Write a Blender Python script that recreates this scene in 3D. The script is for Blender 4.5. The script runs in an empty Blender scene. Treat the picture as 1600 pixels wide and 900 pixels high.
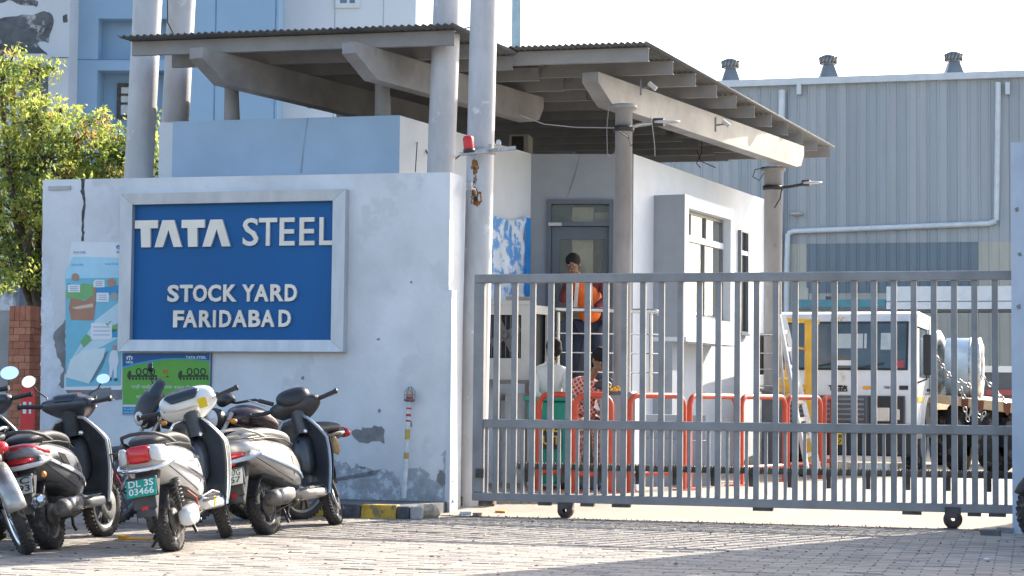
import bpy, bmesh, math, random
from mathutils import Vector, Matrix, Euler
random.seed(7)
scene = bpy.context.scene
PI = math.pi
R = math.radians

# ---------------------------------------------------------------- camera
EYE = 1.15
FPX = 3000.0
PITCH = math.atan(170 / FPX)
ROLL = 0.010
cam_d = bpy.data.cameras.new('camera')
cam_d.sensor_width = 36.0
cam_d.lens = FPX / 1600 * 36.0
cam_d.clip_end = 3000
cam_d.clip_start = 0.1
cam = bpy.data.objects.new('camera', cam_d)
scene.collection.objects.link(cam)
CAMROT = Matrix.Rotation(PI / 2 + PITCH, 3, 'X') @ Matrix.Rotation(ROLL, 3, 'Z')
cam.matrix_world = Matrix.Translation((0, 0, EYE)) @ CAMROT.to_4x4()
scene.camera = cam

# ---------------------------------------------------------------- sky, sun, exposure
SUN_AZ = R(42)      # to the right of the view axis (+Y)
SUN_EL = R(31.5)
world = bpy.data.worlds.new('World')
scene.world = world
world.use_nodes = True
wn = world.node_tree
for n in list(wn.nodes):
    wn.nodes.remove(n)
sky = wn.nodes.new('ShaderNodeTexSky')
sky.sky_type = 'NISHITA'
sky.sun_disc = False
sky.sun_elevation = SUN_EL
sky.sun_rotation = SUN_AZ
sky.air_density = 1.0
sky.dust_density = 3.0
sky.ozone_density = 1.0
bg = wn.nodes.new('ShaderNodeBackground')
bg.inputs['Strength'].default_value = 0.15
wo = wn.nodes.new('ShaderNodeOutputWorld')
wn.links.new(sky.outputs[0], bg.inputs[0])
wn.links.new(bg.outputs[0], wo.inputs[0])
sun_d = bpy.data.lights.new('sun', 'SUN')
sun_d.energy = 4.3
sun_d.angle = R(0.4)
sun_d.color = (1.0, 0.93, 0.82)
sun = bpy.data.objects.new('sun', sun_d)
scene.collection.objects.link(sun)
sdir = Vector((math.sin(SUN_AZ) * math.cos(SUN_EL), math.cos(SUN_AZ) * math.cos(SUN_EL), math.sin(SUN_EL)))
sun.rotation_euler = sdir.to_track_quat('Z', 'Y').to_euler()
sun.location = (8, 8, 12)
vs = scene.view_settings
vs.view_transform = 'Standard'
vs.look = 'None'
vs.gamma = 1.0
vs.exposure = 1.5
vs.use_curve_mapping = False
scene.cycles.max_bounces = 6

# ---------------------------------------------------------------- measuring helpers (place things at their real distance)
def ray(px, py):
    return (CAMROT @ Vector(((px - 800) / FPX, -(py - 450) / FPX, -1))).normalized()
def at(px, py, Y):
    d = ray(px, py)
    return Vector((0, 0, EYE)) + d * (Y / d.y)
def gnd(px, py, z=0.0):
    d = ray(px, py)
    return Vector((0, 0, EYE)) + d * ((z - EYE) / d.z)

class Plane:
    """a vertical plane: origin o, u = along it to the right, n = towards the street"""
    def __init__(s, p, ang):
        s.o = Vector((p[0], p[1], 0)); a = R(ang)
        s.u = Vector((math.cos(a), math.sin(a), 0)); s.n = Vector((math.sin(a), -math.cos(a), 0))
    def uz(s, px, py):
        d = ray(px, py); e = Vector((0, 0, EYE))
        t = (s.o - e).dot(s.n) / d.dot(s.n)
        p = e + d * t
        return (p - s.o).dot(s.u), p.z
    def off(s, d):
        q = Plane(s.o, 0); q.o = s.o + s.n * d; q.u = s.u; q.n = s.n
        return q
    def pt(s, u, z, d=0):
        return s.o + s.u * u + s.n * d + Vector((0, 0, z))
def plane2(a, b):
    return Plane(a, math.degrees(math.atan2(b[1] - a[1], b[0] - a[0])))

# ---------------------------------------------------------------- materials
MATS = {}
def mat(name, col, rough=0.6, metal=0.0, var=0.12, scale=4.0, bump=0.0, col2=None, thr=None, stretch=None,
        bscale=40.0, coat=0.0, trans=0.0, soft=0.06, ior=1.45, alpha=1.0, col3=None, thr3=0.62, scale3=1.2, emit=None):
    if name in MATS:
        return MATS[name]
    m = bpy.data.materials.new(name); m.use_nodes = True
    nt = m.node_tree; N = nt.nodes; L = nt.links
    b = N['Principled BSDF']
    b.inputs['Roughness'].default_value = rough
    b.inputs['Metallic'].default_value = metal
    b.inputs['IOR'].default_value = ior
    if coat: b.inputs['Coat Weight'].default_value = coat; b.inputs['Coat Roughness'].default_value = 0.08
    if trans: b.inputs['Transmission Weight'].default_value = trans
    if emit:
        b.inputs['Emission Color'].default_value = (*emit[0], 1); b.inputs['Emission Strength'].default_value = emit[1]
    tc = N.new('ShaderNodeTexCoord'); mp = N.new('ShaderNodeMapping')
    L.new(tc.outputs['Object'], mp.inputs[0])
    if stretch: mp.inputs['Scale'].default_value = stretch
    nz = N.new('ShaderNodeTexNoise'); nz.inputs['Scale'].default_value = scale
    nz.inputs['Detail'].default_value = 8; nz.inputs['Roughness'].default_value = 0.62
    L.new(mp.outputs[0], nz.inputs['Vector'])
    cr = N.new('ShaderNodeValToRGB')
    c2 = col2 or tuple(c * (1 - var * 2.2) for c in col)
    if thr is None:
        cr.color_ramp.elements[0].position = 0.3; cr.color_ramp.elements[1].position = 0.62
    else:
        cr.color_ramp.elements[0].position = thr - soft; cr.color_ramp.elements[1].position = thr + soft
    cr.color_ramp.elements[0].color = (*c2, 1); cr.color_ramp.elements[1].color = (*col, 1)
    L.new(nz.outputs[0], cr.inputs[0])
    out = cr.outputs[0]
    if col3:
        n3 = N.new('ShaderNodeTexNoise'); n3.inputs['Scale'].default_value = scale3; n3.inputs['Detail'].default_value = 10
        n3.inputs['Roughness'].default_value = 0.7
        L.new(tc.outputs['Object'], n3.inputs['Vector'])
        c3 = N.new('ShaderNodeValToRGB'); c3.color_ramp.elements[0].position = thr3; c3.color_ramp.elements[1].position = thr3 + 0.05
        L.new(n3.outputs[0], c3.inputs[0])
        mx = N.new('ShaderNodeMix'); mx.data_type = 'RGBA'
        L.new(c3.outputs[0], mx.inputs[0]); L.new(out, mx.inputs[6]); mx.inputs[7].default_value = (*col3, 1)
        out = mx.outputs[2]
    L.new(out, b.inputs['Base Color'])
    if bump:
        n2 = N.new('ShaderNodeTexNoise'); n2.inputs['Scale'].default_value = bscale; n2.inputs['Detail'].default_value = 6
        L.new(tc.outputs['Object'], n2.inputs['Vector'])
        bp = N.new('ShaderNodeBump'); bp.inputs['Strength'].default_value = bump; bp.inputs['Distance'].default_value = 0.01
        L.new(n2.outputs[0], bp.inputs['Height']); L.new(bp.outputs[0], b.inputs['Normal'])
    MATS[name] = m
    return m

def leafmat(name, col, col2):
    m = bpy.data.materials.new(name); m.use_nodes = True
    nt = m.node_tree; N = nt.nodes; L = nt.links
    b = N['Principled BSDF']; out = N['Material Output']
    b.inputs['Roughness'].default_value = 0.5
    oi = N.new('ShaderNodeTexCoord'); nz = N.new('ShaderNodeTexNoise'); nz.inputs['Scale'].default_value = 2.2; nz.inputs['Detail'].default_value = 5
    L.new(oi.outputs['Object'], nz.inputs['Vector'])
    cr = N.new('ShaderNodeValToRGB'); cr.color_ramp.elements[0].position = .38; cr.color_ramp.elements[1].position = .6
    cr.color_ramp.elements[0].color = (*col2, 1); cr.color_ramp.elements[1].color = (*col, 1)
    L.new(nz.outputs[0], cr.inputs[0]); L.new(cr.outputs[0], b.inputs['Base Color'])
    tr = N.new('ShaderNodeBsdfTranslucent'); mx = N.new('ShaderNodeMixShader'); mx.inputs[0].default_value = 0.55
    L.new(cr.outputs[0], tr.inputs[0]); L.new(b.outputs[0], mx.inputs[1]); L.new(tr.outputs[0], mx.inputs[2]); L.new(mx.outputs[0], out.inputs[0])
    return m

# ---------------------------------------------------------------- object helpers
COL = scene.collection
def tag(o, label=None, cat=None, group=None, kind=None):
    if label: o['label'] = label
    if cat: o['category'] = cat
    if group: o['group'] = group
    if kind: o['kind'] = kind
    return o
def thing(name, label, cat, loc=(0, 0, 0), rz=0, group=None):
    o = bpy.data.objects.new(name, None); COL.objects.link(o)
    o.empty_display_size = 0.2
    o.matrix_world = Matrix.Translation(Vector(loc)) @ Matrix.Rotation(rz, 4, 'Z')
    return tag(o, label, cat, group)

class MB:
    def __init__(s):
        s.v = []; s.f = []; s.sm = []; s.m = Matrix.Identity(4)
    def add(s, vs_, fs, smooth=False):
        k = len(s.v)
        s.v += [s.m @ Vector(v) for v in vs_]
        s.f += [[i + k for i in f] for f in fs]
        s.sm += [smooth] * len(fs)
        return s
    def hexa(s, c):     # eight corners: bottom four then top four
        return s.add(c, [(0, 3, 2, 1), (4, 5, 6, 7), (0, 1, 5, 4), (1, 2, 6, 5), (2, 3, 7, 6), (3, 0, 4, 7)])
    def box(s, x0, x1, y0, y1, z0, z1):
        return s.hexa([(x0, y0, z0), (x1, y0, z0), (x1, y1, z0), (x0, y1, z0), (x0, y0, z1), (x1, y0, z1), (x1, y1, z1), (x0, y1, z1)])
    def slab(s, P, u0, u1, z0, z1, d0, d1):
        c = []
        for z in (z0, z1):
            c += [P.pt(u0, z, d1), P.pt(u1, z, d1), P.pt(u1, z, d0), P.pt(u0, z, d0)]
        return s.hexa(c)
    def bar(s, a, b, w, h, up=(0, 0, 1)):
        a = Vector(a); b = Vector(b); d = (b - a).normalized(); up = Vector(up)
        if abs(d.dot(up)) > .98: up = Vector((0, 1, 0))
        x = d.cross(up).normalized(); y = x.cross(d).normalized()
        c = []
        for p in (a, b):
            c += [p - x * w / 2 - y * h / 2, p + x * w / 2 - y * h / 2, p + x * w / 2 + y * h / 2, p - x * w / 2 + y * h / 2]
        return s.add(c, [(0, 1, 2, 3), (7, 6, 5, 4), (0, 4, 5, 1), (1, 5, 6, 2), (2, 6, 7, 3), (3, 7, 4, 0)])
    def tube(s, pts, r, n=8, cap=True):
        pts = [Vector(p) for p in pts]
        rs = r if isinstance(r, (list, tuple)) else [r] * len(pts)
        vs_ = []; fs = []; prev = None
        for i, p in enumerate(pts):
            if i == 0: d = pts[1] - p
            elif i == len(pts) - 1: d = p - pts[i - 1]
            else: d = (pts[i + 1] - p).normalized() + (p - pts[i - 1]).normalized()
            d.normalize()
            if prev is None:
                up = Vector((0, 0, 1)) if abs(d.z) < .9 else Vector((1, 0, 0))
                x = d.cross(up).normalized()
            else:
                x = (prev - d * prev.dot(d)).normalized()
            prev = x; y = d.cross(x)
            for k in range(n):
                a = 2 * PI * k / n
                vs_.append(p + (x * math.cos(a) + y * math.sin(a)) * rs[i])
        for i in range(len(pts) - 1):
            for k in range(n):
                k2 = (k + 1) % n
                fs.append((i * n + k, i * n + k2, (i + 1) * n + k2, (i + 1) * n + k))
        s.add(vs_, fs, True)
        if cap:
            m = len(pts) - 1
            s.add([vs_[k] for k in range(n)], [tuple(range(n))[::-1]])
            s.add([vs_[m * n + k] for k in range(n)], [tuple(range(n))])
        return s
    def lathe(s, prof, c=(0, 0, 0), axis=(0, 0, 1), n=20, smooth=True):
        """prof: (radius, height) pairs turned round axis through c"""
        c = Vector(c); ax = Vector(axis).normalized()
        up = Vector((0, 0, 1)) if abs(ax.z) < .9 else Vector((1, 0, 0))
        x = ax.cross(up).normalized(); y = ax.cross(x)
        vs_ = []; fs = []
        for r, h in prof:
            for k in range(n):
                a = 2 * PI * k / n
                vs_.append(c + ax * h + (x * math.cos(a) + y * math.sin(a)) * r)
        for i in range(len(prof) - 1):
            for k in range(n):
                k2 = (k + 1) % n
                fs.append((i * n + k, i * n + k2, (i + 1) * n + k2, (i + 1) * n + k))
        return s.add(vs_, fs, smooth)
    def loft(s, secs, n=16, ex=2.4, cap=True):
        """secs: (x, y, z, half_w, half_h) superellipse rings across the x axis"""
        vs_ = []; fs = []
        for q in secs:
            x, y, z, hw, hh = q[:5]; e = q[5] if len(q) > 5 else ex; tilt = q[6] if len(q) > 6 else 0
            for k in range(n):
                a = 2 * PI * k / n; ca = math.cos(a); sa = math.sin(a)
                dy = hw * math.copysign(abs(ca) ** (2 / e), ca); dz = hh * math.copysign(abs(sa) ** (2 / e), sa)
                vs_.append((x + dz * tilt, y + dy, z + dz))
        m = len(secs)
        for i in range(m - 1):
            for k in range(n):
                k2 = (k + 1) % n
                fs.append((i * n + k, i * n + k2, (i + 1) * n + k2, (i + 1) * n + k))
        if cap:
            fs.append(tuple(range(n))[::-1]); fs.append(tuple((m - 1) * n + k for k in range(n)))
        return s.add(vs_, fs, True)
    def ball(s, c, r, n=10):
        rx, ry, rz = r if isinstance(r, (tuple, list)) else (r, r, r)
        vs_ = []; fs = []
        for i in range(n + 1):
            th = PI * i / n
            for k in range(n * 2):
                ph = PI * k / n
                vs_.append((c[0] + rx * math.sin(th) * math.cos(ph), c[1] + ry * math.sin(th) * math.sin(ph), c[2] + rz * math.cos(th)))
        w = n * 2
        for i in range(n):
            for k in range(w):
                fs.append((i * w + k, (i + 1) * w + k, (i + 1) * w + (k + 1) % w, i * w + (k + 1) % w))
        return s.add(vs_, fs, True)
    def poly(s, P, pts, d0, d1):
        """a polygon given in (u, z) on plane P, from depth d0 to d1"""
        n = len(pts)
        area = sum(pts[i][0] * pts[(i + 1) % n][1] - pts[(i + 1) % n][0] * pts[i][1] for i in range(n))
        if area < 0: pts = pts[::-1]
        vs_ = [P.pt(u, z, d1) for u, z in pts] + [P.pt(u, z, d0) for u, z in pts]
        fs = [tuple(range(n))] + [(i, i + n, (i + 1) % n + n, (i + 1) % n) for i in range(n)]
        return s.add(vs_, fs)
    def grid(s, rows, smooth=True, close=False):
        nr = len(rows); nc = len(rows[0]); vs_ = [p for r in rows for p in r]; fs = []
        for i in range(nr - 1):
            for j in range(nc - 1):
                fs.append((i * nc + j, i * nc + j + 1, (i + 1) * nc + j + 1, (i + 1) * nc + j))
        return s.add(vs_, fs, smooth)
    def build(s, name, m, parent=None, bevel=0, subd=0, solid=0):
        me = bpy.data.meshes.new(name)
        vs_ = s.v
        if parent is not None:
            inv = world_of(parent).inverted(); vs_ = [inv @ v for v in vs_]
        me.from_pydata([tuple(v) for v in vs_], [], s.f)
        me.polygons.foreach_set('use_smooth', s.sm)
        me.update()
        o = bpy.data.objects.new(name, me); COL.objects.link(o)
        me.materials.append(m)
        if parent is not None: o.parent = parent
        if solid:
            q = o.modifiers.new('solid', 'SOLIDIFY'); q.thickness = solid; q.offset = 0
        if bevel:
            q = o.modifiers.new('bevel', 'BEVEL'); q.width = bevel; q.segments = 2; q.limit_method = 'ANGLE'; q.angle_limit = R(40)
        if subd:
            q = o.modifiers.new('subd', 'SUBSURF'); q.levels = subd; q.render_levels = subd
        return o
def world_of(o):
    m = o.matrix_basis.copy()
    while o.parent:
        o = o.parent; m = o.matrix_basis @ m
    return m
def copy_tree(o, parent=None):
    c = o.copy(); COL.objects.link(c); c.parent = parent
    for ch in list(o.children): copy_tree(ch, c)
    return c

TXT = {}
def text_geo(body, bold=0.0, ext=0.02):
    """flat lettering as vertices (x, y, depth) in a unit-high box, and its width"""
    key = (body, bold, ext)
    if key in TXT: return TXT[key]
    cu = bpy.data.curves.new('t', 'FONT'); cu.body = body; cu.size = 1; cu.extrude = ext; cu.offset = bold; cu.resolution_u = 3
    ob = bpy.data.objects.new('t', cu); COL.objects.link(ob)
    dg = bpy.context.evaluated_depsgraph_get()
    me = bpy.data.meshes.new_from_object(ob.evaluated_get(dg))
    vs_ = [v.co.copy() for v in me.vertices]; fs = [tuple(p.vertices) for p in me.polygons]
    bpy.data.objects.remove(ob); bpy.data.curves.remove(cu); bpy.data.meshes.remove(me)
    if vs_:
        x0 = min(v.x for v in vs_); x1 = max(v.x for v in vs_); y0 = min(v.y for v in vs_); y1 = max(v.y for v in vs_)
        vs_ = [((v.x - x0) / (x1 - x0), (v.y - y0) / (y1 - y0), v.z) for v in vs_]
    TXT[key] = (vs_, fs)
    return TXT[key]
def text_on(mb, P, body, u0, u1, z0, z1, d0, d1, bold=0.0):
    vs_, fs = text_geo(body, bold, 0.02)
    mb.add([P.pt(u0 + (u1 - u0) * x, z0 + (z1 - z0) * y, d0 + (d1 - d0) * (zz + .02) / .04) for x, y, zz in vs_], fs)
    return mb
def quadpx(P, x0, y0, x1, y1):
    """pixel rectangle -> (u0, u1, z0, z1) on plane P"""
    a = P.uz(x0, (y0 + y1) / 2)[0]; b = P.uz(x1, (y0 + y1) / 2)[0]
    xm = (x0 + x1) / 2
    return a, b, P.uz(xm, y1)[1], P.uz(xm, y0)[1]
# ================================================================ GROUND
M_far = mat('dusty_ground', (.30, .27, .23), .95, var=.15, scale=.6, bump=.3)
M_paver = mat('paver', (.34, .30, .26), .9, var=.10, scale=2.2, bump=.5, bscale=60, col3=(.28, .255, .23), thr3=.60, scale3=3)
M_joint = mat('joint_sand', (.20, .175, .15), .95, var=.25, scale=9, bump=.4)
M_slab = mat('concrete_slab', (.335, .295, .245), .9, var=.14, scale=1.6, bump=.35, bscale=25, col3=(.26, .235, .20), thr3=.64, scale3=2.2)
M_rub = mat('rubble_concrete', (.42, .38, .32), .95, var=.3, scale=14, bump=1.0, bscale=30)
M_kblack = mat('kerb_black', (.10, .105, .115), .85, var=.3, scale=8, bump=.4, col3=(.30, .29, .27), thr3=.62, scale3=7)
M_kyel = mat('kerb_yellow', (.62, .40, .055), .8, var=.2, scale=6, bump=.3, col3=(.22, .17, .10), thr3=.50, scale3=9)
M_pave = mat('pavement_concrete', (.16, .16, .165), .95, var=.25, scale=3, bump=.5)

GATE = Plane((-0.38, 18.6), -15.2)          # the line of the sliding gate
def sheet(name, pts, z, m, thick=0, kind='structure'):
    b = MB(); n = len(pts)
    if thick:
        b.add([(p[0], p[1], z) for p in pts] + [(p[0], p[1], z - thick) for p in pts],
              [tuple(range(n))] + [(i, i + n, (i + 1) % n + n, (i + 1) % n) for i in range(n)])
    else:
        b.add([(p[0], p[1], z) for p in pts], [tuple(range(n))])
    o = b.build(name, m); o['kind'] = kind
    return o
sheet('ground', [(-600, -300), (600, -300), (600, 1200), (-600, 1200)], -0.06, M_far)
g = lambda u, d=0: GATE.pt(u, 0, d)
# street bedding (sand between the pavers) up to the gate line
street = sheet('street', [(-14, -2), (14, -2), tuple(g(14, .1)[:2]), tuple(g(-14, .1)[:2])], -0.002, M_joint)
# yard slab rising slightly behind the gate line
YZ = 0.12
b = MB()
import mathutils.noise as mn
def edge_d(u): return .10 + .035 * mn.noise(Vector((u * 2.3, 3.1, 0))) + .02 * mn.noise(Vector((u * 9, 1.1, 0)))
n = 240
rows = []
for d, z in ((0, .006), (-.5, .02), (-1.6, YZ), (-60, YZ)):
    rows.append([GATE.pt(-3 + 33 * i / n, z, (edge_d(-3 + 33 * i / n) if d == 0 else d)) for i in range(n + 1)])
b.grid(rows[::-1], smooth=False)
yard = b.build('yard_pavement', M_slab); yard['kind'] = 'structure'

# pavers: rows parallel to the gate, running bond
rng = random.Random(3)
PL, PW = .225, .112
cands = []
row = 0; d = .17
while d < 8.3:
    u = -9.0 + (PL / 2 if row % 2 else 0)
    while u < 9.5:
        c = GATE.pt(u + PL / 2, 0, d + PW / 2)
        if c.y > 11.2 and abs(c.x) < c.y * .2667 + .6:
            cands.append((c.y, u, d))
        u += PL + .006
    d += PW + .007; row += 1
cands.sort()
def paver_mesh(b, u, d, P=GATE):
    r = rng.uniform
    z = [r(-.0012, .0015) for _ in range(4)]; dz = r(-.0012, .0015)
    if r(0, 1) < .05: dz -= .004
    e = r(.0, .003)
    u0, u1, d0, d1 = u + e * .6, u + PL - r(0, .005), d + e * .5, d + PW - r(0, .003)
    ch = .003
    top = [(u0 + ch, d1 - ch), (u1 - ch, d1 - ch), (u1 - ch, d0 + ch), (u0 + ch, d0 + ch)]
    bot = [(u0, d1), (u1, d1), (u1, d0), (u0, d0)]
    vs_ = [P.pt(a, z[i] + dz + .004, c) for i, (a, c) in enumerate(top)] + [P.pt(a, -.004 + dz, c) for a, c in bot] + [P.pt(a, -.03, c) for a, c in bot]
    fs = [(0, 1, 2, 3)] + [(i, i + 4, (i + 1) % 4 + 4, (i + 1) % 4) for i in range(4)] + [(i + 4, i + 8, (i + 1) % 4 + 8, (i + 1) % 4 + 4) for i in range(4)]
    b.add(vs_, fs)
M_pav = [M_paver,
         mat('paver_b', (.37, .33, .285), .9, var=.10, scale=3, bump=.5, bscale=60),
         mat('paver_c', (.28, .255, .23), .9, var=.12, scale=3, bump=.5, bscale=60),
         mat('paver_d', (.36, .31, .26), .9, var=.1, scale=3, bump=.5, bscale=60)]
vis = [c for c in cands if 12.15 < c[0] and abs(GATE.pt(c[1], 0, c[2]).x) < c[0] * .268]
near = set(vis[:300])
for c in vis[:300]:
    if rng.random() < .004: continue
    b = MB(); paver_mesh(b, c[1], c[2]); b.build('paver', rng.choice(M_pav), street)
bs = [MB() for _ in M_pav]
for c in cands:
    if c in near: continue
    if rng.random() < .006: continue
    paver_mesh(rng.choice(bs), c[1], c[2])
# one mesh for the rest, four tones
me_b = MB(); idx = []
for i, q in enumerate(bs):
    k = len(me_b.f); me_b.add(q.v, q.f); idx += [i] * (len(me_b.f) - k)
po = me_b.build('paver_rows', M_pav[0], street); po['kind'] = 'stuff'
for m_ in M_pav[1:]: po.data.materials.append(m_)
po.data.polygons.foreach_set('material_index', idx)

# ================================================================ SIGN WALL
M_wall = mat('wall_paint', (.68, .71, .74), .8, var=.10, scale=1.1, bump=.35, bscale=14, col3=(.56, .585, .61), thr3=.54, scale3=1.5)
M_wallside = M_wall
M_grey = mat('bare_plaster', (.235, .24, .245), .9, var=.15, scale=9, bump=.5)
M_crack = mat('crack_dark', (.10, .10, .105), .95, var=.3, scale=20)
M_stain = mat('damp_render', (.44, .475, .51), .9, var=.2, scale=5, bump=.5, col3=(.56, .61, .66), thr3=.5, scale3=5)
WALL = Plane((-0.625, 18.95), -16.5)
wt = WALL.uz(700, 269)[1]                      # top of the wall
wl = WALL.uz(62, 500)[0]
sw = thing('sign_wall', 'whitewashed boundary wall carrying the big blue company sign', 'wall', tuple(WALL.o))
b = MB()
# front skin with a fine grid so that edges can be rough
zt_l = WALL.uz(68, 281)[1]; zt_r = wt
nseg = 60
front = []; T = .46
top = lambda f: zt_l + (zt_r - zt_l) * f + .006 * mn.noise(Vector((f * 60, 0, 0)))
def eu(z): return wl + (.045 - .014 * z) + .012 * mn.noise(Vector((z * 6, 9, 0)))
for k in range(2):
    pass
rows = []
zs = [i / 24 for i in range(25)]
for zf in zs:
    rows.append([WALL.pt(eu(zf * 3.3) + (0 - eu(zf * 3.3)) * i / nseg, zf * top(i / nseg)) for i in range(nseg + 1)])
b.grid(rows, smooth=False)
rows = [[WALL.pt(eu(3.3) + (0 - eu(3.3)) * i / nseg, top(i / nseg), dd) for i in range(nseg + 1)] for dd in (0, -T)]
b.grid(rows, smooth=False)
b.grid([[WALL.pt(0, z, 0), WALL.pt(0, z, -T)] for z in (0, top(1))], smooth=False)
b.grid([[WALL.pt(eu(zf * 3.3), zf * top(0), -T), WALL.pt(eu(zf * 3.3), zf * top(0), 0)] for zf in zs], smooth=False)
b.grid([[WALL.pt(0, z, -T), WALL.pt(wl, z, -T)] for z in (0, zt_r)], smooth=False)
b.build('wall_body', M_wall, sw)
def wallpoly(name, pxs, m, d0=.0005, d1=.004, parent=sw, rough=0, P=WALL):
    pts = [P.uz(*p) for p in pxs]
    if rough:
        out = []
        for i in range(len(pts)):
            a = pts[i]; c = pts[(i + 1) % len(pts)]
            L = math.hypot(a[0] - c[0], a[1] - c[1]); k = max(1, int(L / .03))
            for j in range(k):
                t = j / k; x = a[0] + (c[0] - a[0]) * t; z = a[1] + (c[1] - a[1]) * t
                out.append((x + rough * mn.noise(Vector((x * 25, z * 25, 0))), z + rough * mn.noise(Vector((x * 25, z * 25, 7)))))
        pts = out
    b = MB(); b.poly(P, pts, d0, d1)
    return b.build(name, m, parent)
o = wallpoly('peeled_patch', [(550, 673), (562, 670), (575, 667), (592, 666), (601, 672), (600, 688), (590, 690), (578, 688), (566, 693), (556, 686)], M_grey, rough=.05); o['label'] = 'dark patch of missing paint'
wallpoly('peeled_patch', [(84, 520), (103, 500), (104, 612), (92, 600), (99, 575), (86, 545)], M_grey, rough=.03)
wallpoly('peeled_patch', [(104, 606), (193, 606), (193, 624), (140, 627), (106, 624)], M_grey, rough=.02)
wallpoly('peeled_patch', [(683, 742), (690, 735), (697, 742), (700, 757), (690, 760), (682, 752)], M_grey, rough=.03)
for q in ((638, 660, 5, 9), (588, 530, 5, 2), (590, 640, 4, 6), (470, 590, 5, 4), (640, 440, 4, 3)):
    x, y, w, h = q
    wallpoly('peeled_patch', [(x, y), (x + w, y - 2), (x + w + 1, y + h * .6), (x + w * .5, y + h)], M_grey, rough=.012)
wallpoly('crack', [(127, 280), (133, 279), (132, 295), (134, 320), (131, 345), (131, 377), (128, 377), (128, 340), (130, 320), (127, 300)], M_crack, rough=.02)
# damp zone at the foot of the wall
wallpoly('damp_patch', [(470, 720), (510, 705), (540, 728), (580, 735), (620, 742), (655, 730), (680, 752), (699, 700), (706, 740), (706, 800), (440, 800), (450, 750)], M_stain, .0003, .0025, rough=.09)
wallpoly('damp_patch', [(66, 400), (76, 402), (82, 470), (92, 560), (100, 600), (96, 640), (66, 700)], mat('old_whitewash', (.66, .70, .75), .85, var=.1, scale=6, bump=.4), .0003, .0025, rough=.05)
# small vent batten top left
b = MB(); u0, u1, z0, z1 = quadpx(WALL, 77, 291, 111, 297); b.slab(WALL, u0, u1, z0, z1, .0, .02)
b.build('batten', mat('grey_metal_soft', (.45, .47, .5), .5), sw)
# crooked end pier: slim render strip in front of the wall's right end
b = MB()
w0 = WALL.uz(694, 780)[0]; w1 = WALL.uz(706, 780)[0]
b.add([WALL.pt(w0, 0, .0), WALL.pt(w1, 0, .06), WALL.pt(w1 + .02, 0, -.12), WALL.pt(w0, 0, -.12),
       WALL.pt(w0 + .02, 2.2, .0), WALL.pt(.035, 2.2, .012), WALL.pt(.04, 2.2, -.12), WALL.pt(w0 + .02, 2.2, -.12)],
      [(0, 1, 5, 4), (1, 2, 6, 5), (3, 0, 4, 7), (2, 3, 7, 6), (4, 5, 6, 7)])
b.build('end_pier', M_wall, sw)

# ---------------------------------------------------------------- big sign
M_frame = mat('brushed_steel', (.50, .53, .57), .38, metal=.35, var=.1, scale=5, stretch=(1, 1, .3), bump=.06)
M_blue = mat('sign_blue', (.0, .10, .30), .6, var=.06, scale=2, stretch=(1, 1, .25))
M_letter = mat('letter_steel', (.72, .665, .60), .35, metal=.25, var=.10, scale=1.5)
M_lside = M_letter
sg = thing('company_sign', 'big framed blue sign with raised metal letters on the whitewashed wall', 'sign', tuple(WALL.pt(WALL.uz(370, 540)[0], 1.75)))
def uzs(*p): return [WALL.uz(*q) for q in p]
O = uzs((196, 305), (547, 296.5), (541.5, 550), (191.5, 549)); I = uzs((211, 321), (526, 315), (522, 532), (212, 531))
# square it up
ol, orr = (O[0][0] + O[3][0]) / 2, (O[1][0] + O[2][0]) / 2; ob_, ot = (O[2][1] + O[3][1]) / 2, (O[0][1] + O[1][1]) / 2
il, ir = (I[0][0] + I[3][0]) / 2, (I[1][0] + I[2][0]) / 2; ib, it = (I[2][1] + I[3][1]) / 2, (I[0][1] + I[1][1]) / 2
O = [(ol, ot), (orr, ot), (orr, ob_), (ol, ob_)]; I = [(il, it), (ir, it), (ir, ib), (il, ib)]
FD = .11
for k in range(4):
    k2 = (k + 1) % 4; b = MB()
    P = WALL; gp = .0015
    v = [P.pt(*O[k], .0), P.pt(*O[k2], 0), P.pt(*I[k2], 0), P.pt(*I[k], 0), P.pt(*O[k], FD), P.pt(*O[k2], FD), P.pt(*I[k2], FD - .012), P.pt(*I[k], FD - .012)]
    c = sum(v, Vector()) / 8
    v = [c + (q - c) * .9985 for q in v]
    b.add(v, [(4, 7, 6, 5), (0, 4, 5, 1), (3, 2, 6, 7), (0, 3, 7, 4), (1, 5, 6, 2)])
    b.build('frame_side', M_frame, sg)
b = MB(); b.slab(WALL, il - .01, ir + .01, ib - .01, it + .01, .0, .035); b.build('panel', M_blue, sg)
def glyph(shape, box, nm='letter'):
    u0, u1, z0, z1 = box; b = MB()
    b.poly(WALL, [(u0 + (u1 - u0) * x, z0 + (z1 - z0) * y) for x, y in shape], .036, .068)
    return b.build(nm, M_letter, sg)
TT = [(0, 1), (1, 1), (1, .70), (.68, .70), (.70, 0), (.30, 0), (.26, .70), (0, .70)]
AA = [(0, 0), (.27, 1), (.70, 1), (1, 0), (.70, 0), (.50, .64), (.30, 0)]
for sh, (x0, x1) in ((TT, (215, 251)), (AA, (246.5, 289)), (TT, (288, 324)), (AA, (321, 364.5))):
    y0 = 345.2 - (x0 - 215) * .012; bx = quadpx(WALL, x0, y0, x1, y0 + 42)
    if sh is AA: bx = (bx[0], bx[1], bx[2], bx[3])
    glyph(sh, bx)
def letter(ch, x0, y0, x1, y1, bold):
    b = MB(); u0, u1, z0, z1 = quadpx(WALL, x0, y0, x1, y1)
    text_on(b, WALL, ch, u0, u1, z0, z1, .036, .062, bold); b.build('letter', M_letter, sg)
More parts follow.
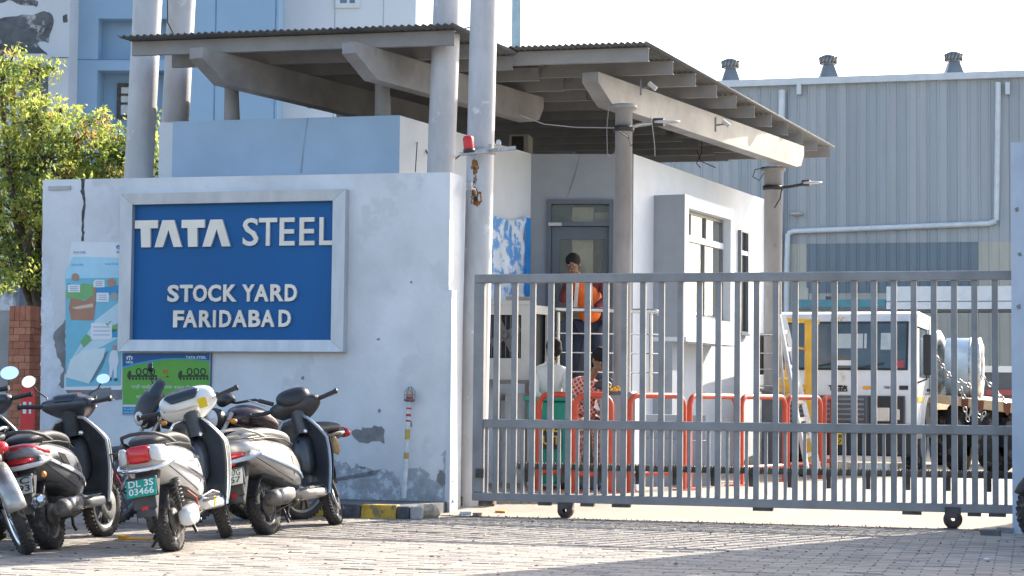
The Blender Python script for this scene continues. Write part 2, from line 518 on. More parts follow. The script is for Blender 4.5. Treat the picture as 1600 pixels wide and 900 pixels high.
for ch, x0, x1 in (('S', 383, 407.5), ('T', 408, 436.5), ('E', 440.5, 464), ('E', 471.5, 495), ('L', 502.5, 525)):
    y0 = 341.5 - (x0 - 383) * .012; letter(ch, x0, y0, x1, y0 + 43.5, .012)
def word(w, spans, ytop, ybot):
    for ch, (a, c) in zip(w, spans):
        x0 = 190 + a / 3.3333; x1 = 190 + c / 3.3333; dy = -(x0 - 265) * .006
        letter(ch, x0, ytop + dy, x1, ybot + dy, .032)
word('STOCKYARD', [(252, 312), (317, 383), (385, 458), (463, 530), (542, 612), (640, 705), (703, 778), (787, 857), (862, 925)], 445.6, 472.3)
word('FARIDABAD', [(282, 338), (334, 407), (417, 481), (489, 503), (522, 583), (590, 665), (674, 735), (738, 808), (830, 893)], 485.5, 512)

# ---------------------------------------------------------------- posters
M_white = mat('print_white', (.70, .74, .78), .5, var=.04)
def flat(name, P, pxs, col, d, parent, mname=None):
    m = mat('print_%s' % (mname or '_'.join('%02d' % int(c * 99) for c in col)), col, .45, var=.04, scale=6)
    pts = [P.uz(*p) for p in pxs]; b = MB(); b.poly(P, pts, d - .0009, d); return b.build(name, m, parent)
def circ(cx, cy, r, n=14, ry=None): return [(cx + r * math.cos(2 * PI * k / n), cy + (ry or r) * math.sin(2 * PI * k / n)) for k in range(n)]
def lettering(P, body, x0, y0, x1, y1, col, d, parent, bold=.0, skew=0):
    m = mat('ink_%s' % '_'.join('%02d' % int(c * 99) for c in col), col, .5, var=.02)
    u0, u1, z0, z1 = quadpx(P, x0, y0, x1, y1); b = MB(); text_on(b, P, body, u0, u1, z0, z1, d - .0008, d, bold)
    return b.build('lettering', m, parent)
p1 = thing('wall_poster', 'tall pale blue safety poster taped left of the blue company sign', 'poster', tuple(WALL.pt(WALL.uz(147, 600)[0], 1.2)))
def p1x(x, y): return (90 + x / 3.6, 370 + y / 3.6)
def P1(*pts): return [p1x(*q) for q in pts]
# slightly wavy sheet
b = MB(); rows = []
cs = [p1x(78, 30), p1x(372, 30), p1x(362, 860), p1x(38, 862)]
q = [WALL.uz(*c) for c in cs]
for j in range(21):
    rr = []
    for i in range(9):
        s_, t_ = i / 8, j / 20
        left = .0 if t_ > .2 else .2 - t_
        u = (q[3][0] + (q[0][0] - q[3][0]) * max(0, (t_ - .8) / .2) if t_ > .8 else q[3][0]) * (1 - s_) + (q[2][0] + (q[1][0] - q[2][0]) * t_) * s_
        z = (q[3][1] + (q[0][1] - q[3][1]) * t_) * (1 - s_) + (q[2][1] + (q[1][1] - q[2][1]) * t_) * s_
        rr.append(WALL.pt(u, z, .004 + .003 * mn.noise(Vector((u * 6, z * 6, 0)))))
    rows.append(rr)
b.grid(rows); b.build('sheet', M_white, p1)
f1 = lambda nm, pts, col, d: flat(nm, WALL, P1(*pts), col, d, p1)
f1('print_area', [(88, 112), (368, 120), (356, 835), (48, 842), (48, 200)], (.17, .48, .62), .010)
f1('print_area', [(88, 112), (368, 120), (366, 230), (48, 235), (48, 200)], (.38, .66, .80), .011)
f1('print_area', [(50, 300), (150, 262), (220, 270), (215, 330), (130, 360), (52, 345)], (.17, .42, .16), .012)
f1('print_area', [(215, 290), (362, 270), (362, 325), (215, 330)], (.03, .27, .55), .012)
f1('print_area', [(358, 360), (360, 560), (60, 720), (48, 742), (215, 470)], (.52, .68, .76), .0115)
f1('print_area', [(310, 500), (357, 480), (357, 520), (310, 540)], (.16, .42, .17), .013)
f1('print_area', [(310, 520), (357, 516), (357, 566), (310, 566)], (.03, .30, .58), .013)
f1('print_area', [(130, 590), (165, 545), (205, 575), (150, 625)], (.15, .40, .17), .0125)
f1('print_area', [(66, 400), (78, 340), (150, 362), (205, 330), (218, 370), (205, 470), (80, 468)], (.40, .20, .13), .013)
f1('print_area', [(82, 398), (200, 375), (205, 395), (110, 408)], (.62, .50, .40), .014)
f1('print_area', [(48, 790), (75, 690), (150, 640), (275, 625), (260, 680), (180, 826)], (.62, .72, .74), .0135)
f1('print_area', [(180, 826), (262, 660), (290, 640), (250, 740), (200, 812)], (.10, .20, .26), .013)
f1('print_area', [(205, 285), (222, 290), (212, 385), (200, 372)], (.38, .22, .16), .0145)
for c, r in (((103, 227), 22), ((306, 258), 25), ((322, 335), 23)):
    f1('print_area', circ(*c, r), (.40, .24, .18) if c[1] < 300 else (.34, .34, .33), .0145)
for x0, y0, x1, y1 in ((62, 270, 130, 312), (205, 242, 268, 284), (222, 315, 292, 366), (192, 485, 310, 578)):
    f1('print_area', [(x0, y0), (x1, y0), (x1, y1), (x0, y1)], (.72, .76, .80), .015)
    for k in range(3):
        yy = y0 + (y1 - y0) * (.22 + .24 * k); f1('print_area', [(x0 + 12, yy), (x1 - 12, yy), (x1 - 12, yy + 4), (x0 + 12, yy + 4)], (.25, .33, .42), .0158)
for cx, cy, s in ((65, 265, 7), (208, 243, 8), (288, 488, 14)):
    f1('print_area', [(cx - s, cy), (cx - s * .6, cy - s * .3), (cx - s * .2, cy + s * .3), (cx + s, cy - s * 1.1), (cx + s * 1.2, cy - s * .8), (cx - s * .2, cy + s)], (.06, .40, .22), .0165)
# figure in white overalls on the poster
f1('print_area', circ(323, 622, 12, ry=14), (.45, .30, .22), .015)
f1('print_area', [(300, 650), (318, 636), (340, 640), (348, 700), (338, 735), (335, 795), (322, 795), (318, 740), (305, 790), (292, 790), (296, 730), (290, 700)], (.66, .70, .76), .0145)
f1('print_area', [(284, 798), (308, 792), (308, 808), (284, 810)], (.08, .08, .09), .015)
f1('print_area', [(320, 798), (340, 794), (340, 812), (322, 812)], (.08, .08, .09), .015)
lettering(WALL, 'TATA STEEL', *p1x(90, 82), *p1x(162, 94), (.05, .30, .55), .012, p1)
lettering(WALL, 'TATA STEEL', *p1x(80, 152), *p1x(150, 163), (.05, .30, .55), .013, p1)
lettering(WALL, 'TATA STEEL', *p1x(268, 148), *p1x(345, 159), (.05, .30, .55), .013, p1)
lettering(WALL, 'TATA', *p1x(332, 80), *p1x(368, 93), (.02, .16, .42), .012, p1, .02)
def tata_mark(P, cx, cy, r, col, d, parent):
    bb = [(-1, 0), (-.9, .55), (-.35, .92), (.35, .92), (.9, .55), (1, 0), (.8, -.5), (.45, -.8), (.62, -.1), (.55, .35), (.12, .5), (.14, -.9), (-.14, -.9), (-.12, .5), (-.55, .35), (-.62, -.1), (-.45, -.8), (-.8, -.5)]
    return flat('emblem', P, [(cx + x * r, cy - y * r * .8) for x, y in bb], col, d, parent)
tata_mark(WALL, *p1x(350, 60), 5, (.02, .16, .42), .012, p1)

p2 = thing('wall_poster', 'green and blue parking notice under the left end of the blue sign', 'poster', tuple(WALL.pt(WALL.uz(261, 645)[0], 1.0)))
def p2x(x, y): return (185 + x / 7.827, 545 + y / 7.827)
f2 = lambda nm, pts, col, d: flat(nm, WALL, [p2x(*q) for q in pts], col, d, p2)
b = MB(); u0, u1, z0, z1 = quadpx(WALL, *p2x(58, 50), *p2x(1128, 812)); b.slab(WALL, u0, u1, z0, z1, .002, .014); b.build('board', mat('print_blue_grey', (.5, .55, .6), .5), p2)
b = MB(); u0b = quadpx(WALL, *p2x(1128, 50), *p2x(1142, 812)); b.slab(WALL, *u0b, .002, .02); b.build('edge_strip', mat('dark_edge', (.08, .12, .2), .5), p2)
f2('print_area', [(62, 54), (1122, 54), (1122, 680), (62, 680)], (.115, .37, .05), .0155)
f2('print_area', [(62, 54), (1122, 54), (1122, 155), (900, 132), (700, 128), (560, 135), (400, 160), (230, 195), (62, 245)], (.03, .32, .55), .0165)
f2('print_area', [(62, 54), (1122, 54), (1122, 140), (900, 118), (700, 112), (560, 118), (400, 140), (230, 172), (62, 215)], (.01, .09, .28), .0175)
f2('print_area', [(62, 686), (1122, 686), (1122, 708), (62, 708)], (.60, .66, .70), .0165)
f2('print_area', [(62, 712), (1122, 712), (1122, 800), (62, 800)], (.02, .25, .50), .0165)
tata_mark(WALL, *p2x(146, 115), 5, (.75, .8, .85), .0185, p2)
lettering(WALL, 'TATA', *p2x(98, 152), *p2x(190, 180), (.75, .8, .85), .0185, p2, .03)
lettering(WALL, 'TATA STEEL', *p2x(832, 90), *p2x(1085, 122), (.75, .8, .85), .0185, p2, .02)
ink = (.02, .035, .02)
for ox, n3 in ((118, 3), (740, 3)):
    for k in range(3):
        cx = ox + 140 + k * 82
        bb = MB()
        pts = [WALL.uz(*p2x(*c)) for c in circ(cx, 280, 36, 16, ry=46)]; pin = [WALL.uz(*p2x(*c)) for c in circ(cx, 280, 21, 16, ry=30)]
        n_ = 16; bb.add([WALL.pt(*p, .018) for p in pts] + [WALL.pt(*p, .018) for p in pin], [(i, i + n_, (i + 1) % n_ + n_, (i + 1) % n_) for i in range(n_)])
        bb.build('print_ring', mat('ink_dark', ink, .5), p2)
    f2('print_area', [(ox, 322), (ox + 365, 322), (ox + 365, 345), (ox, 345)], ink, .0175)
    f2('print_area', [(ox, 345), (ox, 300), (ox + 14, 290), (ox + 10, 272), (ox + 46, 268), (ox + 48, 320), (ox + 40, 360), (ox + 6, 358)], ink, .0178)
    for k in range(9):
        f2('print_area', circ(ox + 28 + k * 41, 364, 15, 10, ry=17), ink, .018)
lettering(WALL, 'था', *p2x(545, 258), *p2x(620, 305), (.50, .12, .02), .018, p2, .02)
f2('print_area', [(510, 342), (600, 342), (600, 350), (510, 350)], (.45, .10, .03), .018)
f2('print_area', [(596, 335), (612, 328), (626, 340), (612, 352)], ink, .0185)
lettering(WALL, 'गाड़ी खड़ी कर चालक वाहन से दूसरे', *p2x(165, 440), *p2x(1000, 500), (.55, .66, .5), .018, p2, .01)
lettering(WALL, 'वाहन पर न जाएँ', *p2x(225, 560), *p2x(560, 612), (.55, .66, .5), .018, p2, .01)
lettering(WALL, 'मैं अपने देश', *p2x(78, 726), *p2x(228, 752), (.55, .7, .8), .018, p2)
lettering(WALL, 'सुरक्षा सर्वोपरि', *p2x(78, 765), *p2x(228, 790), (.55, .7, .8), .018, p2)

# ---------------------------------------------------------------- kerb and little pavement
KP = .13
kb = [GATE.pt(u, 0, 0) for u in (-9, -.3)]
KER = Plane(tuple(gnd(640, 812)[:2]), -11)
ped = sheet('pavement', [tuple(KER.pt(u, 0, -.1)[:2]) for u in (-9, .0)] + [tuple(WALL.pt(.02, 0, .2)[:2]), tuple(WALL.pt(0.0, 0, -.2)[:2]), tuple(WALL.pt(-9, 0, -.2)[:2])][0:3], KP - .015, M_pave, thick=.14)
uy0, uy1 = KER.uz(562, 800)[0], KER.uz(619, 800)[0]
L_ = uy1 - uy0
b = MB(); u = uy0; k = 0
for i in range(0, 14):
    a = uy0 - i * L_ ; m = M_kyel if i % 2 == 0 else M_kblack
    b = MB(); b.add([KER.pt(a + .004, 0, .0), KER.pt(a + L_ - .004, 0, .0), KER.pt(a + L_ - .004, 0, -.16), KER.pt(a + .004, 0, -.16),
                     KER.pt(a + .004, KP, -.03), KER.pt(a + L_ - .004, KP, -.03), KER.pt(a + L_ - .004, KP, -.16), KER.pt(a + .004, KP, -.16)],
                    [(0, 1, 5, 4), (4, 5, 6, 7), (0, 4, 7, 3), (1, 2, 6, 5)])
    o = b.build('kerb_block', m, ped, bevel=.012)
b = MB(); b.slab(KER, uy1 + .004, uy1 + .12, 0, KP - .01, -.16, 0); b.build('kerb_block', M_kblack, ped, bevel=.012)
# broken stone at the end of the kerb
def rock(name, c, r, m, seed, parent=None):
    b = MB(); b.ball((0, 0, 0), r, 7)
    b.v = [Vector(v) * (1 + .35 * mn.noise(Vector(v) * 6 + Vector((seed, 0, 0)))) + Vector(c) for v in b.v]
    b.sm = [False] * len(b.f)
    return b.build(name, m, parent)
M_stone = mat('broken_stone', (.50, .41, .30), .95, var=.25, scale=12, bump=.8)
p = gnd(664, 810); 
st = rock('broken_stone', (p.x, p.y + .05, .055), (.13, .10, .085), M_stone, 3); tag(st, 'lump of broken brown concrete at the end of the striped kerb', 'rubble')
b = MB(); q = gnd(650, 812); b.slab(Plane((q.x, q.y), -8), -.06, .05, 0, .12, -.14, 0); o = b.build('stone_block', mat('pale_stone', (.5, .5, .5), .9, var=.2, bump=.5), None, bevel=.015); tag(o, 'pale square stone beside the broken brown lump of concrete', 'stone block')

# striped pole with caged lamp leaning on the wall
lp = thing('marker_pole', 'thin red and white banded pole with a caged lamp leaning on the wall', 'pole', tuple(WALL.pt(WALL.uz(631, 778)[0], KP, .25)))
a0 = WALL.pt(WALL.off(.22).uz(631, 779)[0], WALL.off(.22).uz(631, 779)[1], .22); a1 = WALL.pt(WALL.off(.1).uz(639.5, 628)[0], WALL.off(.1).uz(639.5, 628)[1], .1)
M_pw = mat('pole_white', (.60, .64, .66), .6, var=.15, scale=10, col3=(.45, .33, .12), thr3=.64, scale3=5)
M_red = mat('paint_red', (.50, .035, .03), .5, var=.12, scale=6)
b = MB(); b.tube([a0, a1], .024, 12); b.build('pole', M_pw, lp)
for t, w in ((.93, .008), (.86, .012), (.80, .008)):
    b = MB(); c = a0.lerp(a1, t); dd = (a1 - a0).normalized(); b.tube([c - dd * w, c + dd * w], .0255, 12); b.build('red_band', M_red, lp)
for t, w in ((.66, .05), (.44, .03)):
    b = MB(); c = a0.lerp(a1, t); dd = (a1 - a0).normalized(); b.tube([c - dd * w, c + dd * w], .0252, 12); b.build('yellow_band', mat('faded_yellow', (.5, .36, .08), .6, var=.2), lp)
dd = (a1 - a0).normalized(); M_cage = mat('cage_metal', (.22, .2, .2), .5, metal=.6)
b = MB(); b.lathe([(.03, 0), (.055, .012), (.056, .022), (.03, .03)], a1, dd, 14); b.build('lamp_base', M_cage, lp)
b = MB(); b.lathe([(.034, .02), (.036, .09), (.03, .115), (0, .125)], a1, dd, 14); b.build('lamp_glass', mat('lamp_glass', (.50, .36, .27), .3, var=.1), lp)
b = MB(); b.lathe([(.037, .03), (.037, .048)], a1, dd, 14); b.build('red_band', M_red, lp)
b = MB()
for k in range(6):
    a = k * PI / 3; x = Vector((math.cos(a), math.sin(a), 0)) * .052
    b.tube([a1 + x + dd * .01, a1 + x + dd * .1, a1 + x * .5 + dd * .14, a1 + dd * .15], .0028, 4)
b.tube([a1 + Vector((math.cos(k * PI / 6), math.sin(k * PI / 6), 0)) * .053 + dd * .07 for k in range(13)], .0028, 4)
b.build('cage', M_cage, lp)

# ---------------------------------------------------------------- tall posts
M_pole = mat('post_paint', (.50, .505, .52), .55, var=.14, scale=3.0, stretch=(1, 1, .35), bump=.12, bscale=18, col3=(.62, .62, .63), thr3=.60, scale3=3)
M_rust = mat('rust', (.30, .13, .035), .9, var=.35, scale=14, bump=.4)
def tall_post(px0, y0, px1, y1, Y, wpx, label, ztop=9.5):
    """measured at two heights in the photograph"""
    a = at(px0, y0, Y); c = at(px1, y1, Y); d_ = (a - c) / (a.z - c.z)
    base = c - d_ * c.z; topp = c + d_ * (ztop - c.z)
    r = wpx / 2 / FPX * Y
    t = thing('steel_post', label, 'post', tuple(base), group='tall steel posts')
    b = MB(); b.tube([base, base.lerp(topp, .5), topp], r, 28); b.build('shaft', M_pole, t)
    b = MB(); b.lathe([(r, .0), (r + .09, 0), (r + .09, .03), (r, .03)], base, (0, 0, 1), 20); b.build('base_plate', M_pole, t)
    return t, base, d_, r
tall_post(231, 0, 217, 270, 21.9, 45, 'tall round steel post at the left, behind the left end of the sign')
tall_post(284, 0, 270, 265, 22.4, 43, 'second tall round steel post, just right of the leftmost one')
tall_post(699, 0, 689, 265, 20.3, 44, 'tall grey post rising behind the right end of the sign wall')
gp, gbase, gdir, gr = tall_post(756, 10, 739, 745, 19.55, 43, 'tall rust-stained post beside the gate carrying a red lamp')
# rust stains on the gate post, its holes painted as dark patches
def on_post(base, d_, r, px, py, Y):
    p = at(px, py, Y - r); c = base + d_ * p.z
    v = Vector((p.x - c.x, p.y - c.y, 0)); ang = math.atan2(v.y, v.x)
    return c, ang
M_holedark = mat('hole_dark', (.05, .035, .03), .9, var=.3)
for (px, py, w, h, m, e) in ((741, 258, .035, .06, M_rust, .0015), (742, 280, .02, .05, mat('rust_pale', (.42, .30, .17), .9, var=.3, scale=12), .0013), (741, 300, .03, .05, M_rust, .0015),
                          (741, 263, .012, .016, M_holedark, .003), (740, 284, .009, .012, M_holedark, .003), (744, 308, .055, .06, M_rust, .0014), (743, 311, .022, .026, M_holedark, .004)):
    c, a = on_post(gbase, gdir, gr, px, py, 19.55)
    b = MB(); n_ = 40; vs_ = [c + Vector((math.cos(a) * (gr + e), math.sin(a) * (gr + e), 0))]
    for k in range(n_):
        t = 2 * PI * k / n_; f_ = 1 + .75 * mn.noise(Vector((math.cos(t) * 2.2 + px, math.sin(t) * 2.2, py))); f_ *= (1.5 if math.sin(t) < 0 and m is M_rust else 1); da = w * f_ * math.cos(t) * (.8 if math.sin(t) < 0 else 1) / gr; hh = h * math.sin(t) * f_
        vs_.append(c + Vector((math.cos(a + da) * (gr + e), math.sin(a + da) * (gr + e), hh)))
    b.add(vs_, [(0, k + 1, (k + 1) % n_ + 1) for k in range(n_)]); b.build('rust_hole_patch', m, gp)
# bracket with red beacon and cameras
bk = thing('beacon_lamp', 'red cylindrical warning beacon on a bracket of the rust-stained post', 'lamp', tuple(at(733, 236, 19.2)))
M_beac = mat('beacon_red', (.62, .03, .03), .35, var=.05)
p = at(733, 234, 19.25); b = MB(); b.lathe([(.0, 0), (.05, 0), (.052, .01), (.055, .12), (.04, .14), (0, .145)], p, (-.1, 0, 1), 18); b.build('lens', M_beac, bk)
b = MB(); b.lathe([(0, -.03), (.062, -.03), (.06, .005), (0, .008)], p, (-.1, 0, 1), 18); b.build('lamp_base', mat('black_plastic', (.035, .035, .04), .5), bk)
brk = thing('steel_bracket', 'horizontal steel bracket clamped round the rust-stained post', 'bracket', tuple(at(768, 236, 19.2)))
M_bkt = mat('bracket_steel', (.42, .42, .43), .4, metal=.5, var=.2, scale=12)
b = MB(); b.bar(at(718, 241, 19.25), at(806, 231, 19.25), .05, .035); b.bar(at(740, 236, 19.3), at(740, 236, 19.7), .03, .03); b.build('arm', M_bkt, brk)
b = MB(); c = gbase + gdir * at(756, 236, 19.5).z; b.lathe([(gr + .002, -.03), (gr + .012, -.03), (gr + .012, .03), (gr + .002, .03)], c, gdir, 24); b.build('clamp_band', M_bkt, brk)
b = MB(); q = at(779, 222, 19.2); b.tube([q, q + Vector((0, .06, -.01))], .026, 14); b.tube([q + Vector((0, .03, -.02)), q + Vector((0, .03, -.08))], .009, 6); b.build('sensor', mat('white_plastic', (.62, .62, .60), .4), brk)
b = MB(); q = at(765, 230, 19.2); b.box(q.x - .02, q.x + .02, q.y - .02, q.y + .02, q.z - .03, q.z + .03); b.build('clip', M_bkt, brk)
fl = thing('floodlight', 'small silver floodlight fixed low on the rust-stained post', 'lamp', tuple(at(736, 294, 19.3)))
b = MB(); q = at(733, 291, 19.2); b.box(q.x - .03, q.x + .03, q.y - .02, q.y + .05, q.z - .045, q.z + .045); b.build('housing', M_bkt, fl, bevel=.008)
b = MB(); b.tube([q + Vector((.02, .03, -.02)), at(742, 296, 19.25), at(744, 306, 19.42)], .012, 8); b.build('arm', M_bkt, fl)
b = MB(); b.tube([at(735, 241, 19.3), at(722, 240, 20), at(712, 248, 20.6), at(690, 251, 21.2), at(668, 240, 21.3), at(655, 215, 21.4), at(648, 190, 21.6), at(635, 184, 21.7)], .009, 6)
o = b.build('cable', mat('cable_black', (.03, .03, .035), .6)); tag(o, 'black cable sagging from the red beacon back over the blue parapet', 'cable')
b = MB(); b.tube([at(648, 186, 21.3), at(652, 220, 21.2), at(649, 268, 20)], .006, 5); o = b.build('cable', mat('cable_black', (0, 0, 0))); tag(o, 'thin cable dropping from the blue parapet onto the sign wall', 'cable')

# ================================================================ GATE
M_gate = mat('gate_grey', (.26, .262, .268), .42, metal=.0, var=.14, scale=3, bump=.10, col3=(.17, .12, .09), thr3=.69, scale3=7)
M_gdark = mat('gate_underside', (.10, .095, .09), .8, var=.3, scale=10)
gt = thing('sliding_gate', 'long grey steel sliding gate of upright bars across the yard entrance', 'gate', tuple(GATE.pt(2, 0)))
def gz(x, y): return GATE.uz(x, y)[1]
zt1 = (gz(760, 429.5) + gz(1500, 423)) / 2; zt0 = (gz(760, 443) + gz(1500, 437.5)) / 2
zm1 = (gz(760, 655.5) + gz(1500, 663.5)) / 2; zm0 = (gz(760, 669) + gz(1500, 678)) / 2
zb1 = (gz(760, 770) + gz(1500, 786.5)) / 2; zb0 = (gz(760, 783) + gz(1500, 800)) / 2
UL0 = GATE.uz(741, 600)[0]; UL1 = GATE.uz(757, 600)[0]; UR = 6.2
def grail(name, u0, u1, z0, z1, h=.045):
    b = MB(); b.slab(GATE, u0, u1, z0, z1, -h, h); b.build(name, M_gate, gt, bevel=.007)
grail('top_rail', UL0, UR, zt0, zt1); grail('mid_rail', UL1 + .002, UR, zm0, zm1, .04); grail('bottom_rail', UL0, UR, zb0, zb1)
grail('end_post', UL0, UL1, zb1 + .002, zt0 - .002, .045)
print('gate z', zt1, zt0, zm1, zm0, zb1, zb0)
def bar_px(x0, y0, x1, y1): return (GATE.uz(x0, y0)[0] + GATE.uz(x1, y1)[0]) / 2
uA = bar_px(779, 460, 772, 750); uB = bar_px(1555, 460, 1555, 770)
NB = 26; du = (uB - uA) / NB
W1, W2 = .027, .015
u = uA; k = 0
while u < UR - .05:
    for z0, z1 in ((zm1 + .001, zt0 - .001), (zb1 + .001, zm0 - .001)):
        b = MB(); b.slab(GATE, u - W1, u + W1, z0, z1, -.02, .02); b.build('bar', M_gate, gt)
    v = u - du / 2
    b = MB(); b.slab(GATE, v - W2, v + W2, zb1 + .001, zm0 - .001, -.014, .014); b.build('short_bar', M_gate, gt)
    u += du
print('bar spacing', du)
# toothed drive rack on the inner side
zr1 = GATE.uz(1100, 730)[1]; zr0 = zr1 - .055
b = MB(); u0 = GATE.uz(806, 730)[0]
b.slab(GATE, u0, UR, zr0, zr1, -.085, -.06)
u = u0
while u < UR - .03:
    b.slab(GATE, u, u + .012, zr1, zr1 + .012, -.085, -.06); u += .024
b.build('drive_rack', M_gdark, gt)
u = u0 + .1
while u < UR:
    b = MB(); b.slab(GATE, u - .02, u + .02, zr0 - .12, zr0, -.075, -.045); b.build('rack_bracket', M_gdark, gt); u += du * 2
# castors
for px, py, rr in ((884, 812, .075), (1489, 832, .085)):
    uu = GATE.uz(px, py - 10)[0]
    b = MB(); b.slab(GATE, uu - .07, uu + .07, zb0 - .05, zb0 + (.05 if px > 1000 else 0), -.05, .052); b.slab(GATE, uu - .06, uu - .045, .07, zb0 - .04, -.05, .055); b.slab(GATE, uu + .045, uu + .06, .07, zb0 - .04, -.05, .055)
    fk = b.build('castor_fork', M_gdark, gt)
    b = MB(); b.lathe([(.02, -.06), (rr * .75, -.06), (rr, -.035), (rr, .035), (rr * .75, .06), (.02, .06)], GATE.pt(uu, rr + .002), GATE.n, 22); b.build('castor_wheel', mat('castor_steel', (.10, .075, .07), .6, metal=.3, var=.3, scale=10), gt)
for x0, x1 in ((750, 770), (842, 862), (908, 928), (957, 985), (1177, 1208), (1410, 1440), (1512, 1533), (1545, 1572)):
    b = MB(); b.slab(GATE, GATE.uz(x0, 790)[0], GATE.uz(x1, 790)[0], zb0 - .03, zb0 - .001, -.04, .04); b.build('stop_plate', M_gdark, gt)
# guide stop bolt on left post
b = MB(); b.slab(GATE, GATE.uz(746, 740)[0], GATE.uz(758, 740)[0], gz(750, 746), gz(750, 732), .045, .07); b.build('latch', M_gdark, gt)

# right gate pier
rp = Plane(tuple(gnd(1582, 834)[:2]), -16)
rw = thing('gate_pier', 'pale blue rendered wall end at the right edge of the gate', 'wall', tuple(rp.o))
M_rp = mat('pier_paint', (.46, .53, .62), .8, var=.08, scale=2, bump=.3, bscale=16)
b = MB(); b.slab(rp, 0, 5.0, 0, rp.uz(1590, 222)[1], -.46, 0); b.build('wall_body', M_rp, rw)
for px, py in ((1591, 478), (1588, 326), (1592, 396)):
    wallpoly('peeled_patch', [(px - 3, py), (px + 3, py - 3), (px + 5, py + 4), (px - 1, py + 5)], M_grey, parent=rw, rough=.01, P=rp)
# its twin posts, outside the frame: they throw the long shadow over the pavers; outermost added to make it solid
for i, (x, y) in enumerate(((5.27, 18.3), (5.62, 18.2), (5.97, 18.1))):
    t = thing('steel_post', ('tall round steel post behind the right gate pier, nearest the gate' , 'second tall round steel post behind the right gate pier', 'unseen outermost steel post added to make the shadow of the other two solid')[i], 'post', (x, y, 0), group='tall steel posts')
    b = MB(); b.tube([(x, y, 0), (x, y, 9.5)], .17, 24); b.build('shaft', M_pole, t)

# rubble strip and slab edge under the gate's left end
c0 = gnd(748, 797); c1 = gnd(845, 790)
b = MB(); Pq = Plane((c0.x, c0.y + .06), -9)
Lq = (c1 - c0).length
n = 30
rows = []
for dd_, zz in ((.0, 0), (0, .11), (-.25, .13), (-.9, .13)):
    rows.append([Pq.pt(Lq * i / n, zz * (1 - .4 * (i / n) ** 3) + .018 * mn.noise(Vector((i * .9, zz * 20, dd_ * 9))), dd_ + .03 * mn.noise(Vector((i * .7, zz * 30, 2)))) for i in range(n + 1)])
b.grid(rows, smooth=False)
o = b.build('concrete_edge', M_rub); tag(o, 'rough broken concrete edge lying under the left end of the gate', 'concrete edge')
b = MB(); q0 = gnd(716, 800); b.slab(Plane((q0.x, q0.y + .25), -9), 0, .36, 0, .14, -.8, 0); o = b.build('soil_bank', mat('brown_soil', (.20, .14, .10), .95, var=.3, scale=12, bump=.8)); tag(o, 'brown bank of soil between the rust-stained post and the wall end', 'soil bank')
rng2 = random.Random(5)
M_chip = mat('orange_chip', (.62, .27, .06), .8, var=.2)
for px, py, w, m, lab in ((781, 804, .10, M_chip, 'orange brick chip nearest the post on the concrete under the gate'), (816, 799, .08, M_chip, 'orange brick chip farther along the rough edge under the gate'),
                     (727, 806, .12, M_pw, 'flat pale stone chip at the foot of the wall end'), (745, 807, .09, M_stone, 'flat brown stone chip at the foot of the rust-stained post'),
                     (1547, 838, .16, M_pave, 'dark flat stone at the foot of the right gate pier'), (1570, 834, .14, M_grey, 'grey slab piece touching the right gate pier'),
                     (1542, 877, .035, M_white, 'crumpled scrap of white paper on the shaded pavers')):
    p = gnd(px, py); b = MB(); b.slab(Plane((p.x, p.y), -20), -w / 2, w / 2, 0.002, w * .28 + .01, -w * .7, 0)
    b.v = [v + Vector((rng2.uniform(-.01, .01), rng2.uniform(-.01, .01), rng2.uniform(-.004, .004))) for v in b.v]
    o = b.build('stone_chip', m, None, bevel=.004); tag(o, lab, 'stone chip')
# loose chips and grit by the edge: stuff
# blown sand and dry leaves on the pavers: stuff
b = MB()
for k in range(420):
    p = Vector((rng2.uniform(-4.5, 5), rng2.uniform(11.8, 18), .006)); s_ = rng2.uniform(.008, .022); a = rng2.uniform(0, 6.3); c_ = Vector((math.cos(a), math.sin(a), 0)) * s_; d_ = Vector((-math.sin(a), math.cos(a), 0)) * s_ * .5
    if (p - GATE.o).dot(GATE.n) < .2: continue
    b.add([p - c_, p - d_ + Vector((0, 0, s_ * .4)), p + c_, p + d_ + Vector((0, 0, s_ * .2))], [(0, 1, 2, 3)])
o = b.build('litter', mat('dry_leaf', (.22, .15, .085), .9, var=.4, scale=3)); o['kind'] = 'stuff'
b = MB()
for k in range(500):
    u = rng2.uniform(-.6, 6); d_ = rng2.gauss(.12, .05) if rng2.random() < .75 else rng2.uniform(-.8, 2.5)
    r = rng2.uniform(.004, .014); p = GATE.pt(u, .004 + r * .5, d_)
    if r < .001: continue
    b.add([p + Vector((rng2.uniform(-1, 1), rng2.uniform(-1, 1), s_)) * r for s_ in (-.4, -.4, -.4, .9)], [(0, 1, 2), (0, 3, 1), (1, 3, 2), (2, 3, 0)])
o = b.build('grit', mat('grit', (.22, .19, .16), .95, var=.4, scale=30)); o['kind'] = 'stuff'
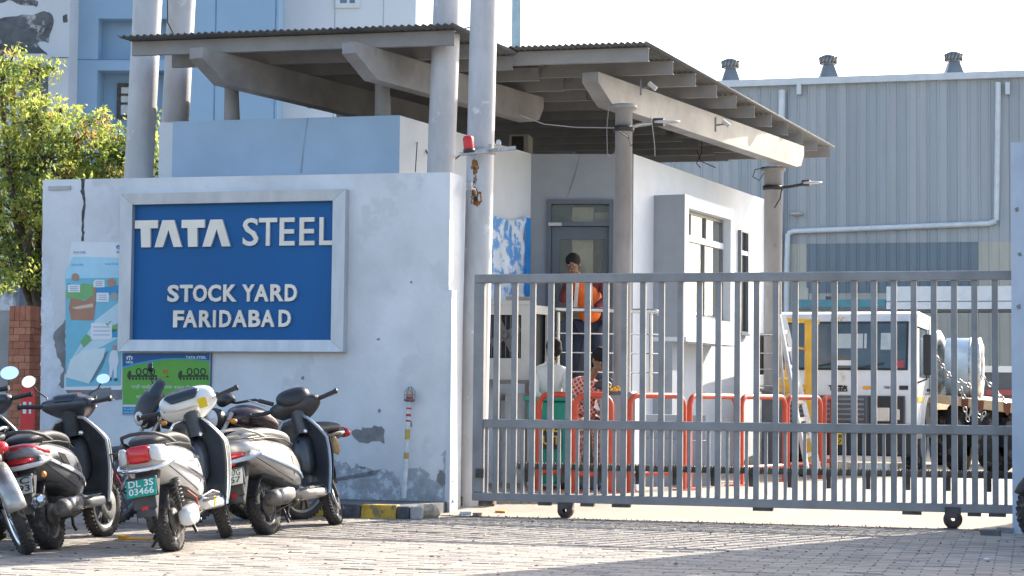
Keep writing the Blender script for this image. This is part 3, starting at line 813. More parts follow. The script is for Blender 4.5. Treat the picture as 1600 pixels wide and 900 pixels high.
# ================================================================ GUARDHOUSE
S = 1.04
ZT = EYE + 2.93 * S
def gp_(px, y):   # ground-plan point of the parapet top seen at this pixel
    return gnd(px, y, ZT)
Q0, Q1, Q2, Q3, Q4 = gp_(270, 190), gp_(625, 180), gp_(830, 240), gp_(990, 240), gp_(1194, 311)
print('plan', [tuple(round(c, 2) for c in q) for q in (Q0, Q1, Q2, Q3, Q4)])
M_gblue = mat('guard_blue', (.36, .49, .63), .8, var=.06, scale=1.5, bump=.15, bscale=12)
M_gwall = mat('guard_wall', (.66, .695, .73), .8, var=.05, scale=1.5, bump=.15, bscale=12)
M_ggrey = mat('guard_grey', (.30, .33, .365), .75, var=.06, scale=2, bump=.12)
gh = thing('guardhouse', 'pale blue guardhouse with raised porch and window bay behind the gate', 'building', (Q2.x, Q2.y, 0))
PA, PB, PC, PD = plane2(Q0, Q1), plane2(Q1, Q2), plane2(Q2, Q3), plane2(Q3, Q4)
LA, LB, LC, LD = (Q1 - Q0).length, (Q2 - Q1).length, (Q3 - Q2).length, (Q4 - Q3).length
TH = .2
def wallseg(P, u0, u1, z0, z1, m, nm='wall', d0=-TH, d1=0):
    b = MB(); b.slab(P, u0, u1, z0, z1, d0, d1); return b.build(nm, m, gh)
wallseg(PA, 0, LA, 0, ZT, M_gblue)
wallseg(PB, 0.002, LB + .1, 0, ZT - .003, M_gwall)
# front wall with the doorway
dx0, dx1 = PC.uz(854, 400)[0], PC.uz(958, 400)[0]; dz1 = PC.uz(905, 312)[1]; DZ0 = 1.2
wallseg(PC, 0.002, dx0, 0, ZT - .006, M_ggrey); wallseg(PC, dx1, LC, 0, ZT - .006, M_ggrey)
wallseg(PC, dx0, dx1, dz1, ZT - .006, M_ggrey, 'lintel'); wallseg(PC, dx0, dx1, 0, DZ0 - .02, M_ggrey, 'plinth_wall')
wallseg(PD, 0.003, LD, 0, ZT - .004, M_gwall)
PE = plane2(Q4, Q4 + Vector((-1.6, 1.2, 0)))
BK = [Q4 + Vector((-.05, .2, 0)), Vector((2.0, 33.5, 0)), Vector((-4.2, 31, 0)), Q0 + Vector((.02, .1, 0))]
b = MB(); pts = [Q0, Q1, Q2, Q3, Q4, BK[1], BK[2]]
cx = sum((p for p in pts), Vector()) / 7
pin = [cx + (p - cx) * .985 for p in pts]
b.add([(p.x, p.y, ZT - .35) for p in pin], [tuple(range(7))[::-1] if False else tuple(range(7))]); b.build('roof', mat('roof_grey', (.11, .11, .11), .9), gh)
for a, c in ((Q4, BK[1]), (BK[1], BK[2]), (BK[2], Q0)):
    a = Vector((a.x, a.y, 0)); c = Vector((c.x, c.y, 0)); P = plane2(c, a); wallseg(P, 0, (a - c).length, 0, ZT - .01, M_gwall, d0=0, d1=-.15)
# hairline cracks
M_hair = mat('hairline', (.30, .38, .47), .9)
b = MB()
b.poly(PA, [PA.uz(480, 184), PA.uz(482, 184), PA.uz(476, 225), PA.uz(472, 270), PA.uz(469, 270), PA.uz(474, 225)], .0, .003)
b.build('crack', M_hair, gh)
b = MB(); b.poly(PC, [PC.uz(906, 242), PC.uz(907, 242), PC.uz(899, 275), PC.uz(887, 308), PC.uz(885.6, 308), PC.uz(897, 272)], .0, .003); b.build('crack', mat('hair_grey', (.22, .24, .26), .9), gh)
# room behind the door
M_room = mat('room_beige', (.60, .50, .36), .8, var=.05)
b = MB(); b.slab(PC, dx0 - .25, dx0 - .2, DZ0, dz1, -2.2, -.21); b.slab(PC, dx1 + .2, dx1 + .25, DZ0, dz1, -2.2, -.21); b.slab(PC, dx0 - .2, dx1 + .2, DZ0, dz1, -2.25, -2.2); b.slab(PC, dx0 - .2, dx1 + .2, DZ0 - .03, DZ0, -2.2, -.0); b.build('room', M_room, gh)
# door and transom
M_door = mat('door_grey', (.10, .12, .145), .45, var=.06)
dr = thing('guard_door', '', None) if False else None
M_glass = mat('glass_dark', (.03, .04, .05), .06, trans=0, var=.0)
def frame_rect(P, u0, u1, z0, z1, w, d0, d1, m, parent, nm):
    b = MB(); b.slab(P, u0, u0 + w, z0, z1, d0, d1); b.slab(P, u1 - w, u1, z0, z1, d0, d1); b.slab(P, u0 + w, u1 - w, z0, z0 + w, d0 + .001, d1 - .001); b.slab(P, u0 + w, u1 - w, z1 - w, z1, d0 + .001, d1 - .001)
    return b.build(nm, m, parent)
frame_rect(PC, dx0, dx1, DZ0, dz1, .055, -.12, .03, M_door, gh, 'door_frame')
tz0 = PC.uz(905, 347)[1]
b = MB(); b.slab(PC, dx0 + .055, dx1 - .055, tz0 - .05, tz0, -.1, .02); b.build('door_frame', M_door, gh)
M_pane = mat('pane_glass', (.75, .78, .76), .03, trans=.93, var=0, ior=1.3)
b = MB(); b.slab(PC, dx0 + .055, dx1 - .055, tz0, dz1 - .055, -.06, -.052); tp = b.build('transom_pane', M_pane, gh)
lx0, lx1 = dx0 + .06, dx1 - .06; zt_ = tz0 - .055
b = MB(); gx0, gx1 = PC.uz(874, 400)[0], PC.uz(945, 400)[0]; gz1 = PC.uz(905, 374)[1]
b.slab(PC, lx0, gx0, DZ0 + .01, zt_, -.08, -.03); b.slab(PC, gx1, lx1, DZ0 + .01, zt_, -.08, -.03); b.slab(PC, gx0, gx1, gz1, zt_, -.079, -.031); b.slab(PC, gx0, gx1, DZ0 + .01, DZ0 + .9, -.079, -.031)
dleaf = b.build('door', M_door, gh)
b = MB(); b.slab(PC, gx0, gx1, DZ0 + .9, gz1, -.058, -.052); b.build('door_glass', M_pane, dleaf)
b = MB(); a_, c_ = PC.uz(857, 351)[0], PC.uz(878, 351)[0]; zz = PC.uz(866, 351)[1]; b.slab(PC, a_, c_, zz - .02, zz + .02, -.03, .07); b.build('door_closer', M_bkt, dleaf)
b = MB(); b.slab(PC, PC.uz(893, 400)[0], PC.uz(926, 400)[0], DZ0, tz0 + .2, -.5, -.16); b.build('bright_room_panel', mat('bright_room_beige', (.80, .66, .44), .7), gh)  # added beige panel stands in for the bright room behind the glass
b = MB(); b.slab(PC, dx0 + .3, dx1 - .05, tz0, dz1 - .14, -.5, -.2); b.build('transom_bright_panel', mat('transom_bright_beige', (.46, .40, .33), .7), gh)  # added pale panel stands in for the bright window seen through the transom
# a window frame seen through the door glass
b = MB(); b.slab(PC, PC.uz(930, 400)[0], PC.uz(938, 400)[0], DZ0 + .8, dz1 - .6, -.5, -.45); b.build('inner_frame', M_door, gh)
# porch: raised floor, steps, planter block, handrail
PF = PC.off(1.0)
px0, px1 = PF.uz(775, 600)[0], PF.uz(1010, 600)[0]
b = MB(); b.slab(PC, px0 + .1, LC - .002, YZ, DZ0 - .005, .002, .86); b.build('porch_floor', M_gwall, gh)
b = MB(); 
for k in range(3): b.slab(PC, LC + .004, LC + .9, YZ, DZ0 - .3 * (k + 1) + .05, .75 - .35 * (2 - k), .75 - .35 * (1 - k))
b.build('step', M_ggrey, gh)
M_rail = mat('rail_steel', (.66, .65, .62), .22, metal=.85, var=.05)
RP = PC.off(.80)
rz = [RP.uz(960, y)[1] for y in (486, 521, 551, 581)]
ra, rb = RP.uz(868, 520)[0], RP.uz(1028, 520)[0]
hr = thing('porch_handrail', 'stainless steel handrail with three thin rods along the porch edge', 'railing', tuple(RP.pt(rb, DZ0)))
b = MB(); b.tube([RP.pt(ra, rz[0] + .02), RP.pt(rb - .05, rz[0]), RP.pt(rb, rz[0] - .01), RP.pt(rb + .02, rz[0] - .03, -.05)], .03, 12); b.build('top_rail', M_rail, hr)
for z in rz[1:]:
    b = MB(); b.tube([RP.pt(ra, z), RP.pt(rb + .02, z - .01), RP.pt(rb + .02, z - .01, -1.2)], .010, 6); b.build('rod', M_rail, hr)
for px in (1017, 872):
    u = RP.uz(px, 550)[0]; b = MB(); b.tube([RP.pt(u, DZ0 - .05), RP.pt(u, rz[0] - .02)], .022, 10); b.build('upright', M_rail, hr)

# window bay on the long right wall
BD = .42
PBay = PD.off(BD)
bu0 = PBay.uz(1070, 400)[0]; bu1 = PBay.uz(1146, 400)[0] + .05
bz1 = PBay.uz(1072, 304)[1]; bz0 = PBay.uz(1072, 526)[1]
w0, w1 = PBay.uz(1076, 400)[0], PBay.uz(1142, 400)[0]
wz1 = (PBay.uz(1077, 325)[1] + PBay.uz(1145, 344)[1]) / 2; wz0 = (PBay.uz(1074, 490)[1] + PBay.uz(1142, 507)[1]) / 2
by = thing('x', None, None) if False else None
b = MB(); P = PD
b.slab(P, bu0, bu1, bz0, wz0, .001, BD); b.slab(P, bu0, bu1, wz1, bz1, .001, BD); b.slab(P, bu0, w0, wz0, wz1, .001, BD - .001); b.slab(P, w1, bu1, wz0, wz1, .001, BD - .001)
b.slab(P, w0, w1, wz0, wz1, .001, .05)
bay = b.build('window_bay', M_gwall, gh)
b = MB(); b.slab(P, bu0 - .004, bu0 - .001, bz0, bz1, .002, BD - .001); b.build('bay_side_shade', M_ggrey, bay)  # thin grey sheet paints the shaded side of the bay darker
b = MB(); b.slab(P, bu0 + .0, bu0 + .35, YZ, bz0 - .002, .001, BD * .62); b.build('bay_support', M_ggrey, gh)
b = MB(); b.slab(P, bu0 - .01, bu1 + .3, bz0 - .06, bz0 - .003, .003, BD + .03); b.build('bay_ledge', M_gwall, bay)
M_curt = mat('curtain_cream', (.72, .66, .54), .8, var=.05)
win = frame_rect(PBay, w0, w1, wz0, wz1, .045, -.16, -.11, mat('win_frame', (.20, .22, .24), .4), gh, 'window')
b = MB(); b.slab(PBay, w0 + .02, w1 - .02, wz0 + .02, wz1 - .02, -.27, -.25); b.build('curtain', M_curt, win)
ztr = (PBay.uz(1076, 370)[1] + PBay.uz(1139, 381)[1]) / 2
M_wf = mat('win_frame', (0, 0, 0))
b = MB(); b.slab(PBay, w0 + .045, w1 - .045, ztr - .05, ztr + .03, -.16, -.09); b.build('transom', M_gwall, win)
us = [w0 + .045] + [PBay.uz(x, 350)[0] for x in (1091.6, 1115)] + [w1 - .045]
for k in (1, 2):
    b = MB(); b.slab(PBay, us[k] - .02, us[k] + .02, ztr + .03, wz1 - .045, -.155, -.10); b.build('mullion', M_wf, win)
us2 = [w0 + .045] + [PBay.uz(x, 440)[0] for x in (1088, 1112.6)] + [w1 - .045]
for k in (1, 2):
    b = MB(); b.slab(PBay, us2[k] - .02, us2[k] + .02, wz0 + .045, ztr - .05, -.155, -.10); b.build('mullion', M_wf, win)
for A, z0, z1 in ((us, ztr + .03, wz1 - .045), (us2, wz0 + .045, ztr - .05)):
    for k in range(3):
        b = MB(); b.slab(PBay, A[k] + .02, A[k + 1] - .02, z0, z1, -.135, -.13); b.build('pane', M_pane, win)
# narrow window
n0, n1 = PD.uz(1153, 440)[0], PD.uz(1162, 440)[0]; nz1 = PD.uz(1157, 360)[1]; nz0 = PD.uz(1157, 521)[1]
w2 = frame_rect(PD, n0, n1 + .1, nz0, nz1, .03, 0.001, .05, M_wf, gh, 'window')
b = MB(); b.slab(PD, n0 + .03, n1 + .07, nz0 + .03, nz1 - .03, .001, .006); b.build('pane', M_glass, w2)
zz = PD.uz(1157, 394)[1]; b = MB(); b.slab(PD, n0 + .03, n1 + .07, zz - .04, zz + .02, .006, .045); b.build('transom', M_gwall, w2)
b = MB(); b.slab(PD, n0 - .03, n1 + .13, nz0 - .03, nz0 - .002, .001, .07); b.build('sill', M_wf, w2)
# low vent in the wall foot
b = MB(); b.slab(PD, bu0 + .5, bu0 + 1.1, .75, .8, .001, .05); b.build('ledge', M_ggrey, gh)

# tarpaulin on the left side wall
M_tarp = mat('tarp_white', (.66, .72, .80), .35, var=.0, scale=5, col2=(.10, .32, .66), thr=.47, soft=.03, bump=.6, bscale=7)
M_tblue = mat('tarp_blue', (.02, .24, .68), .4, var=.1)
tp = thing('tarpaulin', 'crumpled white and blue tarpaulin hung on the guardhouse side wall', 'tarpaulin', tuple(PB.pt(PB.uz(790, 460)[0], 1.6)))
a = [PB.uz(*p) for p in ((762, 336), (814, 340), (814, 470), (756, 490))]
b = MB(); rows = []
for j in range(25):
    rr = []
    for i in range(15):
        s_, t_ = i / 14, j / 24
        u = (a[3][0] * (1 - s_) + a[2][0] * s_) * (1 - t_) + (a[0][0] * (1 - s_) + a[1][0] * s_) * t_
        z = (a[3][1] * (1 - s_) + a[2][1] * s_) * (1 - t_) + (a[0][1] * (1 - s_) + a[1][1] * s_) * t_
        rr.append(PB.pt(u, z - (.05 * math.sin(s_ * PI) * t_), .05 + .035 * mn.noise(Vector((u * 4, z * 4, 1))) + .015 * mn.noise(Vector((u * 14, z * 14, 1)))))
    rows.append(rr)
b.grid(rows); b.build('sheet', M_tarp, tp)
b = MB(); e0 = PB.uz(814, 340); e1 = PB.uz(821, 470); b.slab(PB, e0[0], PB.uz(820, 400)[0], e1[1], e0[1], .06, .075); b.build('hem', M_tblue, tp)

# ================================================================ CANOPY
ZR = EYE + 3.82
M_corr = mat('roof_sheet', (.12, .12, .12), .55, metal=.0, var=.15, scale=3)
M_purl = mat('purlin_paint', (.27, .265, .26), .55, var=.1, scale=3)
M_beam = mat('beam_paint', (.30, .295, .29), .55, var=.18, scale=2, col3=(.22, .19, .16), thr3=.66, scale3=4)
def cg(px, y, z=ZR): return gnd(px, y, z)
def canopy(root, FL, FR, BR, BL, n_purl, zoff, sheet_w=.9):
    """roof between four plan corners; purlins parallel to the front edge"""
    w = (FR - FL).length; nsh = max(1, round(w / sheet_w))
    for k in range(nsh):
        b = MB(); rows = []; m_ = 12 * 4
        for t in (-.015, 1.01):
            rr = []
            for i in range(m_ + 1):
                s_ = (k + i / m_) / nsh
                s2 = s_ * 1.03 - .015
                p = (FL.lerp(FR, s2)).lerp(BL.lerp(BR, s2), t)
                rr.append(Vector((p.x, p.y, ZR + zoff + .022 + .016 * math.cos(i / 4 * 2 * PI) + (.003 if k % 2 else 0))))
            rows.append(rr)
        b.grid(rows); b.build('roof_sheet', M_corr, root, solid=.004)
    for k in range(n_purl):
        t = k / (n_purl - 1) * .985 + .004
        a = FL.lerp(BL, t); c = FR.lerp(BR, t); z = ZR + zoff - .002
        a = Vector((a.x, a.y, z)); c = Vector((c.x, c.y, z))
        b = MB(); P = plane2(a, c); L = (c - a).length
        b.slab(P, 0, L, z - .15, z, -.006, 0); b.slab(P, 0, L, z - .006, z, -.06, -.0065); b.slab(P, 0, L, z - .15, z - .144, -.06, -.0065)
        b.build('purlin', M_purl, root)
ca = thing('canopy', 'left corrugated canopy over the guardhouse with steel purlins, behind the tall posts', 'canopy', tuple(cg(600, 50)))
FL, FR, ER = cg(203, 64), cg(708, 46), cg(957, 156)
dv = ER - FR
canopy(ca, FL, FR, FR + dv * 2.1, FL + dv * 2.1, 14, 0)
cb = thing('canopy', 'right corrugated canopy projecting past the guardhouse towards the warehouse', 'canopy', tuple(cg(1100, 150)))
FL2, FR2, BR2 = cg(800, 84), cg(1012, 80), cg(1300, 237)
dv2 = BR2 - FR2; FLb = Vector((FL2.x, FL2.y, 0)); 
FL2 = FR2 + (FL - FR).normalized() * 1.62
BL2 = FL2 + dv2
canopy(cb, FL2, FR2, BR2, BL2, 11, .05)
# main beams (tapered nose)
ZBt, ZBb = ZR - .16, EYE + 3.326
def beam(root, A, B, w=.17):
    A = Vector((A.x, A.y, 0)); B = Vector((B.x, B.y, 0)); P = plane2(A, B); L = (B - A).length
    b = MB(); prof = [(0, ZBt), (L, ZBt), (L, ZBb + .2), (L - .12, ZBb + .04), (L - .3, ZBb), (.42, ZBb), (.0, ZBb + .22)]
    b.poly(P, prof, -w / 2, w / 2); b.add([P.pt(u, z, -w / 2) for u, z in prof[::-1]], [tuple(range(7))[::-1] if False else tuple(range(7))])
    return b.build('beam', M_beam, root)
bC0 = gnd(922, 122, (ZBt + ZBb) / 2 + .1); bC1 = gnd(1246, 247, (ZBt + ZBb) / 2)
beam(cb, bC0, bC1, .2)
dirC = (bC1 - bC0).normalized()
bB0 = gnd(545, 84, ZBt - .12); bB1 = gnd(840, 172, (ZBt + ZBb) / 2 + .02)
beam(ca, bB0, bB1)
bA0 = gnd(306, 92, ZBt - .12); beam(ca, bA0, bA0 + (bB1 - bB0) * 1.25)
# struts on the parapet
def strut(root, p, w0_, w1_, h0, h1):
    b = MB(); b.lathe([(w0_, h0 - p.z), (w1_, h1 - p.z - .05), (w1_ + .06, h1 - p.z - .05), (w1_ + .06, h1 - p.z), (0, h1 - p.z)], p, (0, 0, 1), 14); return b.build('strut', M_beam, root)
for (px, py, A_) in ((364, 184, bA0), (600, 177, bB0)):
    yy_ = PA.pt(PA.uz(px, 184)[0], 0).y + .2; p = at(px, 190, yy_); p.z = ZT - .36; q = Vector((p.x - .03, p.y, ZR - .16)); b = MB(); b.tube([p, q], [.10, .075], 16); b.tube([q - Vector((0, 0, .04)), q], .13, 16); b.build('strut', M_beam, ca)
# round columns on their plinths
def column(root, px, py, wpx, zb, label):
    d_ = gnd(px, py, ZBb); r = wpx / 2 / FPX * d_.y
    b = MB(); b.lathe([(r, zb), (r, ZBb - .05), (r + .05, ZBb - .05), (r + .05, ZBb), (0, ZBb)], (d_.x, d_.y, 0), (0, 0, 1), 26); b.build('column', mat('column_paint', (.31, .305, .31), .5, var=.14, scale=3, stretch=(1, 1, .4), bump=.1, col3=(.24, .19, .16), thr3=.62, scale3=3), root)
    b = MB(); b.lathe([(r + .07, zb - .04), (r + .07, zb), (r, zb)], (d_.x, d_.y, 0), (0, 0, 1), 22); b.build('base_plate', M_cage, root)
    return d_, r
pl1 = 1.2; c1_, r1 = column(cb, 975, 164, 27, 1.22, ''); c2_, r2 = column(cb, 1208, 262, 28, 1.3, '')
b = MB(); b.slab(Plane((c1_.x, c1_.y), -15), -.2, .2, YZ, 1.18, -.2, .25); o = b.build('plinth', M_ggrey, cb)
b = MB(); b.slab(Plane((c2_.x, c2_.y), -15), -.13, .2, YZ, 1.26, -.2, .2); o = b.build('plinth', mat('plinth_dark', (.15, .15, .16), .8, var=.15), cb)
# railing rods at the second column
for i, y in enumerate((523, 552, 577, 603)):
    q0, q1 = at(1186, y, c2_.y - .2), at(1208, y, c2_.y - .2); b = MB(); b.tube([q0, q1], .02 if i == 0 else .01, 8)
    o = b.build('rail_rod', M_rail, cb)
# lamps on the columns
def street_lamp(label, c, r, pts, head):
    t = thing('street_lamp', label, 'lamp', tuple(pts[0]))
    M_bl = mat('black_plastic', (0, 0, 0))
    b = MB(); b.lathe([(r + .002, -.03), (r + .02, -.03), (r + .02, .03), (r + .002, .03)], (c.x, c.y, pts[0].z), (0, 0, 1), 18); b.build('clamp', M_bl, t)
    b = MB(); b.tube(pts, .022, 8); b.build('arm', head[2], t)
    a, e = head[0], head[1]; dd = (e - a)
    b = MB(); b.m = Matrix.Identity(4)
    secs = [(a.lerp(e, f), w, h) for f, w, h in ((0, .03, .02), (.05, .05, .03), (.4, .055, .03), (.45, .05, .022), (.8, .045, .016), (1, .02, .008))]
    P = plane2(a, e)
    vs_ = []; fs = []; n_ = 10
    for c3, w, h in secs:
        for k in range(n_): 
            an = 2 * PI * k / n_; vs_.append(c3 + P.n * w * math.cos(an) + Vector((0, 0, h * math.sin(an))))
    for i in range(len(secs) - 1):
        for k in range(n_): fs.append((i * n_ + k, i * n_ + (k + 1) % n_, (i + 1) * n_ + (k + 1) % n_, (i + 1) * n_ + k))
    fs += [tuple(range(n_)), tuple(range((len(secs) - 1) * n_, len(secs) * n_))]
    b.add(vs_, fs, True); b.build('lamp_head', mat('lamp_silver', (.5, .5, .5), .35, metal=.3), t)
    b = MB(); b.tube([a.lerp(e, -.02), a.lerp(e, .38)], .048, 10); b.build('driver_box', M_bl, t)
Yc = c1_.y - .1
street_lamp('silver lamp on a short arm clamped to the nearer round column', c1_, r1, [at(975, 202, c1_.y), at(1000, 195, Yc), at(1022, 192, Yc - .1)], (at(1022, 191, Yc - .1), at(1062, 190, Yc - .2), M_rail))
Yc = c2_.y - .1
street_lamp('black lamp on a short arm clamped to the far round column', c2_, r2, [at(1208, 294, c2_.y), at(1232, 292, Yc), at(1254, 288, Yc - .1)], (at(1254, 286, Yc - .1), at(1284, 285, Yc - .2), mat('black_plastic', (0, 0, 0))))
# small fittings on the beam and thin wires under the canopy
def fitting(px, py, Y, label):
    t = thing('beam_camera', label, 'camera', tuple(at(px, py, Y)))
    q = at(px, py, Y - .12); b = MB(); b.bar(q + Vector((-.05, 0, .1)), q + Vector((-.05, 0, -.08)), .02, .03); b.bar(q + Vector((-.05, 0, .0)), q + Vector((.1, -.03, .02)), .02, .02); b.build('mount', M_cage, t)
    b = MB(); b.tube([q + Vector((.04, -.05, .05)), q + Vector((.12, -.08, -.02))], .028, 10); b.build('camera_body', mat('white_plastic', (0, 0, 0)), t)
fitting(1008, 138, 21.9, 'small camera near the front end of the long beam'); fitting(1124, 196, 24.2, 'small camera halfway along the long beam'); 
def wire(pts, r, label, m='cable_black'):
    b = MB(); b.tube(pts, r, 5, cap=False); o = b.build('cable', mat(m, (.26, .26, .27), .6)); tag(o, label, 'cable')
wire([at(812, 180, 20.8), at(850, 194, 21), at(900, 199, 21.2), at(960, 200, 21.4)], .006, 'grey cable stretched from the left beam to the nearer round column', 'cable_grey')
wire([at(952, 160, 21.6), at(948, 200, 21.6), at(949, 240, 21.6), at(955, 246, 21.6), at(962, 235, 21.6)], .005, 'thin white cable hanging left of the nearer round column', 'cable_grey')
wire([at(1017, 182, 22), at(1020, 205, 22), at(1023, 230, 22), at(1023, 244, 22)], .005, 'thin white cable hanging right of the nearer round column', 'cable_grey')
wire([at(1097, 215, 26), at(1096, 240, 26), at(1088, 255, 26), at(1094, 262, 26)], .007, 'black cable end dangling under the right canopy')
wire([at(1089, 235, 26), at(1095, 252, 26), at(1118, 262, 26)], .007, 'black cable end curling to the right under the right canopy')
wire([at(1194, 262, c2_.y - .2), at(1180, 265, c2_.y - .2), at(1176, 276, c2_.y - .2), at(1186, 282, c2_.y - .2), at(1194, 270, c2_.y - .2)], .007, 'loop of black cable beside the head of the far column')
wire([at(1222, 290, c2_.y - .25), at(1219, 310, c2_.y - .25), at(1210, 325, c2_.y - .25)], .01, 'short black cable below the far column lamp')
wire([at(966, 205, 21.3), at(982, 215, 21.3), at(985, 228, 21.3), at(991, 224, 21.3)], .006, 'short black cable under the nearer column lamp')
wire([at(262, 0, 22), at(262, 35, 22), at(272, 55, 22.1)], .008, 'thin cable running down between the two leftmost posts')
wire([at(722, 47, 21), at(728, 44, 20.5), at(740, 41, 20)], .008, 'thin wire between the two posts by the gate')
# rooftop condenser
def condenser(name, label, P, u0, u1, z0, z1, depth, m):
    t = thing(name, label, 'air conditioner', tuple(P.pt(u0, z0)))
    b = MB(); b.slab(P, u0, u1, z0, z1, -depth, 0); bd = b.build('casing', m, t, bevel=.01)
    return t
rcP = Plane(tuple(at(796, 225, 26.2)[:2]), -10)
a, c = rcP.uz(796, 225)[0], rcP.uz(826, 225)[0]
t = condenser('roof_condenser', 'pale condenser unit standing on the guardhouse roof under the canopy', rcP, a, c, rcP.uz(810, 240)[1] - .2, rcP.uz(810, 210)[1], .35, mat('ac_cream', (.58, .56, .51), .5, var=.05))
b = MB(); b.slab(rcP, a + .03, c - .07, rcP.uz(810, 240)[1] - .1, rcP.uz(810, 213)[1], .001, .008); b.build('grille', M_gdark, t)
b = MB(); b.slab(rcP, c + .35, c + .62, ZT - .34, ZT + .3, -.3, 0); o = b.build('roof_cabinet', M_ggrey); tag(o, 'grey cabinet on the guardhouse roof beside the condenser', 'cabinet')
b = MB(); b.slab(rcP, a - 2.1, c + 1.3, ZT - .34, ZR - .2, -5.2, -5.0); o = b.build('canopy_dark_screen', mat('canopy_dark', (.06, .065, .075), .8)); tag(o, 'dark partition added on the guardhouse roof to darken the view under the canopies', 'partition')  # added dark slab: shade under the canopies put into its colour
# ================================================================ WAREHOUSE
WH = Plane(tuple(at(1400, 300, 45)[:2]), -15.5)
M_clad = mat('cladding', (.33, .365, .39), .55, var=.07, scale=.7, stretch=(1, 1, .2), bump=.04)
M_clad2 = mat('cladding_cream', (.42, .42, .37), .6, var=.1, scale=.8, stretch=(1, 1, .3))
M_clad3 = mat('cladding_skylight', (.13, .175, .215), .4, var=.08, scale=.5, stretch=(.3, .3, 1))
wh = thing('warehouse', 'long grey ribbed steel warehouse with roof ventilators behind the yard', 'building', tuple(WH.o))
def wz(x, y): return WH.uz(x, y)[1]
ztop = (wz(1240, 134) + wz(1560, 123)) / 2
zj = (wz(1260, 380) + wz(1500, 379)) / 2; zs0 = (wz(1260, 425) + wz(1500, 424)) / 2 - .35
um0, um1 = -14.0, 7.5
pitch = .2335
sk0, sk1 = WH.uz(1264, 400)[0], WH.uz(1523, 400)[0]; cr0 = WH.uz(1236, 400)[0]
k = 0; u = um0
M_cv = [M_clad, M_clad, mat('cladding_v2', (.295, .335, .365), .55, var=.10, scale=.9, stretch=(1, 1, .15), bump=.04), mat('cladding_v3', (.325, .355, .38), .55, var=.10, scale=1.1, stretch=(1, 1, .12), bump=.04, col3=(.30, .30, .29), thr3=.66, scale3=.8)]
rg = random.Random(2)
def rib(P, u0, u1, z0, z1, m, d=0):
    b = MB(); r = .022; e = .05
    rows = [[P.pt(u0 + .002, z, d), P.pt(u0 + .02, z, d + r), P.pt(u0 + e, z, d + r), P.pt(u0 + e + .02, z, d), P.pt(u1 - .001, z, d)] for z in (z0, z1)]
    b.grid(rows, smooth=False); return b.build('cladding_panel', m, wh)
while u < um1:
    rib(WH, u, u + pitch, zj, ztop, rg.choice(M_cv))
    mid = u + pitch / 2
    m = M_clad3 if sk0 < mid < sk1 else M_clad2
    if mid > cr0 - 12: rib(WH, u, u + pitch, zs0 - .15, zj - .004, m, .003)
    rib(WH, u, u + pitch, 0, zs0 - .155, M_clad2 if mid < sk1 + 9 else M_clad, .0)
    u += pitch
b = MB(); b.slab(WH, um0, um1, 0, ztop, -14, -.01); b.build('wall_core', M_clad, wh)
M_gut = mat('gutter_pale', (.50, .545, .58), .45, var=.06)
b = MB(); b.slab(WH, um0, um1, ztop, ztop + .16, -.1, .16); b.build('gutter', M_gut, wh)
b = MB(); b.add([WH.pt(um0, ztop + .16, .1), WH.pt(um1, ztop + .16, .1), WH.pt(um1, ztop + 1.15, -14), WH.pt(um0, ztop + 1.15, -14)], [(0, 1, 2, 3)]); b.build('roof', mat('roof_pale', (.62, .58, .54), .6, var=.1, stretch=(6, 1, 1)), wh)
M_pipe = mat('downpipe', (.55, .60, .635), .45, var=.08)
def pipe(pts, nm='downpipe'):
    b = MB(); b.tube([WH.pt(*WH.uz(*p), .12) for p in pts], .065, 8); b.build(nm, M_pipe, wh)
pipe([(1560, 130), (1557, 345)]); pipe([(1557, 346), (1545, 350), (1240, 362), (1232, 366)]); pipe([(1232, 366), (1230, 430), (1229, 620)])
b = MB(); b.tube([WH.pt(*WH.uz(*p), .1) for p in ((1223, 142), (1214, 620))], .085, 8); b.build('downpipe', M_pipe, wh)
for x in (1246, 1571):
    b = MB(); q0, q1, q2, q3 = quadpx(WH, x, 130, x + 7, 149); b.slab(WH, q0, q1, q2, q3, .03, .18); b.build('gutter_bracket', M_gut, wh)
b = MB(); b.ball(tuple(WH.pt(*WH.uz(1246, 335), .12)), (.16, .12, .05), 6); b.build('wall_lamp', M_clad2, wh)
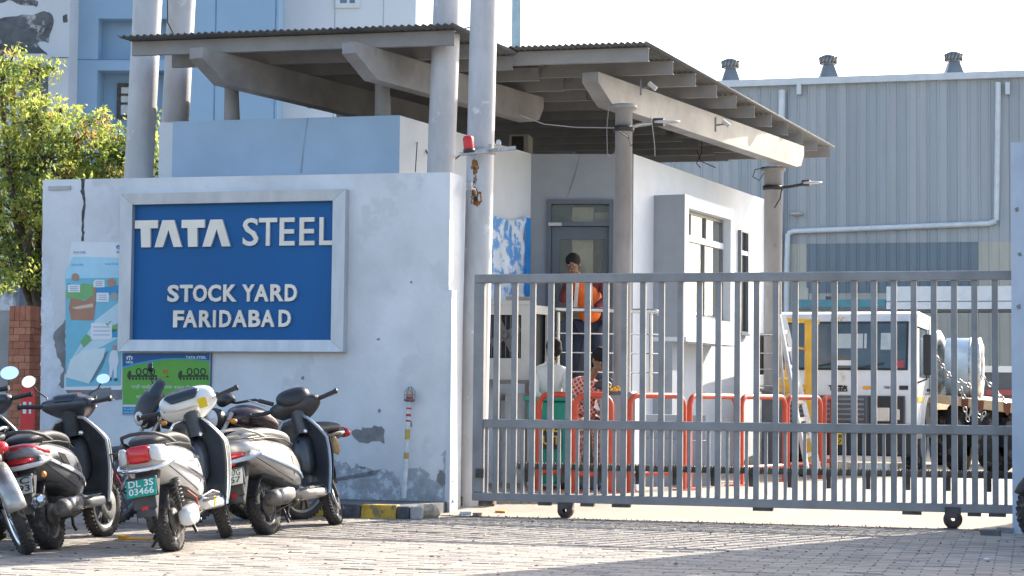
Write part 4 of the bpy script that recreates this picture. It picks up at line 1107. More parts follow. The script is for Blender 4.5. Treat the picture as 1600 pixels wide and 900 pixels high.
# ventilators
M_vent = mat('ventilator_metal', (.17, .20, .22), .45, metal=.3, var=.1)
for px, py, lab in ((1141, 128, 'leftmost of the three turbine ventilators on the warehouse roof'), (1294, 122, 'middle one of the three turbine ventilators on the warehouse roof'), (1490, 117, 'rightmost and largest turbine ventilator on the warehouse roof')):
    q = at(px, py, 47.5 if px < 1300 else 46.5); t = thing('roof_ventilator', lab, 'ventilator', tuple(q), -.27, group='roof ventilators of the warehouse')
    s_ = q.y / 3000
    b = MB(); b.hexa([(q.x - 18 * s_, q.y - .25, q.z - .2), (q.x + 18 * s_, q.y - .25, q.z - .2), (q.x + 18 * s_, q.y + .3, q.z - .2), (q.x - 18 * s_, q.y + .3, q.z - .2),
                      (q.x - 8 * s_, q.y - .12, q.z + 20 * s_), (q.x + 8 * s_, q.y - .12, q.z + 20 * s_), (q.x + 8 * s_, q.y + .12, q.z + 20 * s_), (q.x - 8 * s_, q.y + .12, q.z + 20 * s_)]); b.build('base', M_vent, t)
    b = MB(); c = Vector((q.x, q.y, q.z + 19 * s_)); b.lathe([(7 * s_, 0), (9 * s_, 2 * s_), (13.5 * s_, 6 * s_), (14 * s_, 11 * s_), (12 * s_, 15 * s_), (5 * s_, 18 * s_), (0, 18.5 * s_)], c, (0, 0, 1), 18); b.build('turbine_head', M_vent, t)
    b = MB()
    for k in range(14):
        a = 2 * PI * k / 14; rr = 14.3 * s_; b.bar(c + Vector((math.cos(a) * rr * .9, math.sin(a) * rr * .9, 3 * s_)), c + Vector((math.cos(a + .3) * rr * .96, math.sin(a + .3) * rr * .96, 14 * s_)), .03, .03)
    b.build('vanes', M_gdark, t)
# lean-to beams on the warehouse front
sh = thing('loading_shelter', 'white boxed fascia and teal beam along the warehouse front', 'shelter', tuple(at(1480, 490, 42)))
SHP = Plane(tuple(at(1480, 460, 42)[:2]), -15.5)
def shbox(nm, x0, y0, x1, y1, m, d=.2, dd=0):
    b = MB(); q = quadpx(SHP, x0, y0, x1, y1); b.slab(SHP, *q, -d, dd); return b.build(nm, m, sh)
M_wpaint = mat('white_paint', (.62, .65, .67), .5, var=.06)
shbox('fascia', 1385, 447, 1640, 470, M_wpaint); shbox('fascia_strip', 1385, 472, 1640, 483, M_wpaint, .3, .05)
shbox('teal_beam', 1246, 468, 1384, 480, mat('teal_paint', (.07, .24, .30), .5)); shbox('dark_beam', 1246, 481, 1640, 487, mat('shelter_dark_grey', (.14, .15, .15), .7), .6)  # lower beam and posts share one even dark grey
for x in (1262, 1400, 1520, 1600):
    shbox('post', x, 488, x + 5, 700, mat('shelter_dark_grey', (0, 0, 0)))
shbox('grey_bay', 1249, 450, 1262, 468, M_clad2); shbox('valve', 1290, 463, 1300, 468, M_gdark)

# ================================================================ BUILDINGS ON THE LEFT
M_bblue = mat('facade_blue', (.27, .41, .55), .8, var=.05, scale=.5)
M_bblue2 = mat('facade_blue_light', (.28, .42, .57), .8, var=.05, scale=.5)
M_bwhite = mat('facade_white', (.62, .655, .69), .8, var=.05, scale=.4, stretch=(1, 1, .3))
M_bstain = mat('facade_stained', (.58, .62, .66), .85, var=.08, scale=.6, stretch=(1, 1, .3), bump=.2, col3=(.22, .235, .25), thr3=.55, scale3=.35)
BB = Plane(tuple(at(108, 300, 36)[:2]), -3)
bb = thing('blue_building', 'tall blue building with recessed windows behind the left posts', 'building', tuple(BB.o))
def bbox(nm, P, x0, y0, x1, y1, m, d0, d1, par):
    b = MB(); a = quadpx(P, x0, y0, x1, y1); b.slab(P, *a, d0, d1); return b.build(nm, m, par)
U = lambda x: BB.uz(x, 200)[0]
Z = lambda y: BB.uz(250, y)[1]
zz = [0, Z(178), Z(110), Z(93), Z(29), 12.0]
# wall in pieces round two recesses
r0, r1 = U(150), U(262)
def bs(u0, u1, z0, z1, m=M_bblue, d0=-.6, d1=0, nm='wall'):
    b = MB(); b.slab(BB, u0, u1, z0, z1, d0, d1); return b.build(nm, m, bb)
ue = U(433)
bs(0, r0, 0, 12); bs(r1, ue, 0, 12); bs(r0, r1, Z(29), 12); bs(r0, r1, Z(110), Z(93)); bs(r0, r1, 0, Z(200))
bs(r0, r1, Z(93), Z(29), d0=-.6, d1=-.35, nm='recess_back'); bs(r0, r1, Z(200), Z(110), M_bblue, -.8, -.5, 'recess_back')
wn_ = frame_rect(BB, U(172), U(201), Z(180), Z(124), .07, -.5, -.44, M_gdark, bb, 'window')
b = MB(); b.slab(BB, U(172) + .07, U(201) - .07, Z(180) + .07, Z(124) - .07, -.5, -.47); b.build('pane', mat('pane_pale', (.55, .58, .56), .2), wn_)
for y in (142, 156):
    b = MB(); b.slab(BB, U(172) + .07, U(201) - .07, Z(y) - .02, Z(y) + .02, -.468, -.45); b.build('glazing_bar', M_gdark, wn_)
for x in (333, 427):
    bs(U(x), U(x) + .025, 0, 12, mat('joint_blue', (.13, .23, .36), .8), .0005, .004, 'joint')
for y in (94, ):
    bs(0, U(200), Z(y), Z(y) + .02, mat('joint_blue', (0, 0, 0)), .0005, .004, 'joint')
bs(U(-120), U(64), Z(480), Z(456), mat('plinth_blue', (.10, .19, .32), .8), .001, .03, 'band')
bs(U(-120), -.02, 0, Z(440), M_bblue2, -.3, 0, 'low_wall')
# stained block left
SB = Plane(tuple(at(104, 300, 35.4)[:2]), -3)
sb = thing('old_building', 'old whitewashed building with black mould stains at the top left', 'building', tuple(SB.o))
SU = lambda x: SB.uz(x, 150)[0]; SZ = lambda y: SB.uz(60, y)[1]
def ss(u0, u1, z0, z1, m, d0, d1, nm): 
    b = MB(); b.slab(SB, u0, u1, z0, z1, d0, d1); return b.build(nm, m, sb)
ss(SU(75), SU(106), 2.5, 12, M_bstain, -.6, 0, 'wall'); ss(SU(-130), SU(75), SZ(92), 12, M_bstain, -.6, 0, 'wall'); ss(SU(-130), SU(28), 2.5, SZ(92), M_bstain, -.6, 0, 'wall')
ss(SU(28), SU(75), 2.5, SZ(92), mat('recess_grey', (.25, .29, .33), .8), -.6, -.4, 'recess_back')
ss(SU(20), SU(82), SZ(106), SZ(92), M_bstain, 0.002, .55, 'window_shade')
b = frame_rect(SB, SU(32), SU(72), SZ(190), SZ(118), .06, -.4, -.34, M_bblue, sb, 'window')
M_mould = mat('mould_black', (.14, .15, .16), .95, var=.35, scale=2.5, col3=(.40, .42, .43), thr3=.55, scale3=1.4)
def mould(pts, seed):
    pp = [SB.uz(*p) for p in pts]; out = []
    for i in range(len(pp)):
        a, c = pp[i], pp[(i + 1) % len(pp)]
        for j in range(8):
            t = j / 8; x = a[0] + (c[0] - a[0]) * t; z = a[1] + (c[1] - a[1]) * t
            out.append((x + .12 * mn.noise(Vector((x * 4, z * 4, seed))), z + .12 * mn.noise(Vector((x * 4, z * 4, seed + 5)))))
    b = MB(); b.poly(SB, out, .0005, .004); b.build('mould_patch', M_mould, sb)
mould([(-5, 32), (40, 24), (75, 20), (86, 34), (78, 60), (60, 70), (76, 88), (50, 90), (-5, 84)], 1); mould([(-5, 0), (60, -3), (56, 8), (48, 10), (20, 9), (-5, 6)], 2); mould([(96, 28), (106, 24), (104, 36), (97, 38)], 3)
ss(SU(28), SU(106), SZ(90.5), SZ(89.5), M_gdark, .001, .01, 'conduit')
# white building
WB = Plane(tuple(at(440, 200, 37)[:2]), -3)
wb = thing('white_building', 'white building beside the blue one, behind the left canopy', 'building', tuple(WB.o))
WU = lambda x: WB.uz(x, 100)[0]; WZ = lambda y: WB.uz(540, y)[1]
b = MB(); b.slab(WB, WU(437), WU(649), 0, 13, -3, 0); b.build('wall', M_bwhite, wb)
w_ = frame_rect(WB, WU(523), WU(561), WZ(13), WZ(-40), .09, .001, .06, M_wpaint, wb, 'window')
b = MB(); b.slab(WB, WU(523) + .09, WU(561) - .09, WZ(13) + .09, WZ(-40) - .09, .001, .02); b.build('pane', mat('pane_blue', (.12, .2, .26), .1), w_)
b = MB(); b.slab(WB, WU(541), WU(545), WZ(13) + .09, WZ(-40) - .09, .02, .05); b.build('glazing_bar', M_wpaint, w_)
for x in (522, 598):
    b = MB(); b.slab(WB, WU(x) - .01, WU(x) + .01, 0, 13, .0005, .004); b.build('joint', mat('joint_grey', (.4, .43, .46), .8), wb)
q = at(806, 80, 52); t = thing('far_post', 'thin blue-grey post far behind, rising left of the right canopy', 'post', (q.x, q.y, 0)); b = MB(); b.box(q.x - .12, q.x + .12, q.y - .12, q.y + .12, 0, 14); b.build('shaft', mat('far_post_blue', (.26, .37, .42), .7), t)

# brick pillar
M_brick = [mat('brick_%s' % n_, c, .85, var=.12, scale=14, bump=.4) for n_, c in (('a', (.50, .20, .115)), ('b', (.44, .17, .10)), ('c', (.55, .235, .14)))]
BP = Plane(tuple(at(46, 600, 21.4)[:2]), -14)
bp = thing('brick_pillar', 'red brick gate pillar left of the whitewashed sign wall', 'pillar', tuple(BP.o))
bu0, bu1 = BP.uz(13, 560)[0], BP.uz(46, 560)[0]; bzt = BP.uz(30, 478)[1]
bw = bu1 - bu0; bdp = .30
b = MB(); b.slab(BP, bu0 + .008, bu1 - .008, 0, bzt - .008, -bdp, -.008); b.build('mortar', mat('mortar', (.20, .13, .10), .95), bp)
ch = .0775; ztop_course = bzt - .165
for k in range(3):
    w_ = (bw) / 4
for k in range(4):
    w_ = bw / 4; b = MB(); b.slab(BP, bu0 + k * w_ + .003, bu0 + (k + 1) * w_ - .003, ztop_course + .004, bzt, -.11, 0); b.build('brick', rg.choice(M_brick), bp)
for k in range(2):
    b = MB(); b.slab(BP, bu1 - .05, bu1 + .002, ztop_course + .004, bzt - .001, -.112 - k * .1 - .09, -.113 - k * .1); b.build('brick', rg.choice(M_brick), bp)
z = ztop_course; c_ = 0
while z > .3:
    cuts = [0, .5, 1] if c_ % 2 == 0 else [0, .22, .78, 1]
    for i in range(len(cuts) - 1):
        last = i == len(cuts) - 2
        b = MB(); b.slab(BP, bu0 + bw * cuts[i] + .003, bu0 + bw * cuts[i + 1] - (.0 if last else .003), z - ch + .004, z - .002, -.10, rg.uniform(-.001, .003)); b.build('brick', rg.choice(M_brick), bp)
    sp = [(.103, .2), (.206, .3)] if c_ % 2 else [(.103, .3)]
    for a, e in sp:
        b = MB(); b.slab(BP, bu1 - .05, bu1 + rg.uniform(-.001, .002), z - ch + .004, z - .002, -e, -a); b.build('brick', rg.choice(M_brick), bp)
    z -= ch; c_ += 1
gg = Plane(tuple(at(0, 600, 21.8)[:2]), -14); b = MB(); b.slab(gg, -2.5, gg.uz(13, 560)[0], 0, gg.uz(5, 485)[1], -.06, 0); o = b.build('sheet_gate', mat('grey_sheet', (.34, .34, .33), .6, var=.1, scale=3)); tag(o, 'plain grey sheet metal gate left of the brick pillar', 'gate')
# red and white sign behind bikes
q = at(43, 628, 19.8); rs = thing('red_board', 'small red board standing behind the scooters by the brick pillar', 'board', tuple(q)); P = Plane((q.x, q.y), -10)
b = MB(); b.slab(P, -.075, .075, q.z - .3, q.z + .16, -.03, 0); b.build('board', M_beac, rs)
for dx, w_ in ((-.03, .018), (.03, .012)):
    b = MB(); b.slab(P, dx - w_, dx + w_, q.z - .12, q.z + .0, .001, .003); b.build('white_mark', M_white, rs)

# ================================================================ TREES
M_leafA = leafmat('leaf_light', (.56, .58, .13), (.32, .39, .08)); M_leafB = leafmat('leaf_dark', (.20, .27, .08), (.09, .14, .04)); M_leafR = leafmat('leaf_red', (.42, .30, .10), (.34, .20, .08))
M_bark = mat('bark', (.14, .105, .075), .95, var=.3, scale=8, bump=.9)
def leaf_cloud(b, clumps, rnd, per, size):
    for (c, r) in clumps:
        for k in range(per):
            d_ = Vector((rnd.gauss(0, 1), rnd.gauss(0, 1), rnd.gauss(0, 1))).normalized() * r * (rnd.random() ** .45)
            p = c + Vector((d_.x, d_.y, d_.z * .75)); n1 = Vector((rnd.gauss(0, 1), rnd.gauss(0, 1), rnd.gauss(0, .6) + .5)).normalized()
            x = n1.orthogonal().normalized(); x.rotate(Matrix.Rotation(rnd.uniform(0, 6.28), 3, n1)); y = n1.cross(x); s_ = size * rnd.uniform(.6, 1.25)
            m_ = p + n1 * s_ * .12
            b.add([p - x * s_, p + y * s_ * .42 - n1 * s_ * .0, p + x * s_, p - y * s_ * .42, m_], [(0, 1, 4), (1, 2, 4), (2, 3, 4), (3, 0, 4)])
def tree(label, base, outline, seed, per=34, size=.05, nleaf=230):
    rnd = random.Random(seed); t = thing('tree', label, 'tree', tuple(base))
    top = max(z for _, _, z, _ in outline)
    b = MB(); ht = 1.9; f_ = base + Vector((0, 0, ht))
    b.tube([base, base + Vector((.05, .02, .9)), f_], [.16, .13, .11], 10)
    ls = [MB() for _ in range(3)]
    for (x, y, z, r) in outline:
        c = Vector((x, y, z)); mid = f_.lerp(c, .5) + Vector((rnd.uniform(-.2, .2), rnd.uniform(-.2, .2), .25))
        b.tube([f_, mid, c], [.07, .045, .018], 6)
        nsub = int(nleaf * r * r)
        for k in range(nsub):
            d_ = Vector((rnd.gauss(0, 1), rnd.gauss(0, 1), rnd.gauss(0, 1))).normalized() * r * (rnd.random() ** .4)
            cc = c + Vector((d_.x, d_.y, d_.z * .8)); 
            if rnd.random() < .25: b.tube([c.lerp(cc, .2), cc], [.014, .006], 4, cap=False)
            q = rnd.random(); tgt = 2 if (q < .05 and d_.z > 0) else (0 if q < .68 else 1)
            leaf_cloud(ls[tgt], [(cc, rnd.uniform(.1, .2))], rnd, per, size)
    b.build('trunk', M_bark, t)
    for m_, l in zip((M_leafA, M_leafB, M_leafR), ls):
        if l.v: l.build('crown', m_, t)
    return t
def T(px, py, Y, r): p = at(px, py, Y); return (p.x, p.y, p.z, r)
tree('leafy yellow-green tree spreading over the left end of the sign wall', Vector((-5.9, 24.2, 0)),
     [T(0, 130, 24, .42), T(25, 180, 24.3, .55), T(-10, 260, 24, .6), T(70, 250, 24, .62), T(110, 230, 24.2, .5), T(140, 190, 24.4, .28), T(160, 240, 24.6, .5), T(200, 235, 24.5, .42), T(225, 200, 25, .28), T(235, 250, 24.8, .35),
      T(30, 340, 24, .65), T(-20, 400, 24, .6), T(70, 310, 23.6, .5), T(50, 430, 24, .33), T(20, 425, 23.5, .35), T(15, 100, 24.3, .28), T(60, 105, 24.4, .25), T(120, 290, 24, .4), T(190, 280, 24.3, .45), T(60, 190, 23.9, .4), T(95, 170, 24.2, .2)], 4, per=20, size=.04, nleaf=210)

# ================================================================ YARD THINGS
# pipe barriers
M_or = mat('barrier_red', (.52, .07, .035), .45, var=.12, scale=6, col3=(.60, .30, .24), thr3=.66, scale3=8)
def barrier(x0, x1, yt, yb, Y0, Y1, label, low=True):
    a = at(x0, yb, Y0); c = at(x1, yb, Y1); zt = (at(x0, yt, Y0).z + at(x1, yt, Y1).z) / 2
    P = plane2(a, c); L = (Vector((c.x - a.x, c.y - a.y, 0))).length
    t = thing('pipe_barrier', label, 'barrier', (a.x, a.y, YZ), group='red pipe barriers in the yard')
    zt = YZ + 1.06
    r = .033; cr = .13; pts = [P.pt(0, YZ)]
    for k in range(7):
        an = PI - k / 6 * PI / 2; pts.append(P.pt(cr + cr * math.cos(an), zt - cr + cr * math.sin(an)))
    for k in range(7):
        an = PI / 2 - k / 6 * PI / 2; pts.append(P.pt(L - cr + cr * math.cos(an), zt - cr + cr * math.sin(an)))
    pts.append(P.pt(L, YZ))
    b = MB(); b.tube(pts, r, 12); b.build('hoop', M_or, t)
    b = MB(); b.tube([P.pt(r, YZ + .2), P.pt(L - r, YZ + .2)], .03, 10); b.build('cross_pipe', M_or, t)
    for u in (0, L):
        b = MB(); b.slab(P, u - .1, u + .1, YZ, YZ + .012, -.1, .1); b.build('foot_plate', M_or, t)
barrier(841, 893, 607, 758, 21.35, 21.15, 'red pipe barrier in front of the green bin')
barrier(898, 954, 607, 758, 20.9, 20.9, 'red pipe barrier in front of the seated man')
barrier(983, 1068, 615, 757, 21.1, 21.7, 'wide red pipe barrier right of the nearer round column')
barrier(1077, 1150, 620, 754, 22.0, 22.9, 'red pipe barrier below the window bay')
barrier(1158, 1226, 624, 749, 23.2, 24.2, 'red pipe barrier at the foot of the far column')
barrier(1230, 1282, 628, 746, 24.6, 25.3, 'red pipe barrier behind the ladder')
barrier(1288, 1300, 632, 743, 25.9, 26.6, 'short red pipe barrier touching the truck front')
# green bin
M_green = mat('bin_green', (.0, .27, .20), .45, var=.08)
bc = at(858, 755, 21.65); BN = Plane((bc.x, bc.y), -12)
bn = thing('waste_bin', 'green waste bin with yellow words behind the gate', 'bin', (bc.x, bc.y, YZ))
bw_ = .255; bz1 = at(858, 627, 21.65).z
b = MB(); b.hexa([BN.pt(-bw_ * .84, YZ + .06, 0), BN.pt(bw_ * .84, YZ + .06, 0), BN.pt(bw_ * .84, YZ + .06, -.42), BN.pt(-bw_ * .84, YZ + .06, -.42), BN.pt(-bw_, bz1, .06), BN.pt(bw_, bz1, .06), BN.pt(bw_, bz1, -.5), BN.pt(-bw_, bz1, -.5)]); b.build('body', M_green, bn, bevel=.02)
b = MB(); b.slab(BN, -bw_ - .03, bw_ + .03, bz1 + .001, bz1 + .05, -.53, .09); b.build('rim', M_green, bn, bevel=.012)
b = MB(); b.slab(BN, -.05 - .12, .12 + .03, YZ + .45, YZ + .78, .045, .055); b.build('label_panel', mat('label_black', (.02, .025, .02), .5), bn)
for s_, z_ in (('USE', .64), ('DUST', .50)):
    b = MB(); text_on(b, BN, s_, -.14, .12, YZ + z_, YZ + z_ + .10, .056, .058, .02); b.build('lettering', mat('ink_yellow', (.65, .42, .02), .5), bn)
for sx in (-1, 1):
    b = MB(); b.lathe([(.02, -.02), (.06, -.02), (.06, .02), (.02, .02)], BN.pt(sx * bw_ * .6, YZ + .06, .0), BN.u, 12); b.build('wheel', mat('rubber', (.03, .03, .03), .8), bn)
# big condenser cabinet on a stand behind the gate's left end
M_acc = mat('ac_cream', (0, 0, 0)); ACY = 22.6
AP = Plane(tuple(at(770, 550, ACY)[:2]), -2)
ac = thing('cooler_cabinet', 'large cream cooling cabinet with open black grilles behind the left end of the gate', 'air conditioner', tuple(AP.o))
au0, au1 = AP.uz(748, 540)[0], AP.uz(830, 540)[0]; az0, az1 = AP.uz(800, 593)[1], AP.uz(800, 476)[1]
fr = frame_rect(AP, au0, au1, az0, az1, .12, -.03, 0, M_acc, ac, 'front_frame')
b = MB(); b.slab(AP, au0 + .01, au1 - .01, az0 + .01, az1 - .01, -.5, -.12); b.build('core', mat('core_fill_black', (.02, .022, .025), .6), ac)
b = MB(); b.slab(AP, au0, au1, az1 + .001, az1 + .05, -.52, .01); b.build('top_panel', M_acc, ac)
sd = Plane(tuple(AP.pt(au1, 0)[:2]), 62)
frame_rect(sd, .01, .52, az0, az1, .10, -.03, .0, M_acc, ac, 'side_frame')
b = MB(); b.slab(sd, .03, .50, az0 + .02, az1 - .02, -.10, -.06); b.build('side_dark_fill', mat('core_fill_black', (0, 0, 0)), ac)  # dark slab paints the shade inside the open side frame
b = MB(); b.slab(AP, au0, au1 - .03, az0, az0 + .25, -.02, .003); b.build('lower_panel', M_acc, ac)
for k in range(9):
    x = au0 + .15 + k * .055; b = MB(); b.bar(AP.pt(x, az0 + .26, -.05), AP.pt(x, az1 - .13, -.05), .008, .008); b.build('grille_wire', M_cage, ac)
b = MB(); b.lathe([(.0, .03), (.05, .03), (.05, 0)], AP.pt((au0 + au1) / 2, (az0 + az1) / 2 + .08, -.115), AP.n, 14)
for k in range(4):
    a = k * PI / 2 + .5; b.bar(AP.pt((au0 + au1) / 2, (az0 + az1) / 2 + .08, -.09), AP.pt((au0 + au1) / 2 + .2 * math.cos(a), (az0 + az1) / 2 + .08 + .2 * math.sin(a), -.1), .09, .01, up=tuple(AP.n))
b.build('fan', mat('fan_grey', (.2, .2, .2), .5), ac)
b = MB(); b.slab(AP, au0 - .03, au1 + .1, az0 - .045, az0 - .005, -.5, .02); 
for x in (au0 + .05, au1 - .05): b.slab(AP, x - .02, x + .02, YZ, az0 - .046, -.05, -.01); b.slab(AP, x - .02, x + .02, YZ, az0 - .046, -.48, -.44)
b.build('stand', M_cage, ac)
b = MB(); q_ = quadpx(AP, 790, 463, 828, 475); b.slab(AP, *q_, -.3, -.05); b.build('top_box', mat('beige_box', (.42, .37, .31), .7, var=.15), ac)
# low white plinth wall below the cabinet with a plain base
b = MB(); P = AP.off(-.6); b.slab(P, au0 - .3, au1 + .35, YZ, az0 - .25, -.25, 0); o = b.build('low_wall', M_gwall); tag(o, 'low white wall under the cream cooling cabinet', 'wall')

# aluminium ladder
M_alu = mat('aluminium', (.55, .56, .57), .35, metal=.5, var=.12, scale=8)
ld = thing('ladder', 'aluminium step ladder leaning open beside the truck', 'ladder', tuple(gnd(1262, 742, YZ)))
LY = 25.0
L0a, L0b = at(1217, 492, LY), at(1262, 740, LY - .35); L1a, L1b = at(1224, 491, LY + .1), at(1280, 735, LY + .15)
rgt = Vector((.97, -.25, 0)) * .1
def rail_(a, c, nm='stile'):
    b = MB(); b.bar(a, c, .03, .06); b.build(nm, M_alu, ld)
rail_(L0a, L0b); rail_(L1a, L1b)
L2b = at(1236, 740, LY + .5); rail_(L0a + Vector((0, .05, 0)), at(1232, 730, LY + .9)); 
for k in range(1, 9):
    t = k / 9; b = MB(); b.bar(L0a.lerp(L0b, t), L1a.lerp(L1b, t), .03, .05); b.build('rung', M_alu, ld)
# yellow steel frame
M_yel = mat('machine_yellow', (.72, .40, .035), .45, var=.1, scale=5)
yf = thing('yellow_frame', 'yellow steel frame of a lifting machine in front of the truck', 'frame', tuple(gnd(1262, 740, YZ)))
YY = 25.9
def yb(x0, y0, x1, y1, w=.07, dy=0): 
    b = MB(); b.bar(at(x0, y0, YY + dy), at(x1, y1, YY + dy), w, w); b.build('beam', M_yel, yf)
yb(1226, 500, 1280, 503, .06); yb(1263, 503, 1262, 742, .085); yb(1214, 598, 1262, 606, .07); yb(1225, 540, 1262, 546, .03); yb(1240, 640, 1262, 612, .06); yb(1214, 618, 1240, 620, .05); yb(1228, 500, 1228, 600, .03, .3)
b = MB(); q = at(1232, 600, YY); b.box(q.x - .16, q.x + .05, q.y, q.y + .2, q.z - .12, q.z + .08); b.build('motor_box', M_yel, yf, bevel=.02)
for x, y in ((1252, 735), (1270, 737)):
    b = MB(); q = at(x, y, YY - .05); b.lathe([(.02, -.025), (.07, -.025), (.07, .025), (.02, .025)], (q.x, q.y, YZ + .072), (1, 0, 0), 14); b.build('wheel', mat('rubber', (0, 0, 0)), yf)

# ================================================================ TRUCK
TA = R(-20); tr_fr = Vector(at(1432, 700, 26.7)); 
M_tw = mat('truck_white', (.66, .68, .70), .3, var=.08, scale=2, coat=.4, col3=(.50, .48, .45), thr3=.62, scale3=2)
M_tg = mat('truck_grey', (.115, .125, .135), .55, var=.1); M_tb = mat('truck_black', (.03, .032, .035), .6, var=.1)
W = 2.08
Uv = Vector((math.cos(TA), math.sin(TA), 0))
tloc = Vector((tr_fr.x, tr_fr.y, YZ)) - Uv * W
tk = thing('truck', 'white cargo truck with dark grille facing the gate', 'truck', tuple(tloc), TA)
TM = world_of(tk)
TP = Plane((tloc.x, tloc.y), -20)       # plane of the front face
tu = lambda x, y=600: TP.uz(x, y)[0]
tz = lambda y, x=1340: TP.uz(x, y)[1]
def tb(nm, m, bevel=0, par=None, subd=0):
    def fin(b): 
        b.v = [TM @ v for v in b.v]; return b.build(nm, m, par or tk, bevel=bevel, subd=subd)
    return fin
ZTt = tz(485) - YZ; zwt = tz(505) - YZ; zwb = tz(575) - YZ; zgt = tz(616) - YZ; zgb = tz(661) - YZ; zbb = tz(712) - YZ
print('truck z', ZTt, zwt, zwb, zgt, zgb, zbb, tu(1250), tu(1418))
# cab shell: side profile extruded, rounded
D = 1.75
prof = [(.02, zgb - .02), (.0, zgt), (.03, zwb), (.13, zwt), (.22, ZTt - .04), (.40, ZTt), (D - .1, ZTt - .03), (D, ZTt - .12), (D, .75), (1.55, .75), (1.5, .95), (1.3, 1.12), (.9, 1.12), (.62, .95), (.55, .72), (.5, zgb - .02)]
b = MB(); n_ = len(prof)
vs_ = [(0, y, z) for y, z in prof] + [(W, y, z) for y, z in prof]
b.add(vs_, [tuple(range(n_))[::-1], tuple(range(n_, 2 * n_))] + [(i, (i + 1) % n_, (i + 1) % n_ + n_, i + n_) for i in range(n_)])
cab = tb('cab', M_tw, bevel=.11)(b); cab.modifiers['bevel'].segments = 5; cab.modifiers['bevel'].angle_limit = R(28)
def front(nm, u0, u1, z0, z1, m, d0, d1, bevel=0, par=None, slope=True):
    """a slab on the sloping cab front; d towards the gate"""
    b = MB(); y = lambda z: (-.0 if z < zgt else (.03 * (z - zgt) / (zwb - zgt) if z < zwb else .03 + .10 * (z - zwb) / (zwt - zwb)))
    v = [(u0, y(z0) - d0, z0), (u1, y(z0) - d0, z0), (u1, y(z0) - d1, z0), (u0, y(z0) - d1, z0), (u0, y(z1) - d0, z1), (u1, y(z1) - d0, z1), (u1, y(z1) - d1, z1), (u0, y(z1) - d1, z1)]
    b.hexa(v); return tb(nm, m, bevel, par)(b)
cx0, cx1 = .16, W - .15
front('screen_surround', cx0 - .03, cx1 + .03, zwb - .03, zwt + .03, M_tb, .0, .012, .004)
M_ws = mat('windscreen', (.075, .12, .155), .08, var=.25, scale=.8)
ws = front('windscreen', cx0, cx1, zwb, zwt, M_ws, .013, .02, .003)
for x0, x1, y0, y1 in ((1308, 1347, 521, 544), (1349, 1353, 521, 544), (1375, 1391, 520, 546)):
    front('painted_window_light', tu(x0), tu(x1), tz(y1) - YZ, tz(y0) - YZ, mat('painted_cab_daylight', (.45, .52, .55), .3), .0205, .0225, 0, ws)  # pale plates paint daylight from the rear window onto the screen
front('dashboard_paper', tu(1306), tu(1331), tz(571) - YZ, tz(563) - YZ, M_white, .0205, .023, 0, ws); front('dashboard_doll', tu(1395), tu(1412), tz(574) - YZ, tz(563) - YZ, mat('doll_red', (.4, .06, .08), .6), .0205, .023, 0, ws)
for s_ in (.45, 1.15):
    b = MB(); b.bar((s_, -.03, zwb - .02), (s_ + .48, -.005, zwb + .07), .012, .02); tb('wiper', M_tb)(b)
# grille
GX0, GX1 = tu(1262), tu(1370)
front('grille_panel', .16, W - .15, zgb, tz(618) - YZ, M_tg, .0, .03, .012)
for k in range(5):
    z = zgb + .035 + k * (zgt - zgb - .05) / 5
    for (a, c) in ((.22, .66), (.72, 1.36)): front('grille_slat', a, c, z, z + .03, mat('slat_grey', (.22, .24, .26), .5), .031, .05, .005)
for (a, c) in ((.19, .215), (.675, .705), (1.375, 1.405)): front('grille_divider', a, c, zgb, zgt - .02, M_tg, .03, .055, .005)
front('headlamp_box', 1.43, 1.91, zgb + .0, zgt - .03, M_tb, .031, .05, .02)
hl = front('headlamp', 1.50, 1.72, zgb + .03, zgb + .22, mat('lamp_clear', (.62, .58, .50), .12, coat=.6), .051, .075, .03); front('headlamp', 1.74, 1.86, zgb + .05, zgb + .2, mat('lamp_clear', (0, 0, 0)), .051, .07, .03)
# badge line
for k in range(3):
    for (a, c) in ((.50, .65), (.98, 1.12)): front('badge_stripe', a - .02 * 0, c, tz(612) - YZ + k * .032, tz(612) - YZ + k * .032 + .014, M_tb, .0, .01)
TF = Plane((tloc.x, tloc.y), -20)
def ttext(s_, x0, y0, x1, y1, m, bold, d=.012, par=None):
    b = MB(); text_on(b, TP, s_, tu(x0), tu(x1), tz(y1), tz(y0), d - .03 * 0, d + .004, bold); return b.build('lettering', m, par or tk)
ttext('TATA', 1295, 602, 1325, 610.5, M_tb, .05)
ttext('GTC', 1295, 495, 1318, 504, mat('letter_gold', (.55, .40, .12), .5), .02, d=-.14)
ttext('TURBO', 1381, 603, 1392, 607, M_tb, .02)
front('marker_lamp', tu(1348), tu(1361), tz(608) - YZ, tz(603) - YZ, mat('amber', (.75, .33, .02), .3), .0, .02, .005)
mk = front('fog_recess', tu(1405), tu(1419), tz(608.5) - YZ, tz(602) - YZ, M_tb, .0, .015, .005)
front('bumper', .02, W - .02, zbb, zgb - .02, M_tb, -.1, .06, .03)
pl = front('number_plate', tu(1303), tu(1321), tz(695) - YZ, tz(677) - YZ, mat('plate_yellow', (.72, .48, .03), .5), .061, .075)
b = MB(); text_on(b, TP, '38', tu(1306), tu(1317), tz(685), tz(679), .076, .079, .02); text_on(b, TP, '17', tu(1306), tu(1317), tz(693.5), tz(687), .076, .079, .02); b.build('lettering', M_tb, pl)
front('bumper_plate', tu(1344), tu(1390), tz(740) - YZ, tz(723) - YZ, M_wpaint, .02, .04)
